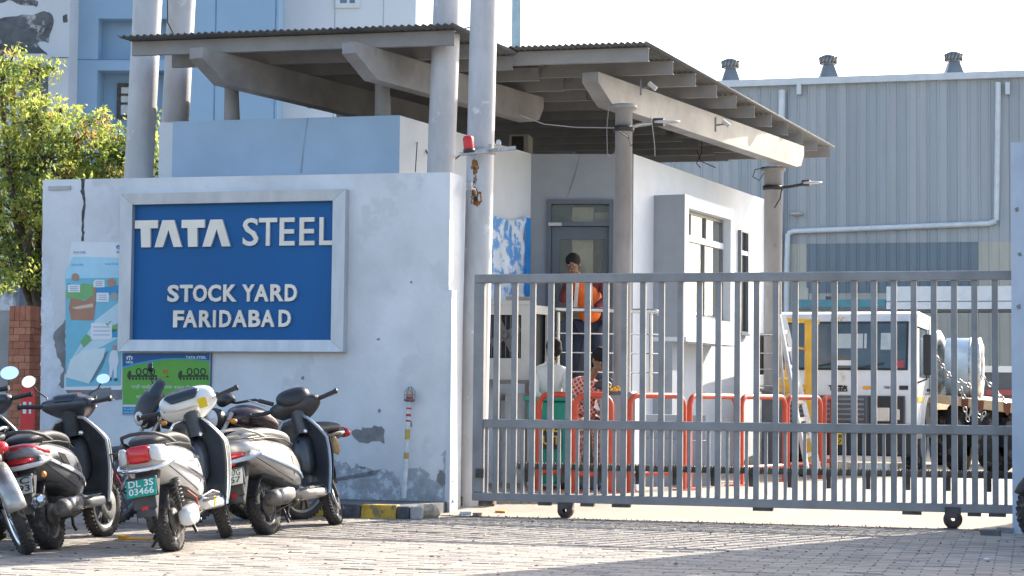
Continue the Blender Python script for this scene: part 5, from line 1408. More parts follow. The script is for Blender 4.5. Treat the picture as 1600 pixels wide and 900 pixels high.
# right flank: door window, mirror, stripe
def flank(nm, y0, y1, z0, z1, m, d=.01, bevel=0, par=None):
    b = MB(); b.box(W + .001, W + d, y0, y1, z0, z1); return tb(nm, m, bevel, par)(b)
flank('door_window', .32, 1.25, zwb - .12, zwt - .05, M_ws, .012, .02); flank('yellow_stripe', .1, D - .1, zgt - .1, zgt - .03, M_yel, .008); flank('door_seam', 1.3, 1.315, .8, ZTt - .15, M_tb, .006); flank('door_handle', 1.05, 1.2, zgt + .05, zgt + .09, M_tb, .03)
b = MB(); b.box(W + .08, W + .2, .05, .11, zwb - .1, zwt - .15); tb('mirror', M_tb, .03)(b)
b = MB(); b.tube([(W, .12, zwt - .05), (W + .13, .08, zwt - .1), (W + .13, .08, zwb - .15), (W, .12, zwb - .2)], .013, 6); tb('mirror_arm', M_tb)(b)
b = MB(); b.box(-.2, -.08, .05, .11, zwb - .1, zwt - .15); tb('mirror', M_tb, .03)(b)
# wheels, arch, chassis
M_tyre = mat('tyre', (.035, .035, .037), .85, var=.2, scale=8, bump=.5, col3=(.14, .125, .105), thr3=.52, scale3=6)
def truck_wheel(x, y, r=.47, w=.26, rimcol=None, side=1):
    b = MB(); prof = [(r * .58, -w / 2), (r * .9, -w / 2), (r, -w * .38), (r, w * .38), (r * .9, w / 2), (r * .58, w / 2)]
    b.lathe(prof, (x, y, r), (1, 0, 0), 28)
    for k in range(28):
        a = 2 * PI * k / 28; c = Vector((x, y + math.cos(a) * r, r + math.sin(a) * r)); tdir = Vector((0, -math.sin(a), math.cos(a)))
        for sx in (-.09, .03): b.bar(c + Vector((sx, 0, 0)), c + Vector((sx + .07, 0, 0)) + tdir * .03, .03, .03)
    w_ = tb('wheel', M_tyre)(b)
    b = MB(); b.lathe([(.0, .02), (r * .2, .02), (r * .25, -.04), (r * .5, -.02), (r * .6, .06)], (x + side * w * .3, y, r), (side, 0, 0), 22); tb('rim', mat('rim_' + (rimcol or 'white'), {'white': (.5, .5, .5), 'red': (.38, .06, .04)}[rimcol or 'white'], .5, var=.2), par=w_)(b)
    return w_
truck_wheel(W - .18, 1.0, side=1); truck_wheel(.18, 1.0, side=-1)
b = MB(); pts = []
for k in range(13):
    a = PI * k / 12; pts.append((1.0 + .60 * math.cos(a), .5 + .62 * math.sin(a)))
rows = [[(xx, y, z) for y, z in pts] for xx in (W - .42, W + .05)]
b.grid(rows); arch = tb('wheel_arch', mat('arch_pale', (.55, .53, .50), .5, var=.1))(b); q = arch.modifiers.new('s', 'SOLIDIFY'); q.thickness = .03
b = MB(); b.box(.45, .6, .2, 6.2, .55, .85); b.box(W - .6, W - .45, .2, 6.2, .55, .85); b.box(.2, W - .2, .2, 1.2, .45, .8); tb('chassis', M_tb)(b)
b = MB(); b.box(.02, W - .02, D + .25, 6.2, .9, 1.02); tb('load_bed', mat('bed_tan', (.52, .38, .24), .7, var=.15))(b)
truck_wheel(W - .25, 4.6, w=.3, rimcol='red')
# trailer with steel coils, right of the cab
TR = Plane(tuple(at(1452, 640, 27.9)[:2]), -30)
tl = thing('flatbed_trailer', 'tan steel flatbed trailer loaded with coils at the right end of the yard', 'trailer', (TR.o.x, TR.o.y, YZ))
M_tan = mat('deck_tan', (.66, .48, .30), .65, var=.12, scale=3)
u1 = TR.uz(1620, 640)[0]
bt = [TR.uz(1452, 616)[1], TR.uz(1600, 633)[1]]; bb_ = [TR.uz(1452, 628)[1], TR.uz(1600, 651)[1]]
b = MB(); b.hexa([TR.pt(0, bb_[0], .0), TR.pt(u1, bb_[1], 0), TR.pt(u1, bb_[1], -2.2), TR.pt(0, bb_[0], -2.2), TR.pt(0, bt[0], 0), TR.pt(u1, bt[1], 0), TR.pt(u1, bt[1], -2.2), TR.pt(0, bt[0], -2.2)]); b.build('deck', M_tan, tl, bevel=.01)
b = MB(); b.slab(TR, .2, u1, bb_[1] - .45, bb_[1] - .02, -1.6, -.35); b.build('chassis', M_tb, tl)
M_hook = mat('hook_rust', (.22, .09, .06), .8, var=.2)
for x, y in ((1508, 628), (1532, 632), (1574, 636)):
    u, z = TR.uz(x, y); b = MB(); b.poly(TR, [(u - .05, z + .06), (u + .05, z + .05), (u + .04, z - .08), (u, z - .12), (u - .05, z - .05)], .001, .02); b.build('lashing_hook', M_hook, tl)
for x, rc in ((1482, None), (1543, 'red'), (1590, 'red')):
    u = TR.uz(x, 690)[0]; r_ = .50; b = MB(); c = TR.pt(u, YZ + r_, -.5)
    ax = Vector((.75, -.66, 0)).normalized() if x > 1500 else Vector((.93, -.35, 0)).normalized()
    b.lathe([(r_ * .55, -.14), (r_ * .92, -.14), (r_, -.09), (r_, .09), (r_ * .92, .14), (r_ * .55, .14)], c, ax, 26); w_ = b.build('wheel', M_tyre, tl)
    b = MB(); b.lathe([(0, .03), (r_ * .2, .03), (r_ * .25, -.02), (r_ * .5, 0), (r_ * .6, .08)], c - ax * .1, -ax, 20); b.build('rim', mat('rim_red', (.38, .06, .04), .5) if rc else mat('rim_white', (.5, .5, .5), .5), w_)
# coils
M_coil = mat('coil_steel', (.50, .62, .72), .35, metal=.2, var=.08, scale=2, stretch=(1, 1, 3)); M_coile = mat('coil_edge', (.50, .54, .55), .5, metal=.3, var=.3, scale=9, bump=.6)
M_wrap = mat('coil_wrap_blue', (.03, .22, .60), .4)
def coil(px0, px1, pyt, pyb, Y, label):
    a = at(px0, (pyt + pyb) / 2, Y + .15); c = at(px1, (pyt + pyb) / 2, Y); r = (pyb - pyt) / 2 / FPX * Y; ax = (c - a).normalized(); L = (c - a).length
    t = thing('steel_coil', label, 'steel coil', tuple(a))
    b = MB(); b.lathe([(r * .55, 0), (r, 0), (r, L)], a, ax, 40); b.build('sheet_roll', M_coil, t)
    b = MB(); b.lathe([(r * 1.0, L - .03), (r * 1.015, L), (r * .9, L + .03), (r * .60, L + .02), (r * .5, L - .02), (r * .48, L - .5)], a, ax, 40); 
    b.v = [v + Vector((0, 0, 0)) + Vector((mn.noise(v * 9), mn.noise(v * 9 + Vector((5, 0, 0))), mn.noise(v * 9 + Vector((0, 5, 0))))) * .014 for v in b.v]; b.build('end_wrap', M_coile, t)
    for f in (.25, .7):
        b = MB(); b.lathe([(r + .002, L * f), (r + .006, L * f), (r + .006, L * f + .03), (r + .002, L * f + .03)], a, ax, 40); b.build('strap', M_coile, t)
    return t, a, ax, r, L
c1 = coil(1436, 1466, 517, 615, 28.6, 'steel coil nearest the truck cab, its sunlit side grey and blue'); c2 = coil(1480, 1532, 528, 622, 28.4, 'wide steel coil reflecting pale blue, right of the first one')
b = MB(); r = c1[3]; b.lathe([(r + .008, .05), (r + .008, .20)], c1[1], c1[2], 40); b.build('blue_wrap', M_wrap, c1[0])
# dark load and red strip beyond
ldk = thing('dark_machine', 'dark blue machine body with a red stripe at the far right behind the trailer', 'machine', tuple(at(1560, 650, 31)))
P = Plane(tuple(at(1560, 600, 31)[:2]), -15)
for nm, x0, y0, x1, y1, m, d in (('body', 1538, 582, 1640, 640, mat('machine_dark', (.07, .09, .11), .5), 0), ('stripe', 1540, 609, 1640, 618, mat('stripe_red', (.35, .08, .09), .5), .02), ('roof', 1535, 572, 1640, 582, M_wpaint, .03)):
    b = MB(); q = quadpx(P, x0, y0, x1, y1); b.slab(P, *q, -1.2 if d == 0 else 0.001, d + .001); b.build(nm, m, ldk)
b = MB(); q = quadpx(P, 1545, 640, 1640, 735); b.slab(P, *q, -1, -.2); b.build('underbody', M_tb, ldk)
# lashing chains
M_chain = mat('chain_steel', (.45, .44, .42), .4, metal=.6, var=.2)
def chain(pts, label):
    t = MB(); pts = [Vector(p) for p in pts]
    L = sum((pts[i + 1] - pts[i]).length for i in range(len(pts) - 1)); n = int(L / .065); k = 0
    def pos(s_):
        for i in range(len(pts) - 1):
            l = (pts[i + 1] - pts[i]).length
            if s_ <= l or i == len(pts) - 2: return pts[i].lerp(pts[i + 1], min(1, s_ / l)), (pts[i + 1] - pts[i]).normalized()
            s_ -= l
    for k in range(n):
        p, d_ = pos(k * L / n); sd_ = d_.cross(Vector((0, 0, 1) if k % 2 else (.3, 1, 0))).normalized()
        ring = [p + d_ * .042 * math.cos(a) + sd_ * .024 * math.sin(a) for a in [2 * PI * j / 8 for j in range(9)]]
        t.tube(ring, .009, 4, cap=False)
    o = t.build('lashing_chain', M_chain); tag(o, label, 'chain')
cY = 27.3
chain([at(1464, 560, cY), at(1478, 580, cY), at(1500, 606, cY), at(1508, 626, cY - .1)], 'lashing chain running from the first coil down to the deck hook')
chain([at(1484, 590, cY), at(1512, 600, cY), at(1532, 628, cY - .1)], 'lashing chain between the two steel coils')
chain([at(1536, 590, cY), at(1555, 610, cY), at(1574, 632, cY - .2)], 'lashing chain at the right of the wide steel coil')
chain([at(1508, 640, cY - .3), at(1512, 655, cY - .3), at(1520, 640, cY - .3), at(1534, 655, cY - .3), at(1540, 640, cY - .3)], 'slack chain looping below the tan trailer deck')
# ================================================================ TWO-WHEELERS
M_rub2 = mat('tyre_dusty', (.045, .043, .042), .85, var=.25, scale=10, bump=.6, bscale=90, col3=(.14, .125, .10), thr3=.54, scale3=7)
M_blk = mat('plastic_black', (.028, .029, .032), .42, var=.15, scale=6)
M_blkm = mat('plastic_matt', (.055, .056, .06), .62, var=.2, scale=8, col3=(.11, .105, .095), thr3=.6, scale3=5)
M_seat = mat('seat_black', (.04, .04, .042), .55, var=.15, bump=.4, bscale=150)
M_chrome = mat('chrome', (.75, .76, .78), .12, metal=1.0, var=.03)
M_alum = mat('cast_aluminium', (.42, .42, .41), .38, metal=.6, var=.2, scale=12)
M_rimg = mat('rim_grey', (.20, .20, .20), .45, metal=.4, var=.2, scale=10)
M_dirty = mat('engine_dirty', (.16, .15, .14), .6, metal=.3, var=.35, scale=14, bump=.5)
M_lred = mat('lens_red', (.55, .015, .02), .12, var=.05, coat=.5)
M_lclr = mat('lens_clear', (.60, .60, .60), .08, var=.08, coat=.6)
M_lamb = mat('lens_amber', (.62, .25, .03), .15, coat=.5)
M_mirg = mat('mirror_glass', (.85, .87, .9), .03, metal=1.0, var=0)
M_sticker = mat('sticker_yellow', (.78, .52, .0), .5)

def wheel(root, x, r, w, rim, nsp=5, xf=None, spokes=False, name='wheel', disc=False):
    b = MB(); 
    if xf: b.m = xf
    h = w / 2
    b.lathe([(r - w * .72, -h * .62), (r - w * .45, -h * .95), (r - w * .2, -h * .9), (r - w * .06, -h * .6), (r, -h * .25), (r, h * .25), (r - w * .06, h * .6), (r - w * .2, h * .9), (r - w * .45, h * .95), (r - w * .72, h * .62)], (x, 0, r), (0, 1, 0), 40)
    # tread blocks
    n = 44
    for k in range(n):
        a = 2 * PI * k / n
        for sy, off in ((-.30, 0), (.30, .5)):
            a2 = a + off * 2 * PI / n
            c = Vector((x + math.cos(a2) * (r + .001), sy * w, r + math.sin(a2) * (r + .001))); t_ = Vector((-math.sin(a2), 0, math.cos(a2)))
            c -= Vector((math.cos(a2), 0, math.sin(a2))) * .008
            b.bar(c - t_ * .009 + Vector((0, -.2 * w, 0)) * (1 if sy > 0 else -1) * .5, c + t_ * .009 + Vector((0, .2 * w, 0)) * (1 if sy > 0 else -1) * .6, .013, .014, up=(math.cos(a2), 0, math.sin(a2)))
    ty = b.build(name, M_rub2, root)
    ri = r - w * .70
    b = MB(); b.m = xf or Matrix.Identity(4)
    b.lathe([(ri + .006, -h * .66), (ri - .012, -h * .6), (ri - .022, -h * .3), (ri - .022, h * .3), (ri - .012, h * .6), (ri + .006, h * .66)], (x, 0, r), (0, 1, 0), 36)
    b.lathe([(0, -h * .7), (.035, -h * .7), (.04, -h * .4), (.04, h * .4), (.035, h * .7), (0, h * .7)], (x, 0, r), (0, 1, 0), 20)
    if spokes:
        for k in range(24):
            a = 2 * PI * k / 24; b.bar((x + math.cos(a) * .035, (h * .5 if k % 2 else -h * .5), r + math.sin(a) * .035), (x + math.cos(a + .3 * (1 if k % 4 < 2 else -1)) * (ri - .015), 0, r + math.sin(a + .3 * (1 if k % 4 < 2 else -1)) * (ri - .015)), .004, .004)
    else:
        for k in range(nsp):
            a = 2 * PI * k / nsp + .3
            for da in (-.16, .16):
                b.bar((x + math.cos(a) * .03, 0, r + math.sin(a) * .03), (x + math.cos(a + da) * (ri - .012), 0, r + math.sin(a + da) * (ri - .012)), .018, w * .34, up=(0, 1, 0))
    b.build('rim', rim, ty)
    if disc:
        b = MB(); b.m = xf or Matrix.Identity(4); b.lathe([(.05, -h - .012), (.11, -h - .012), (.11, -h - .008), (.05, -h - .008)], (x, 0, r), (0, 1, 0), 26); b.build('brake_disc', M_alum, ty)
    return ty

def plate(root, xc, zc, w, h, m_, lines, ink, tilt=.12, y0=0, par=None):
    """number plate facing backwards (local -x)"""
    P = Plane((xc, y0), -90)      # u runs to the rider's right when looking at the back
    # u direction for angle -90 is (0,-1): rider's right -> viewer's right from behind
    b = MB(); b.slab(P, -w / 2, w / 2, zc - h / 2, zc + h / 2, 0, .006)
    sh = Matrix.Identity(4); sh[0][2] = tilt; sh[0][3] = -tilt * zc
    b.v = [sh @ v for v in b.v]; pl_ = b.build('number_plate', m_, root, bevel=.002)
    b = MB(); k = len(lines)
    for i, s_ in enumerate(lines):
        hh = h * .72 / k; z1 = zc + h * .40 - i * (h * .84 / k); ww = w * .84
        text_on(b, P, s_, -ww / 2, ww / 2, z1 - hh, z1, .0065, .008, .015)
    b.v = [sh @ v for v in b.v]; b.build('lettering', mat('ink_%s' % ink[0], ink[1], .5), pl_)
    return pl_

def mirror(root, base, tip, size, facing=(-1, 0, 0), nm='mirror', shape=1.35, glass=True, back=None):
    base = Vector(base); tip = Vector(tip); mid = base.lerp(tip, .55) + Vector((.01, 0, -.01))
    b = MB(); b.tube([base, base + Vector((0, 0, .03)), mid, tip], .0055, 8); st = b.build('mirror_stem', M_blk, root)
    f_ = Vector(facing).normalized(); x = f_.cross(Vector((0, 0, 1))).normalized(); y = x.cross(f_)
    def disc(rw, rh, d0, d1, n=18, dome=0):
        vs_ = []; fs = []
        rings = [(1, d0), (1.0, d1)] if not dome else [(1, d0), (.96, d0 - dome * .35), (.75, d0 - dome * .8), (.4, d0 - dome), (.01, d0 - dome * 1.05)]
        for s_, d_ in rings:
            for k in range(n):
                a = 2 * PI * k / n; vs_.append(tip + f_ * d_ + x * rw * s_ * math.cos(a) + y * rh * s_ * math.sin(a))
        for i in range(len(rings) - 1):
            for k in range(n): fs.append((i * n + k, i * n + (k + 1) % n, (i + 1) * n + (k + 1) % n, (i + 1) * n + k))
        if not dome: fs.append(tuple(range(n, 2 * n)))
        return vs_, fs
    b = MB(); v, f = disc(size * shape, size, .004, .004, dome=.04); b.add(v, f, True); h_ = b.build(nm, back or M_blk, root)
    b = MB(); v, f = disc(size * shape * .98, size * .98, .0045, .007); b.add(v, f); b.build('mirror_glass', M_mirg, h_)

def handle_xf(steer, x0=.98, z0=.75, rake=R(26)):
    ax = Vector((-math.sin(rake), 0, math.cos(rake))); c = Vector((x0, 0, z0))
    return Matrix.Translation(c) @ Matrix.Rotation(steer, 4, ax) @ Matrix.Translation(-c)

def scooter(label, body, inner, seatm, steer=0.0, plate_args=None, tail='bar', mirrors=(), rackm=None, trim=None, silencer=True, apron=None, cowl=None, rimm=None, r=.215, plate_m=None, redmir=False, guard=False, group='scooters and motorcycles parked by the wall', fender=None):
    t = thing('scooter', label, 'scooter', (0, 0, 0), 0, group)
    apron = apron or body; cowl = cowl or body; rimm = rimm or M_rimg
    w_ = .105; WB_ = 1.24
    wheel(t, 0, r, w_, rimm)
    xf = handle_xf(steer)
    wheel(t, WB_, r, .095, rimm, xf=xf, disc=True)
    # tail body
    secs = [(-.43, 0, .665, .045, .02, 2.2), (-.41, 0, .66, .105, .055, 2.6), (-.34, 0, .645, .145, .085, 2.8), (-.22, 0, .615, .175, .115, 2.9), (-.05, 0, .575, .195, .145, 3.0), (.14, 0, .535, .20, .165, 3.0), (.30, 0, .50, .19, .175, 3.0), (.42, 0, .45, .165, .165, 2.6), (.50, 0, .40, .12, .13, 2.4)]
    b = MB(); b.loft(secs, 22); tb_ = b.build('body', body, t, subd=1)
    # crease panel along each side
    for sy in (-1, 1):
        b = MB(); rows = []
        for i in range(13):
            f = i / 12; x = -.36 + .80 * f; 
            j = max(k for k in range(len(secs)) if secs[k][0] <= x); j = min(j, len(secs) - 2); g_ = (x - secs[j][0]) / (secs[j + 1][0] - secs[j][0])
            hw = secs[j][3] * (1 - g_) + secs[j + 1][3] * g_; zc = secs[j][2] * (1 - g_) + secs[j + 1][2] * g_; hh = secs[j][4] * (1 - g_) + secs[j + 1][4] * g_
            rows.append([(x, sy * (hw + .002), zc - hh * .10 - .01), (x, sy * (hw + .010), zc - hh * .18 - .01), (x, sy * (hw + .002), zc - hh * .28 - .012)])
        b.grid(rows); b.build('side_moulding', trim or body, t)
    # panel gaps, fuel cap, dark inner fender, kick lever
    def on_body(x, an):
        j = max(k for k in range(len(secs)) if secs[k][0] <= x); j = min(j, len(secs) - 2); g_ = (x - secs[j][0]) / (secs[j + 1][0] - secs[j][0])
        hw = secs[j][3] * (1 - g_) + secs[j + 1][3] * g_; zc = secs[j][2] * (1 - g_) + secs[j + 1][2] * g_; hh = secs[j][4] * (1 - g_) + secs[j + 1][4] * g_
        ca, sa = math.cos(an), math.sin(an); e = 2.9
        return Vector((x, hw * .992 * math.copysign(abs(ca) ** (2 / e), ca), zc + hh * .985 * math.copysign(abs(sa) ** (2 / e), sa)))
    for sy in (-1, 1):
        def pan(lst): return [(lambda p: Vector((p.x, sy * p.y, p.z)))(on_body(x, R(a))) for x, a in lst]
        b = MB(); b.tube(pan([(-.33, 42), (-.2, 40), (-.05, 38), (.1, 34), (.24, 28), (.36, 20), (.46, 5)]), .0035, 5, cap=False); b.build('panel_gap', M_blk, t)
        b = MB(); b.tube(pan([(.20, 30), (.22, 5), (.24, -20), (.25, -45)]), .0035, 5, cap=False); b.build('panel_gap', M_blk, t)
        b = MB(); b.tube(pan([(-.30, -28), (-.15, -34), (0, -38), (.14, -40), (.25, -42)]), .004, 5, cap=False); b.build('panel_gap', M_blk, t)
        b = MB(); b.m = xf; b.ball((.985, sy * .13, .955), (.03, .028, .016), 6); b.build('front_indicator', M_lamb, t)
    b = MB(); rows = []
    for i in range(11):
        a = R(20 + i * 14); rr = r + .03
        rows.append([(math.cos(a) * rr, y_, r + math.sin(a) * rr) for y_ in (-.08, -.05, 0, .05, .08)])
    b.grid(rows); b.build('inner_fender', M_blk, t, solid=.005)
    b = MB(); b.loft([(-.10, 0, .44, .10, .03, 3), (.1, 0, .41, .14, .06, 3), (.4, 0, .36, .14, .07, 3)], 12); b.build('underbody', M_blk, t)
    b = MB(); b.tube([(.20, .15, r + .03), (.10, .17, r + .02), (-.02, .175, r + .06), (-.03, .22, r + .065)], .008, 6); b.build('kick_lever', M_alum, t)
    b = MB(); b.box(-.462, -.458, -.02, .02, .30, .33); b.build('reflector', M_lred, t)
    # seat
    b = MB(); b.loft([(-.34, 0, .735, .05, .012), (-.32, 0, .742, .10, .028), (-.20, 0, .757, .135, .042), (-.02, 0, .765, .145, .045), (.14, 0, .752, .145, .042), (.30, 0, .735, .135, .045), (.44, 0, .705, .11, .045), (.52, 0, .665, .06, .03)], 18, ex=2.8); b.build('seat', seatm, t, subd=1)
    b = MB(); b.tube([(-.30, -.146, .71), (-.05, -.165, .712), (.2, -.162, .695), (.42, -.12, .66)], .006, 6); b.tube([(-.30, .146, .71), (-.05, .165, .712), (.2, .162, .695), (.42, .12, .66)], .006, 6); b.build('seat_piping', M_blk, t)
    # grab rail
    gm = rackm or M_blkm
    b = MB(); b.tube([(-.12, -.155, .72), (-.26, -.15, .76), (-.39, -.11, .79), (-.43, -.04, .80), (-.43, .04, .80), (-.39, .11, .79), (-.26, .15, .76), (-.12, .155, .72)], .0125, 10); b.build('grab_rail', gm, t)
    # tail lamp
    if tail == 'bar':
        b = MB(); b.loft([(-.458, 0, .665, .062, .040, 5), (-.445, 0, .665, .076, .056, 5), (-.38, 0, .665, .08, .06, 4)], 20); tl_ = b.build('tail_lamp', M_lred, t)
        for sy in (-1, 1):
            b = MB(); b.loft([(-.450, sy * .094, .665, .016, .040, 3), (-.425, sy * .108, .663, .030, .055, 3), (-.35, sy * .130, .655, .036, .058, 3)], 14); b.build('indicator', M_lclr, t)
    else:
        b = MB(); b.loft([(-.447, 0, .60, .05, .010, 3), (-.432, 0, .605, .09, .020, 3), (-.39, 0, .61, .105, .022, 3)], 16); b.build('tail_lamp', M_lred, t)
        for sy in (-1, 1):
            b = MB(); b.ball((-.36, sy * .155, .60), (.05, .02, .028), 6); b.build('indicator', M_lclr, t)
    # lip under the lamps, control cables, brake drum
    b = MB(); b.tube([(-.30, -.185, .60), (-.40, -.15, .575), (-.465, -.06, .565), (-.465, .06, .565), (-.40, .15, .575), (-.30, .185, .60)], .016, 8); b.build('bumper_lip', trim or body, t)
    for sy in (-1, 1):
        b = MB(); b.m = xf; b.tube([(.90, sy * .19, .98), (.97, sy * .17, 1.03), (1.0, sy * .09, .99), (.96, sy * .03, .90)], .0045, 6); b.build('control_cable', M_blk, t)
    b = MB(); b.lathe([(0, .062), (.05, .06), (.075, .05), (.078, .03)], (0, 0, r), (0, -1, 0), 22); b.build('brake_drum', M_dirty, t)
    b = MB(); b.tube([(.0, -.075, r - .06), (.2, -.11, .20), (.45, -.12, .24)], .005, 6); b.build('brake_cable', M_blk, t)
    # rear mudguard and plate
    b = MB(); rows = []
    for i in range(9):
        a = R(150 - i * 18); rr = r + .045
        x = math.cos(a) * rr; z = r + .02 + math.sin(a) * rr
        x = -.30 - .17 * i / 8; z = .60 - .34 * (i / 8); ww = .085 - .02 * (i / 8)
        rows.append([(x + .02, -ww, z - .03), (x, -ww * .9, z), (x - .012, 0, z + .004), (x, ww * .9, z), (x + .02, ww, z - .03)])
    b.grid(rows); b.build('rear_mudguard', M_blkm, t, solid=.006)
    if plate_args:
        plate(t, -.475, .455, .20, .12, plate_args[0], plate_args[1], plate_args[2], tilt=-.0 + .22)
        b = MB(); b.box(-.470, -.44, -.105, .105, .39, .52); b.box(-.46, -.43, -.08, .08, .31, .40); b.build('plate_holder', M_blkm, t, bevel=.01)
    # inner body below (engine case), shock, silencer
    b = MB(); b.loft([(-.06, .105, r + .01, .03, .05), (.0, .115, r + .01, .04, .085), (.15, .115, r + .02, .04, .075), (.38, .10, r + .05, .05, .08), (.5, .06, r + .10, .06, .07)], 14); b.build('engine_case', M_dirty, t)
    b = MB(); b.loft([(.12, 0, .34, .08, .06), (.3, 0, .30, .10, .1), (.5, 0, .27, .10, .08)], 12); b.build('engine', M_dirty, t)
    sy = .11 if silencer else -.11
    b = MB(); b.tube([(-.05, sy, r + .04), (-.14, sy, .58)], .013, 8); n_ = 9
    for k in range(n_ * 8):
        pass
    sp = [Vector((-.055 - .075 * k / 72, sy, r + .09 + .24 * k / 72)) + Vector((math.cos(k * 2 * PI / 8), math.sin(k * 2 * PI / 8), 0)) * .030 for k in range(73)]
    b.tube(sp, .007, 5); b.build('shock_absorber', M_alum if body.name != 'scooter_white' else M_dirty, t)
    if silencer:
        y = -.165
        b = MB(); b.lathe([(0, -.02), (.035, -.015), (.055, .0), (.062, .06), (.064, .26), (.05, .33), (.03, .36), (.02, .45)], (-.20, y, .26), (1, .02, .03), 20)
        sl_ = b.build('silencer', M_dirty if not guard else M_dirty, t)
        b = MB(); b.loft([(-.13, y - .045, .275, .018, .018), (-.11, y - .05, .275, .025, .045), (.02, y - .052, .28, .026, .05), (.10, y - .048, .28, .02, .04)], 12); b.build('heat_shield', M_alum, sl_)
        b = MB(); b.tube([(.22, y, .27), (.34, -.12, .22), (.42, -.05, .2)], .017, 8); b.build('exhaust_pipe', M_dirty, t)
    else:
        b = MB(); b.loft([(-.10, -.13, r + .0, .03, .03, 3), (-.08, -.14, r + .0, .05, .065, 3.2), (.10, -.14, r + .015, .055, .075, 3.4), (.16, -.13, r + .02, .04, .06, 3)], 18); b.build('motor_housing', body, t, subd=1)
        for (dx, dz) in ((-.05, .04), (.08, .05), (-.04, -.04), (.08, -.03)):
            b = MB(); b.lathe([(0, .004), (.009, .004), (.009, 0)], (dx, -.196, r + dz), (0, -1, 0), 8); b.build('bolt', M_alum, t)
    # floor and foot guard
    b = MB(); b.loft([(.40, 0, .30, .15, .05, 3.5), (.5, 0, .275, .17, .04, 4), (.85, 0, .27, .165, .04, 4), (.95, 0, .31, .15, .06, 3.5)], 18); b.build('floorboard', body, t)
    b = MB(); b.box(.45, .90, -.145, .145, .312, .318); b.build('floor_mat', M_blkm, t)
    # leg shield: inner and outer skins
    def shield(off, name, m, wmul=1.0, top=.87):
        rows = []
        for i in range(15):
            f = i / 14; z = .25 + (top - .25) * f
            x = .93 + .05 * math.sin(f * PI * .9) - .06 * f + off * (math.sin(max(0, min(1, f)) * PI) ** .6)
            hw = (.175 + .055 * math.sin(min(1, f * 1.25) * PI * .55) - .12 * max(0, f - .72) / .28 * f) * wmul
            row = []
            for j in range(13):
                s_ = j / 6 - 1; xx = x - .075 * s_ * s_ + (.11 * (1 - abs(s_)) * (.8 - .5 * f) if off > .05 else 0)
                row.append((xx, s_ * hw, z + .02 * (1 - s_ * s_)))
            rows.append(row)
        b = MB(); b.grid(rows); return b.build(name, m, t, solid=.008), rows
    o1, rows1 = shield(0, 'leg_shield_inner', inner)
    o2, rows2 = shield(.06, 'front_apron', apron, 1.02)
    edge = [Vector(r_[0]) for r_ in rows1] + [Vector(p) for p in rows1[-1][1:-1]] + [Vector(r_[-1]) for r_ in rows1[::-1]]
    b = MB(); b.tube(edge, .011, 8); b.build('shield_trim', trim or M_alum, t)
    b = MB(); b.loft([(.78, 0, .55, .03, .09, 3), (.82, 0, .56, .07, .14, 3), (.93, 0, .60, .08, .17, 3)], 14); b.build('glove_panel', inner, t)
    b = MB(); b.lathe([(0, .012), (.016, .012), (.02, 0)], (.845, -.06, .77), (-1, 0, .1), 14); b.build('ignition_lock', M_chrome, t)
    b = MB(); b.tube([(.83, 0, .70), (.80, 0, .69), (.79, 0, .71)], .008, 6); b.build('bag_hook', M_blk, t)
    # front fender and fork
    b = MB(); b.m = xf; rows = []
    for i in range(13):
        a = R(168 - i * 11.5); rr = r + .035
        rows.append([(WB_ + math.cos(a) * (rr - .03), -.065, r + math.sin(a) * (rr - .03)), (WB_ + math.cos(a) * rr, -.05, r + math.sin(a) * rr), (WB_ + math.cos(a) * (rr + .012), 0, r + math.sin(a) * (rr + .012)), (WB_ + math.cos(a) * rr, .05, r + math.sin(a) * rr), (WB_ + math.cos(a) * (rr - .03), .065, r + math.sin(a) * (rr - .03))])
    b.grid(rows); b.build('front_fender', fender or apron, t, solid=.006)
    b = MB(); b.m = xf; b.tube([(WB_, -.068, r), (WB_ - .12, -.068, r + .2)], .016, 8); b.tube([(WB_, .068, r), (WB_ - .12, .068, r + .2)], .016, 8); b.tube([(WB_ - .13, 0, r + .23), (.98, 0, .75)], .025, 8); b.build('fork', M_blkm, t)
    # handlebar cowl
    b = MB(); b.m = xf
    b.loft([(.78, 0, .985, .13, .02, 2.6), (.80, 0, .99, .20, .045, 2.6), (.86, 0, .985, .225, .07, 2.6), (.92, 0, .97, .19, .095, 2.4), (.985, 0, .94, .12, .085, 2.3), (1.02, 0, .915, .06, .05, 2.2)], 22)
    b.build('handlebar_cowl', cowl, t, subd=1)
    b = MB(); b.m = xf; b.tube([(.88, 0, .76), (.87, 0, .95)], .06, 12); b.build('steering_neck', inner, t)
    b = MB(); b.m = xf; b.loft([(1.0, 0, .93, .075, .05, 2.2), (1.03, 0, .915, .05, .035, 2.2), (1.04, 0, .91, .01, .01)], 16); b.build('headlamp', M_lclr, t)
    b = MB(); b.m = xf @ Matrix.Translation((.83, 0, 1.035)) @ Matrix.Rotation(R(-28), 4, 'Y'); b.loft([(-.055, 0, 0, .07, .008, 3), (0, 0, .012, .105, .014, 3), (.055, 0, 0, .075, .008, 3)], 16); b.build('instrument_glass', M_glass, t)
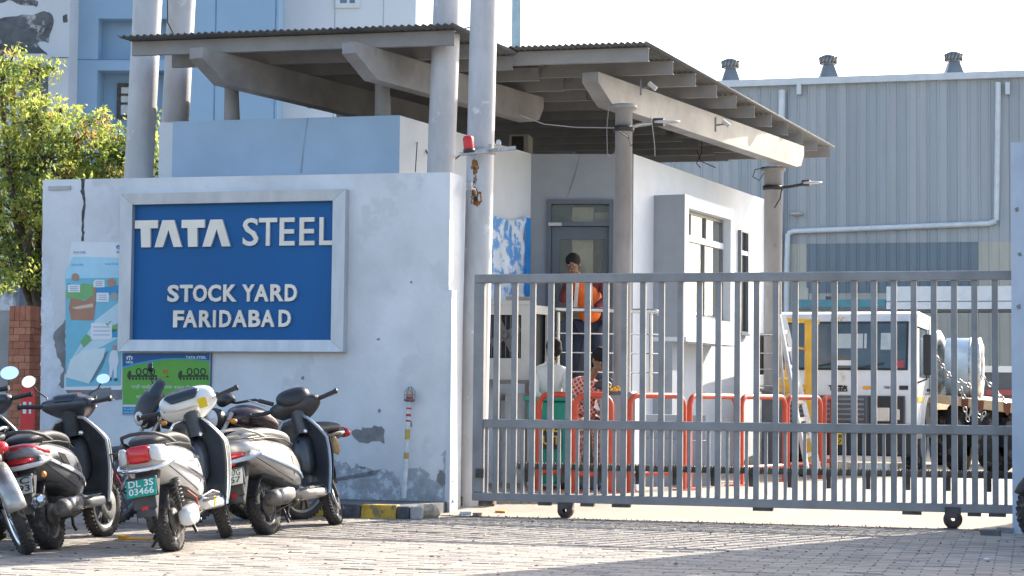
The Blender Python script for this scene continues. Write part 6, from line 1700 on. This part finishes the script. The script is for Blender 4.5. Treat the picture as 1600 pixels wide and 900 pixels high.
    for sy in (-1, 1):
        b = MB(); b.m = xf; b.tube([(.85, sy * .19, .985), (.83, sy * .25, .99), (.80, sy * .355, 1.0)], [.018, .017, .017], 10); b.lathe([(.0, .02), (.022, .018), (.022, 0), (.017, -.004)], (.80, sy * .352, 1.0), (-.15, sy, .05), 12); b.build('grip', M_blk, t)
        b = MB(); b.m = xf; b.tube([(.90, sy * .20, .98), (.90, sy * .27, .985), (.865, sy * .36, .99)], .006, 6); b.build('brake_lever', M_alum, t)
        b = MB(); b.m = xf; b.loft([(.795, sy * .145, .99, .02, .012), (.80, sy * .15, .995, .035, .025), (.84, sy * .17, .995, .035, .03)], 10); b.build('switch_cluster', M_blk, t)
    for (sy, dx, dy, dz, size, fac) in mirrors:
        bs_ = xf @ Vector((.87, sy * .17, 1.02)); mirror(t, bs_, bs_ + Vector((dx, dy, dz)), size, fac)
    # stand and foot lever
    b = MB(); b.tube([(.34, .10, .22), (.28, .24, .03), (.24, .26, .012)], .011, 6); b.build('side_stand', M_blk, t)
    b = MB(); b.tube([(.10, -.15, .10), (.12, -.13, .14), (.22, -.10, .2), (.22, .10, .2), (.12, .13, .14), (.10, .15, .10)], .012, 6); b.build('centre_stand', M_blk, t)
    b = MB(); b.tube([(.36, -.15, .30), (.36, -.215, .305)], .012, 8); b.box(.31, .40, -.26, -.21, .30, .315); b.build('pillion_footrest', M_alum, t)
    return t, xf

BIKE_S = 1.09
def place_bike(t, rear, front, lean, front_dx=1.24):
    h = math.atan2(front.y - rear.y, front.x - rear.x)
    m = Matrix.Translation(Vector((rear.x, rear.y, 0))) @ Matrix.Rotation(h, 4, 'Z') @ Matrix.Rotation(-lean, 4, 'X') @ Matrix.Scale(BIKE_S, 4)
    t.matrix_world = m; t.matrix_basis = m

S_white = mat('scooter_white', (.72, .725, .71), .22, var=.06, scale=3, coat=.6, col3=(.52, .49, .44), thr3=.64, scale3=5)
S_silver = mat('scooter_silver', (.46, .44, .42), .32, metal=.45, var=.12, scale=3, coat=.3, col3=(.30, .27, .23), thr3=.62, scale3=6)
S_grey = mat('scooter_grey', (.20, .205, .215), .35, metal=.3, var=.1, coat=.3)
S_red = mat('scooter_red', (.42, .02, .03), .28, var=.05, coat=.6)
S_dark = mat('scooter_dark', (.045, .055, .07), .35, var=.1, coat=.3)
GP_ = mat('plate_green', (.0, .30, .21), .45); WP_ = mat('plate_white', (.46, .47, .46), .5, var=.15)
K = ('dark', (.04, .045, .06)); Wk = ('white', (.75, .8, .78))

# white electric scooter (centre)
t, xf = scooter('white scooter with a green number plate, nearest the camera', S_white, S_dark, M_seat, steer=R(20), plate_args=(GP_, ('DL 3S', '03466'), Wk), trim=M_chrome, silencer=False, rackm=M_blkm)
# big white cluster housing with glossy dark screen, sticker, script name
b = MB(); b.m = xf; b.loft([(.74, 0, 1.0, .13, .03, 2.4), (.76, 0, 1.02, .19, .06, 2.6), (.84, 0, 1.03, .215, .085, 2.6), (.93, 0, 1.01, .17, .10, 2.4), (1.0, 0, .98, .09, .07, 2.3)], 22); b.build('cluster_housing', S_white, t, subd=1)
b = MB(); b.m = xf @ Matrix.Translation((.775, 0.03, 1.055)) @ Matrix.Rotation(R(-38), 4, 'Y'); b.loft([(-.06, 0, .004, .09, .006, 3), (.0, 0, .018, .13, .012, 3), (.07, 0, .012, .09, .006, 3)], 16); b.build('screen', M_glass, t)
b = MB(); b.m = xf; P = Plane((.735, 0), -90); b.slab(P, .065, .125, .93, 1.0, .008, .014); b.build('sticker', M_sticker, t)
b = MB(); P = Plane((0, -.216), 0); text_on(b, P, 'Optima', .02, .17, .585, .615, .0, .003, .02); b.v = [Vector((v.x, v.y * 1.0 - .004, v.z)) for v in b.v]; b.build('lettering', M_blk, t)
b = MB(); P = Plane((0, -.168), 0); b.slab(P, .56, .60, .26, .32, .002, .006); b.build('sticker', M_sticker, t)
# wire carrier hoops around the tail
b = MB(); b.tube([(-.10, .17, .70), (-.34, .22, .70), (-.47, .17, .62), (-.50, .13, .45), (-.45, .12, .33)], .006, 6); b.tube([(-.42, .11, .75), (-.50, .15, .66), (-.52, .14, .5)], .005, 6); b.build('guard_wire', M_blk, t)
b = MB(); b.tube([(.20, -.19, .33), (.30, -.24, .36), (.42, -.25, .34), (.42, -.17, .33)], .008, 6); b.build('foot_lever', M_alum, t)
b = MB(); b.tube([(.08, -.12, .40), (.16, -.165, .33), (.18, -.16, .24)], .006, 6); b.build('brake_cable', mat('cable_red', (.5, .05, .02), .5), t)
place_bike(t, gnd(271, 862), gnd(349, 841), R(10))

# silver scooter
t, xf = scooter('silver scooter with black leg shield parked right of the white one', S_silver, S_dark, S_silver, steer=R(14), plate_args=(WP_, ('HR 87G', '5957'), K), tail='wide', trim=mat('trim_blue', (.30, .38, .48), .4), rackm=S_silver, cowl=M_blkm, apron=S_dark, guard=True)
b = MB(); b.loft([(-.34, 0, .735, .05, .012), (-.32, 0, .746, .09, .028), (-.20, 0, .762, .125, .040), (-.02, 0, .771, .133, .043), (.14, 0, .758, .133, .040), (.30, 0, .741, .125, .043), (.44, 0, .712, .10, .043)], 18, ex=2.8); b.build('seat_cover', mat('seat_grey', (.13, .125, .12), .55, var=.1), t, subd=1)
b = MB(); b.m = xf; b.loft([(.76, 0, 1.02, .06, .04, 2.4), (.80, 0, 1.05, .13, .07, 2.6), (.87, 0, 1.05, .15, .085, 2.6), (.95, 0, 1.01, .12, .08, 2.4), (1.0, 0, .98, .06, .05, 2.3)], 20); b.build('fly_screen', M_blk, t, subd=1)
b = MB(); b.ball((0, 0, 0), (.05, .04, .07), 6); b.v = [Vector(v) * (1 + .5 * mn.noise(Vector(v) * 30)) + Vector((1.0, -.22, .62)) for v in b.v]; b.build('straw_charm', mat('straw', (.42, .30, .13), .9, var=.3, scale=60, bump=.8, bscale=200), t)
b = MB(); b.loft([(-.47, 0, .545, .02, .012, 3), (-.45, 0, .545, .035, .016, 3), (-.43, 0, .545, .04, .016, 3)], 12); b.build('reflector', M_lred, t)
b = MB(); b.m = Matrix.Translation((-.42, 0, .745)) @ Matrix.Rotation(R(25), 4, 'Y'); b.loft([(-.02, 0, 0, .05, .008), (0, 0, .006, .09, .012), (.04, 0, .006, .09, .012)], 12); b.build('tail_cover', S_silver, t)
place_bike(t, gnd(419, 836), gnd(511, 822), R(11))

# red, grey and black scooter at the left
t, xf = scooter('grey scooter with red tail panel and red front fender, left of the white one', S_grey, M_blkm, M_seat, steer=R(-12), plate_args=(WP_, ('31C', '5993'), K), tail='wide', trim=mat('trim_pale', (.5, .5, .5), .4), cowl=S_dark, apron=mat('apron_pale', (.50, .49, .47), .4, var=.1, coat=.3), fender=S_red,
                mirrors=((1, .03, .12, .17, .043, (-1, .25, .1)), (-1, .06, -.10, .12, .036, (-1, -.3, .1))), r=.235)
b = MB(); b.loft([(-.43, .0, .69, .03, .015, 2.4), (-.40, 0, .69, .11, .035, 2.6), (-.30, 0, .66, .168, .055, 2.6), (-.16, 0, .63, .196, .02, 2.6)], 20); b.build('red_tail_panel', S_red, t, subd=1)
for k in range(5):
    b = MB(); b.bar((-.16 + k * .028, -.203, .63 - k * .004), (-.10 + k * .028, -.207, .56 - k * .004), .008, .008); b.build('side_louvre', M_blk, t)
b = MB(); b.m = xf; b.loft([(.90, 0, 1.06, .02, .01), (.93, 0, 1.05, .08, .02), (1.0, 0, 1.0, .10, .03), (1.05, 0, .94, .05, .02)], 14); b.build('red_visor', S_red, t)
b = MB(); b.ball((-.40, -.16, .50), (.03, .018, .022), 6); b.build('indicator', M_lamb, t)
place_bike(t, gnd(82, 859), gnd(168, 838), R(11))
# black scooter at the far left
t, xf = scooter('dark scooter cut off by the left edge of the photo, both round mirrors up', S_dark, M_blk, M_seat, steer=R(0), plate_args=None, mirrors=((1, .0, .05, .15, .05, (-1, .1, .05)), (-1, .02, -.03, .16, .052, (-1, -.15, .12))), tail='wide', cowl=S_dark)
place_bike(t, gnd(-45, 846), gnd(15, 828), R(8))

def motorcycle(label, tankm, group='scooters and motorcycles parked by the wall', visor=True, mirrors=(), steer=0, chrome_fender=False, plate_args=None, rack=False, visor_m=None):
    t = thing('motorcycle', label, 'motorcycle', (0, 0, 0), 0, group)
    r = .30; WB_ = 1.27; xf = handle_xf(steer, 1.0, .75, R(26))
    wheel(t, 0, r, .09, M_chrome if chrome_fender else M_rimg, spokes=chrome_fender, nsp=6)
    wheel(t, WB_, r, .08, M_chrome if chrome_fender else M_rimg, spokes=chrome_fender, nsp=6, xf=xf, disc=True)
    b = MB(); b.loft([(.38, 0, .76, .06, .04), (.42, 0, .80, .11, .08), (.55, 0, .84, .14, .11), (.72, 0, .87, .15, .12), (.85, 0, .87, .12, .09), (.93, 0, .85, .05, .04)], 20); b.build('fuel_tank', tankm, t, subd=1)
    b = MB(); b.loft([(-.32, 0, .80, .06, .02), (-.28, 0, .80, .11, .035), (-.05, 0, .785, .13, .04), (.15, 0, .765, .135, .045), (.35, 0, .77, .11, .045), (.46, 0, .80, .06, .03)], 16, ex=2.8); b.build('seat', M_seat, t, subd=1)
    b = MB(); b.loft([(-.42, 0, .76, .03, .02), (-.38, 0, .75, .09, .045), (-.15, 0, .71, .12, .06), (.15, 0, .66, .13, .09), (.34, 0, .64, .11, .09)], 16); b.build('side_panel', tankm, t, subd=1)
    b = MB(); b.loft([(-.46, 0, .745, .04, .02), (-.43, 0, .745, .08, .04), (-.38, 0, .745, .085, .045)], 12); b.build('tail_lamp', M_lred, t)
    b = MB(); b.loft([(.32, 0, .38, .10, .10), (.42, 0, .38, .12, .14), (.62, 0, .37, .12, .13), (.68, 0, .38, .09, .09)], 14); 
    for k in range(7): b.box(.50, .70, -.085, .085, .47 + k * .025, .480 + k * .025)
    b.build('engine', M_dirty, t)
    b = MB(); b.tube([(.95, 0, .82), (.85, 0, .45), (.6, 0, .22), (.3, 0, .25), (.1, 0, .6), (-.35, 0, .72)], .022, 8); b.tube([(.9, 0, .80), (.3, 0, .72), (-.35, 0, .73)], .02, 8)
    for sy in (-1, 1): b.tube([(.33, sy * .07, .33), (0, sy * .08, r)], .02, 8); b.tube([(0, sy * .09, r), (.06, sy * .11, .68)], .022, 8)
    b.build('frame', M_blkm, t)
    b = MB(); b.tube([(.66, -.06, .48), (.74, -.08, .32), (.6, -.11, .2), (.3, -.14, .24)], .018, 8); b.tube([(.3, -.14, .24), (.2, -.15, .26), (-.26, -.16, .33), (-.30, -.16, .34)], [.03, .042, .045, .02], 12); b.build('exhaust', M_chrome, t)
    for nm, a0_, a1_, xx, f_ in (('rear_fender', 60, 175, 0, .045), ('front_fender', 20, 150, WB_, .03)):
        b = MB(); b.m = xf if xx else Matrix.Identity(4); rows = []
        for i in range(13):
            a = R(a0_ + (a1_ - a0_) * i / 12); rr = r + f_
            rows.append([(xx + math.cos(a) * (rr - .02), -.065, r + math.sin(a) * (rr - .02)), (xx + math.cos(a) * rr, -.045, r + math.sin(a) * rr), (xx + math.cos(a) * (rr + .01), 0, r + math.sin(a) * (rr + .01)), (xx + math.cos(a) * rr, .045, r + math.sin(a) * rr), (xx + math.cos(a) * (rr - .02), .065, r + math.sin(a) * (rr - .02))])
        b.grid(rows); b.build(nm, (M_alum if chrome_fender else M_blk), t, solid=.005)
    b = MB(); b.m = xf
    for sy in (-1, 1): b.tube([(WB_, sy * .075, r), (1.0 - .05, sy * .075, .92)], .019, 10)
    b.build('fork', M_alum, t)
    b = MB(); b.m = xf; b.tube([(.78, -.36, 1.02), (.86, -.24, 1.04), (.93, -.10, 1.0), (.93, .10, 1.0), (.86, .24, 1.04), (.78, .36, 1.02)], .011, 10); b.build('handlebar', M_blk, t)
    for sy in (-1, 1):
        b = MB(); b.m = xf; b.tube([(.84, sy * .27, 1.036), (.775, sy * .37, 1.018)], .0175, 10); b.build('grip', M_blk, t)
        b = MB(); b.m = xf; b.tube([(.90, sy * .21, 1.03), (.92, sy * .27, 1.03), (.85, sy * .37, 1.0)], .006, 6); b.build('brake_lever', M_alum, t)
        b = MB(); b.m = xf; b.tube([(1.0, sy * .08, .86), (1.0, sy * .15, .86)], .008, 6); b.ball((1.0, sy * .17, .86), (.03, .03, .022), 6); b.build('indicator', M_lamb, t)
    b = MB(); b.m = xf; b.loft([(.92, 0, 1.02, .08, .02), (.95, 0, 1.03, .085, .045), (1.0, 0, 1.0, .07, .045)], 14); b.build('instruments', M_blk, t)
    b = MB(); b.m = xf; b.lathe([(0, .03), (.05, .024), (.074, .004)], (1.08, 0, .86), (1, 0, -.08), 20); b.build('headlamp', M_lclr, t)
    b = MB(); b.m = xf; b.lathe([(.074, .006), (.084, .0), (.086, -.03), (.07, -.08), (.03, -.11), (0, -.115)], (1.08, 0, .86), (1, 0, -.08), 20); b.build('headlamp_shell', M_blk, t)
    if visor:
        b = MB(); b.m = xf; b.loft([(.96, 0, 1.09, .05, .01, 2.4), (.99, 0, 1.05, .11, .05, 2.6), (1.06, 0, .97, .13, .11, 2.6), (1.11, 0, .90, .11, .10, 2.4), (1.13, 0, .86, .07, .06)], 20); b.build('nose_fairing', visor_m or M_blk, t, subd=1)
        b = MB(); b.m = xf; b.grid([[(1.08 - .10 * f - .03 * s_ * s_, s_ * (.10 - .03 * f), 1.02 + .17 * f - .02 * s_ * s_) for s_ in (-1, -.5, 0, .5, 1)] for f in (0, .33, .66, 1)]); b.build('screen', M_glass, t, solid=.006)
        b = MB(); b.m = xf; b.lathe([(0, .02), (.04, .016), (.058, .0), (.06, -.02)], (1.13, 0, .86), (1, 0, -.08), 20); b.build('headlamp', M_lclr, t)
    for (sy, dx, dy, dz, size, fac) in mirrors:
        bs_ = xf @ Vector((.87, sy * .22, 1.045)); mirror(t, bs_, bs_ + Vector((dx, dy, dz)), size, fac)
    if rack:
        b = MB(); b.tube([(-.05, -.13, .78), (-.30, -.13, .84), (-.46, -.08, .86), (-.46, .08, .86), (-.30, .13, .84), (-.05, .13, .78)], .012, 10); b.build('grab_rail', M_chrome, t)
    if plate_args: plate(t, -.52, .55, .20, .12, *plate_args, tilt=.2)
    b = MB(); b.tube([(.40, .10, .26), (.36, .26, .015)], .012, 6); b.build('side_stand', M_blk, t)
    return t
tk_b = mat('tank_black', (.02, .02, .025), .2, coat=.6); tk_r = mat('tank_redblack', (.035, .018, .022), .22, coat=.6)
t = motorcycle('black motorcycle with a dark nose fairing, its single mirror up, behind the white scooter', tk_b, mirrors=((-1, .02, -.02, .19, .042, (-.6, .3, .1)),), steer=R(8))
place_bike(t, gnd(392, 812), gnd(222, 818), R(8))
t = motorcycle('dark motorcycle behind the white and silver scooters, handlebar showing between them', tk_r, visor=False, steer=R(-4))
place_bike(t, gnd(468, 812), gnd(300, 822), R(7))
t = motorcycle('silver trimmed motorcycle rear with spoked wheel at the bottom left corner', tk_b, visor=False, chrome_fender=True, rack=True)
rr_ = gnd(44, 866); place_bike(t, rr_, rr_ + Vector((-.42, 1.0, 0)), R(22))
# motorcycle at the right edge
t = motorcycle('blue-grey motorcycle just entering at the right edge of the photo', mat('tank_paleblue', (.40, .50, .58), .25, coat=.5), visor=False, plate_args=None)
rr_ = gnd(1668, 862); place_bike(t, rr_ + Vector((1.3, .1, 0)), rr_, R(6))

# orange scrap on the pavers
b = MB(); p = gnd(225, 845); P = Plane((p.x, p.y), 3); b.slab(P, -.15, .12, .006, .02, -.06, 0); b.slab(P, -.20, -.13, .006, .035, -.12, .02); b.slab(P, .12, .30, .006, .016, -.03, .0)
b.v = [v + Vector((0, 0, .01 * mn.noise(v * 20))) for v in b.v]; o = b.build('plastic_scrap', mat('scrap_orange', (.75, .36, .02), .6, var=.2)); tag(o, 'crumpled orange plastic scrap lying between the black and white scooters', 'scrap')

# ================================================================ PEOPLE
M_skin = mat('skin_brown', (.23, .125, .075), .5, var=.06); M_hair = mat('hair_black', (.010, .008, .008), .85, var=.3, scale=40, bump=.8, bscale=120)
def skin_obj(name, m, parent, chains, sub=2):
    """chains: lists of (x,y,z,r); first point of a chain may be the index of an existing vertex"""
    vs_ = []; es = []; rs = []
    for ch in chains:
        prev = None
        for q in ch:
            if isinstance(q, int): prev = q; continue
            vs_.append(q[:3]); rs.append(q[3]); i = len(vs_) - 1
            if prev is not None: es.append((prev, i))
            prev = i
    me = bpy.data.meshes.new(name); me.from_pydata(vs_, es, []); me.update()
    o = bpy.data.objects.new(name, me); COL.objects.link(o); me.materials.append(m); o.parent = parent
    o.modifiers.new('skin', 'SKIN').use_smooth_shade = True
    if not me.skin_vertices: 
        bm = bmesh.new(); bm.from_mesh(me); bm.verts.layers.skin.verify(); bm.to_mesh(me); bm.free()
    for i, r_ in enumerate(rs):
        me.skin_vertices[0].data[i].radius = (r_, r_)
    me.skin_vertices[0].data[0].use_root = True
    sm = o.modifiers.new('subd', 'SUBSURF'); sm.levels = sub; sm.render_levels = sub
    return o
def head(t, c, s_, face, tilt=0, turban=None):
    """head centred at c; face = horizontal direction it looks to"""
    f = Vector(face).normalized(); ang = math.atan2(f.y, f.x)
    M = Matrix.Translation(Vector(c)) @ Matrix.Rotation(ang, 4, 'Z') @ Matrix.Rotation(tilt, 4, 'Y') @ Matrix.Scale(s_, 4)
    b = MB(); b.m = M; b.ball((0, 0, .01), (.092, .074, .108), 12); b.ball((.03, 0, -.055), (.062, .056, .062), 8); b.ball((.092, 0, -.012), (.018, .013, .026), 6)
    for sy in (-1, 1): b.ball((0, sy * .076, -.01), (.018, .010, .03), 6)
    b.ball((.078, 0, -.06), (.014, .026, .008), 6)
    h_ = b.build('head', M_skin, t)
    for sy in (-1, 1):
        b = MB(); b.m = M; b.ball((.079, sy * .03, .012), (.010, .014, .008), 6); b.build('eye', mat('eye_white', (.6, .6, .58), .3), h_)
        b = MB(); b.m = M; b.ball((.087, sy * .03, .012), (.004, .006, .006), 5); b.build('pupil', mat('pupil', (.01, .01, .01), .2), h_)
    b = MB(); b.m = M; b.ball((-.012, 0, .035), (.102, .084, .098), 12); b.ball((-.045, 0, -.005), (.062, .079, .09), 8)
    b.v = [v + Vector((mn.noise(v * 30), mn.noise(v * 30 + Vector((3, 0, 0))), mn.noise(v * 30 + Vector((0, 3, 0))))) * .012 for v in b.v]; b.build('hair', M_hair, t)
def hand(t, c, d_, s_=1.0, up=(0, 0, 1)):
    """palm and five curled fingers from wrist c along d"""
    d_ = Vector(d_).normalized(); up = Vector(up); x = d_.cross(up).normalized(); u = x.cross(d_)
    b = MB(); c = Vector(c)
    b.tube([c, c + d_ * .03 * s_, c + d_ * .08 * s_], [.022 * s_, .034 * s_, .033 * s_], 10)
    for k, L in enumerate((.068, .078, .074, .058)):
        o_ = c + d_ * .078 * s_ + x * (-.03 + .02 * k) * s_
        b.tube([o_, o_ + d_ * L * .5 * s_ - u * .006, o_ + d_ * L * .8 * s_ - u * .03 * s_, o_ + d_ * L * .7 * s_ - u * .05 * s_], [.0095 * s_, .009 * s_, .0085 * s_, .007 * s_], 8)
    o_ = c + d_ * .02 * s_ - x * .03 * s_; b.tube([o_, o_ - x * .025 * s_ + d_ * .03 * s_, o_ - x * .015 * s_ + d_ * .06 * s_ - u * .02], [.012 * s_, .010 * s_, .008 * s_], 8)
    b.build('hand', M_skin, t)
# standing man in an orange vest leaning on the handrail
q = at(912, 486, RP.pt(0, 0).y - .0)
hx, hy = RP.pt(RP.uz(912, 486)[0], 0, -.40)[:2]
pm = thing('person', 'person with black hair in an orange vest with pale stripes leaning on the porch handrail', 'person', (hx, hy, DZ0))
M_vest = mat('vest_orange', (.85, .16, .02), .55, var=.12, scale=6, bump=.4); M_plaidm = mat('shirt_maroon', (.16, .03, .035), .8, var=.3, scale=18); M_tr = mat('trousers_navy', (.022, .03, .055), .8, var=.2); M_refl = mat('reflective_tape', (.66, .60, .56), .4)
z0 = DZ0 - DZ0
# local frame of the person: x right in the picture, -y towards the gate
legs = [[(.03, .0, .86, .13), (.12, .02, .80, .105), (.15, .0, .45, .07), (.14, .06, .08, .055)], [0, (-.08, .02, .80, .105), (-.12, .03, .45, .07), (-.13, .08, .08, .055)]]
o = skin_obj('trousers', M_tr, pm, legs)
for sx in (.14, -.13):
    b = MB(); b.m = Matrix.Identity(4); b.ball((hx + sx, hy + .02, DZ0 + .045), (.05, .13, .045), 8); b.build('shoe', M_blk, pm)
body = skin_obj('body', M_skin, pm, [[(.03, .0, .90, .11), (.03, -.06, 1.12, .13), (-.05, -.14, 1.32, .13), (-.11, -.19, 1.42, .055), (-.14, -.22, 1.50, .055)]])
sh_ = skin_obj('shirt', M_plaidm, pm, [[(.05, .0, .88, .135), (.04, -.06, 1.12, .15), (-.04, -.14, 1.31, .15), (-.09, -.18, 1.40, .08)], [2, (.17, -.14, 1.36, .07), (.26, -.22, 1.16, .052), (.10, -.36, 1.03, .042)], [2, (-.22, -.15, 1.34, .07), (-.29, -.34, 1.10, .052), (-.20, -.38, 1.34, .042)]])
ve = skin_obj('vest', M_vest, pm, [[(.07, .0, .84, .155), (.05, -.06, 1.12, .168), (-.03, -.14, 1.30, .165), (-.07, -.17, 1.37, .10)], [2, (.12, -.14, 1.34, .085)], [2, (-.20, -.15, 1.33, .085)]])
b = MB()
PV = Plane((hx, hy - .33), 0)
for (x0_, z0_, x1_, z1_) in ((-.13, 1.02, -.10, 1.42), (.06, 1.02, .05, 1.40)):
    b.bar((hx + x0_, hy - .235 - .02, DZ0 + z0_), (hx + x1_, hy - .30, DZ0 + z1_), .045, .02, up=(0, 1, 0))
b.bar((hx + .155, hy - .16, DZ0 + 1.12), (hx + .19, hy - .06, DZ0 + 1.18), .02, .055)
b.build('reflective_stripe', M_refl, pm)
head(pm, (hx - .16, hy - .27, DZ0 + 1.565), 1.05, (-.25, -1, 0), .38)
hand(pm, (hx + .09, hy - .37, DZ0 + 1.02), (-1, -.25, -.1)); hand(pm, (hx - .20, hy - .385, DZ0 + 1.34), (.15, .1, 1), up=(0, 1, 0))
# seated man in a checked shirt, bending forward
c = at(915, 640, 21.9); sx_, sy_ = c.x, c.y
M_chk = bpy.data.materials.new('shirt_check'); M_chk.use_nodes = True
nt = M_chk.node_tree; N = nt.nodes; L = nt.links; bs_ = N['Principled BSDF']; bs_.inputs['Roughness'].default_value = .85
tc = N.new('ShaderNodeTexCoord'); outs = []
mp = N.new('ShaderNodeMapping'); mp.inputs['Rotation'].default_value = (0, R(35), R(20)); L.new(tc.outputs['Object'], mp.inputs[0])
for ax in ('X', 'Z'):
    wv = N.new('ShaderNodeTexWave'); wv.bands_direction = ax; wv.inputs['Scale'].default_value = 7.5; wv.inputs['Distortion'].default_value = .6; L.new(mp.outputs[0], wv.inputs[0])
    cr = N.new('ShaderNodeValToRGB'); cr.color_ramp.elements[0].position = .80; cr.color_ramp.elements[1].position = .88; L.new(wv.outputs[1], cr.inputs[0]); outs.append(cr.outputs[0])
mx = N.new('ShaderNodeMath'); mx.operation = 'MAXIMUM'; L.new(outs[0], mx.inputs[0]); L.new(outs[1], mx.inputs[1])
m2 = N.new('ShaderNodeMix'); m2.data_type = 'RGBA'; m2.inputs[6].default_value = (.40, .055, .03, 1); m2.inputs[7].default_value = (.60, .42, .35, 1); L.new(mx.outputs[0], m2.inputs[0]); L.new(m2.outputs[2], bs_.inputs['Base Color'])
sm_ = thing('person', 'person in a red checked shirt sitting bent forward under the handrail', 'person', (sx_, sy_, YZ + .12))
zs_ = .62
skin_obj('body', M_skin, sm_, [[(-.05, .05, zs_ + .1, .10), (-.02, -.02, zs_ + .40, .12), (.06, -.12, zs_ + .55, .05), (.12, -.16, zs_ + .62, .05)]])
skin_obj('shirt', M_chk, sm_, [[(-.06, .06, zs_ + .05, .17), (-.05, .0, zs_ + .28, .175), (.0, -.06, zs_ + .44, .15), (.05, -.11, zs_ + .52, .07)], [2, (-.17, -.08, zs_ + .42, .08), (-.12, -.22, zs_ + .16, .065), (.12, -.26, zs_ + .12, .05)], [2, (.15, -.06, zs_ + .44, .08), (.20, -.20, zs_ + .18, .062), (.24, -.26, zs_ + .10, .05)]])
skin_obj('trousers', mat('trousers_floral', (.50, .44, .40), .8, var=.5, scale=26, col2=(.30, .05, .04), thr=.5), sm_, [[(-.05, .05, zs_, .15), (-.10, -.25, zs_ + .0, .09), (-.10, -.30, .36, .07), (-.10, -.28, .08, .05)], [0, (.12, -.22, zs_, .09), (.13, -.28, .36, .07), (.13, -.26, .08, .05)]])
for sx in (-.10, .13):
    b = MB(); b.ball((sx_ + sx, sy_ - .33, YZ + .04), (.05, .12, .04), 8); b.build('shoe', mat('shoe_blue', (.05, .08, .2), .6), sm_)
head(sm_, (sx_ + .15, sy_ - .22, YZ + zs_ + .84), 1.08, (.5, -1, 0), .55)
hand(sm_, (sx_ + .13, sy_ - .27, YZ + zs_ + .24), (1, -.2, -.15)); hand(sm_, (sx_ + .25, sy_ - .27, YZ + zs_ + .22), (.2, -1, -.1))
b = MB(); b.box(sx_ - .25, sx_ + .25, sy_ - .05, sy_ + .3, YZ, YZ + zs_ - .01); o = b.build('concrete_block', M_ggrey, None, bevel=.01); tag(o, 'grey block on which the man in the checked shirt sits', 'block')
# third man, back turned, in a white shirt
c = at(872, 600, 22.35); tx_, ty_ = c.x - .05, c.y
pw = thing('person', 'person in a white shirt sitting half hidden behind the cream cabinet', 'person', (tx_, ty_, YZ + .28))
M_ws2 = mat('shirt_white', (.66, .66, .62), .8, var=.08, bump=.4, bscale=20)
skin_obj('body', M_skin, pw, [[(-.05, .05, .66, .10), (-.05, .0, .95, .12), (-.03, -.03, 1.14, .05), (-.02, -.04, 1.20, .05)]])
skin_obj('shirt', M_ws2, pw, [[(-.05, .05, .62, .17), (-.05, .02, .90, .175), (-.04, .0, 1.06, .15), (-.03, -.02, 1.14, .07)], [2, (.12, -.02, 1.04, .08), (.17, -.15, .80, .065), (.05, -.28, .72, .05)], [2, (-.2, -.02, 1.04, .08), (-.24, -.15, .80, .065), (-.15, -.28, .72, .05)]])
skin_obj('trousers', M_tr, pw, [[(-.05, .05, .52, .15), (-.14, -.25, .52, .09), (-.14, -.30, .30, .07), (-.14, -.28, .08, .05)], [0, (.08, -.22, .52, .09), (.09, -.28, .30, .07), (.09, -.26, .08, .05)]])
head(pw, (tx_ - .01, ty_ - .05, YZ + 1.59), 1.0, (-.6, .6, 0), .1); hand(pw, (tx_ + .05, ty_ - .28, YZ + 1.0), (-.3, -1, -.1)); hand(pw, (tx_ - .15, ty_ - .28, YZ + 1.0), (.2, -1, -.1))
b = MB(); b.box(tx_ - .3, tx_ + .2, ty_ - .05, ty_ + .3, YZ, YZ + .68); o = b.build('concrete_block', M_gwall, None, bevel=.01); tag(o, 'white block on which the man in the white shirt sits', 'block')
# black bag and orange flowers on the plinth
c = at(945, 606, 21.25); bgt = thing('black_bag', 'black bag standing on the dark block by the nearer round column', 'bag', tuple(c))
b = MB(); b.ball((c.x - .02, c.y, c.z + .03), (.10, .05, .055), 8); b.build('bag_body', M_blkm, bgt); b = MB(); b.tube([(c.x - .08, c.y - .03, c.z + .08), (c.x, c.y - .04, c.z + .15), (c.x + .08, c.y - .03, c.z + .08)], .01, 6); b.build('strap', M_blk, bgt)
b = MB(); rr2 = random.Random(9)
for k in range(26): b.ball((c.x + .10 + rr2.uniform(-.06, .06), c.y - .06 + rr2.uniform(-.03, .03), c.z - .01 + rr2.uniform(-.02, .03)), .012, 4)
o = b.build('marigold_heap', mat('marigold', (.75, .40, .02), .8, var=.2), None); tag(o, 'small heap of orange flowers beside the black bag', 'flowers')
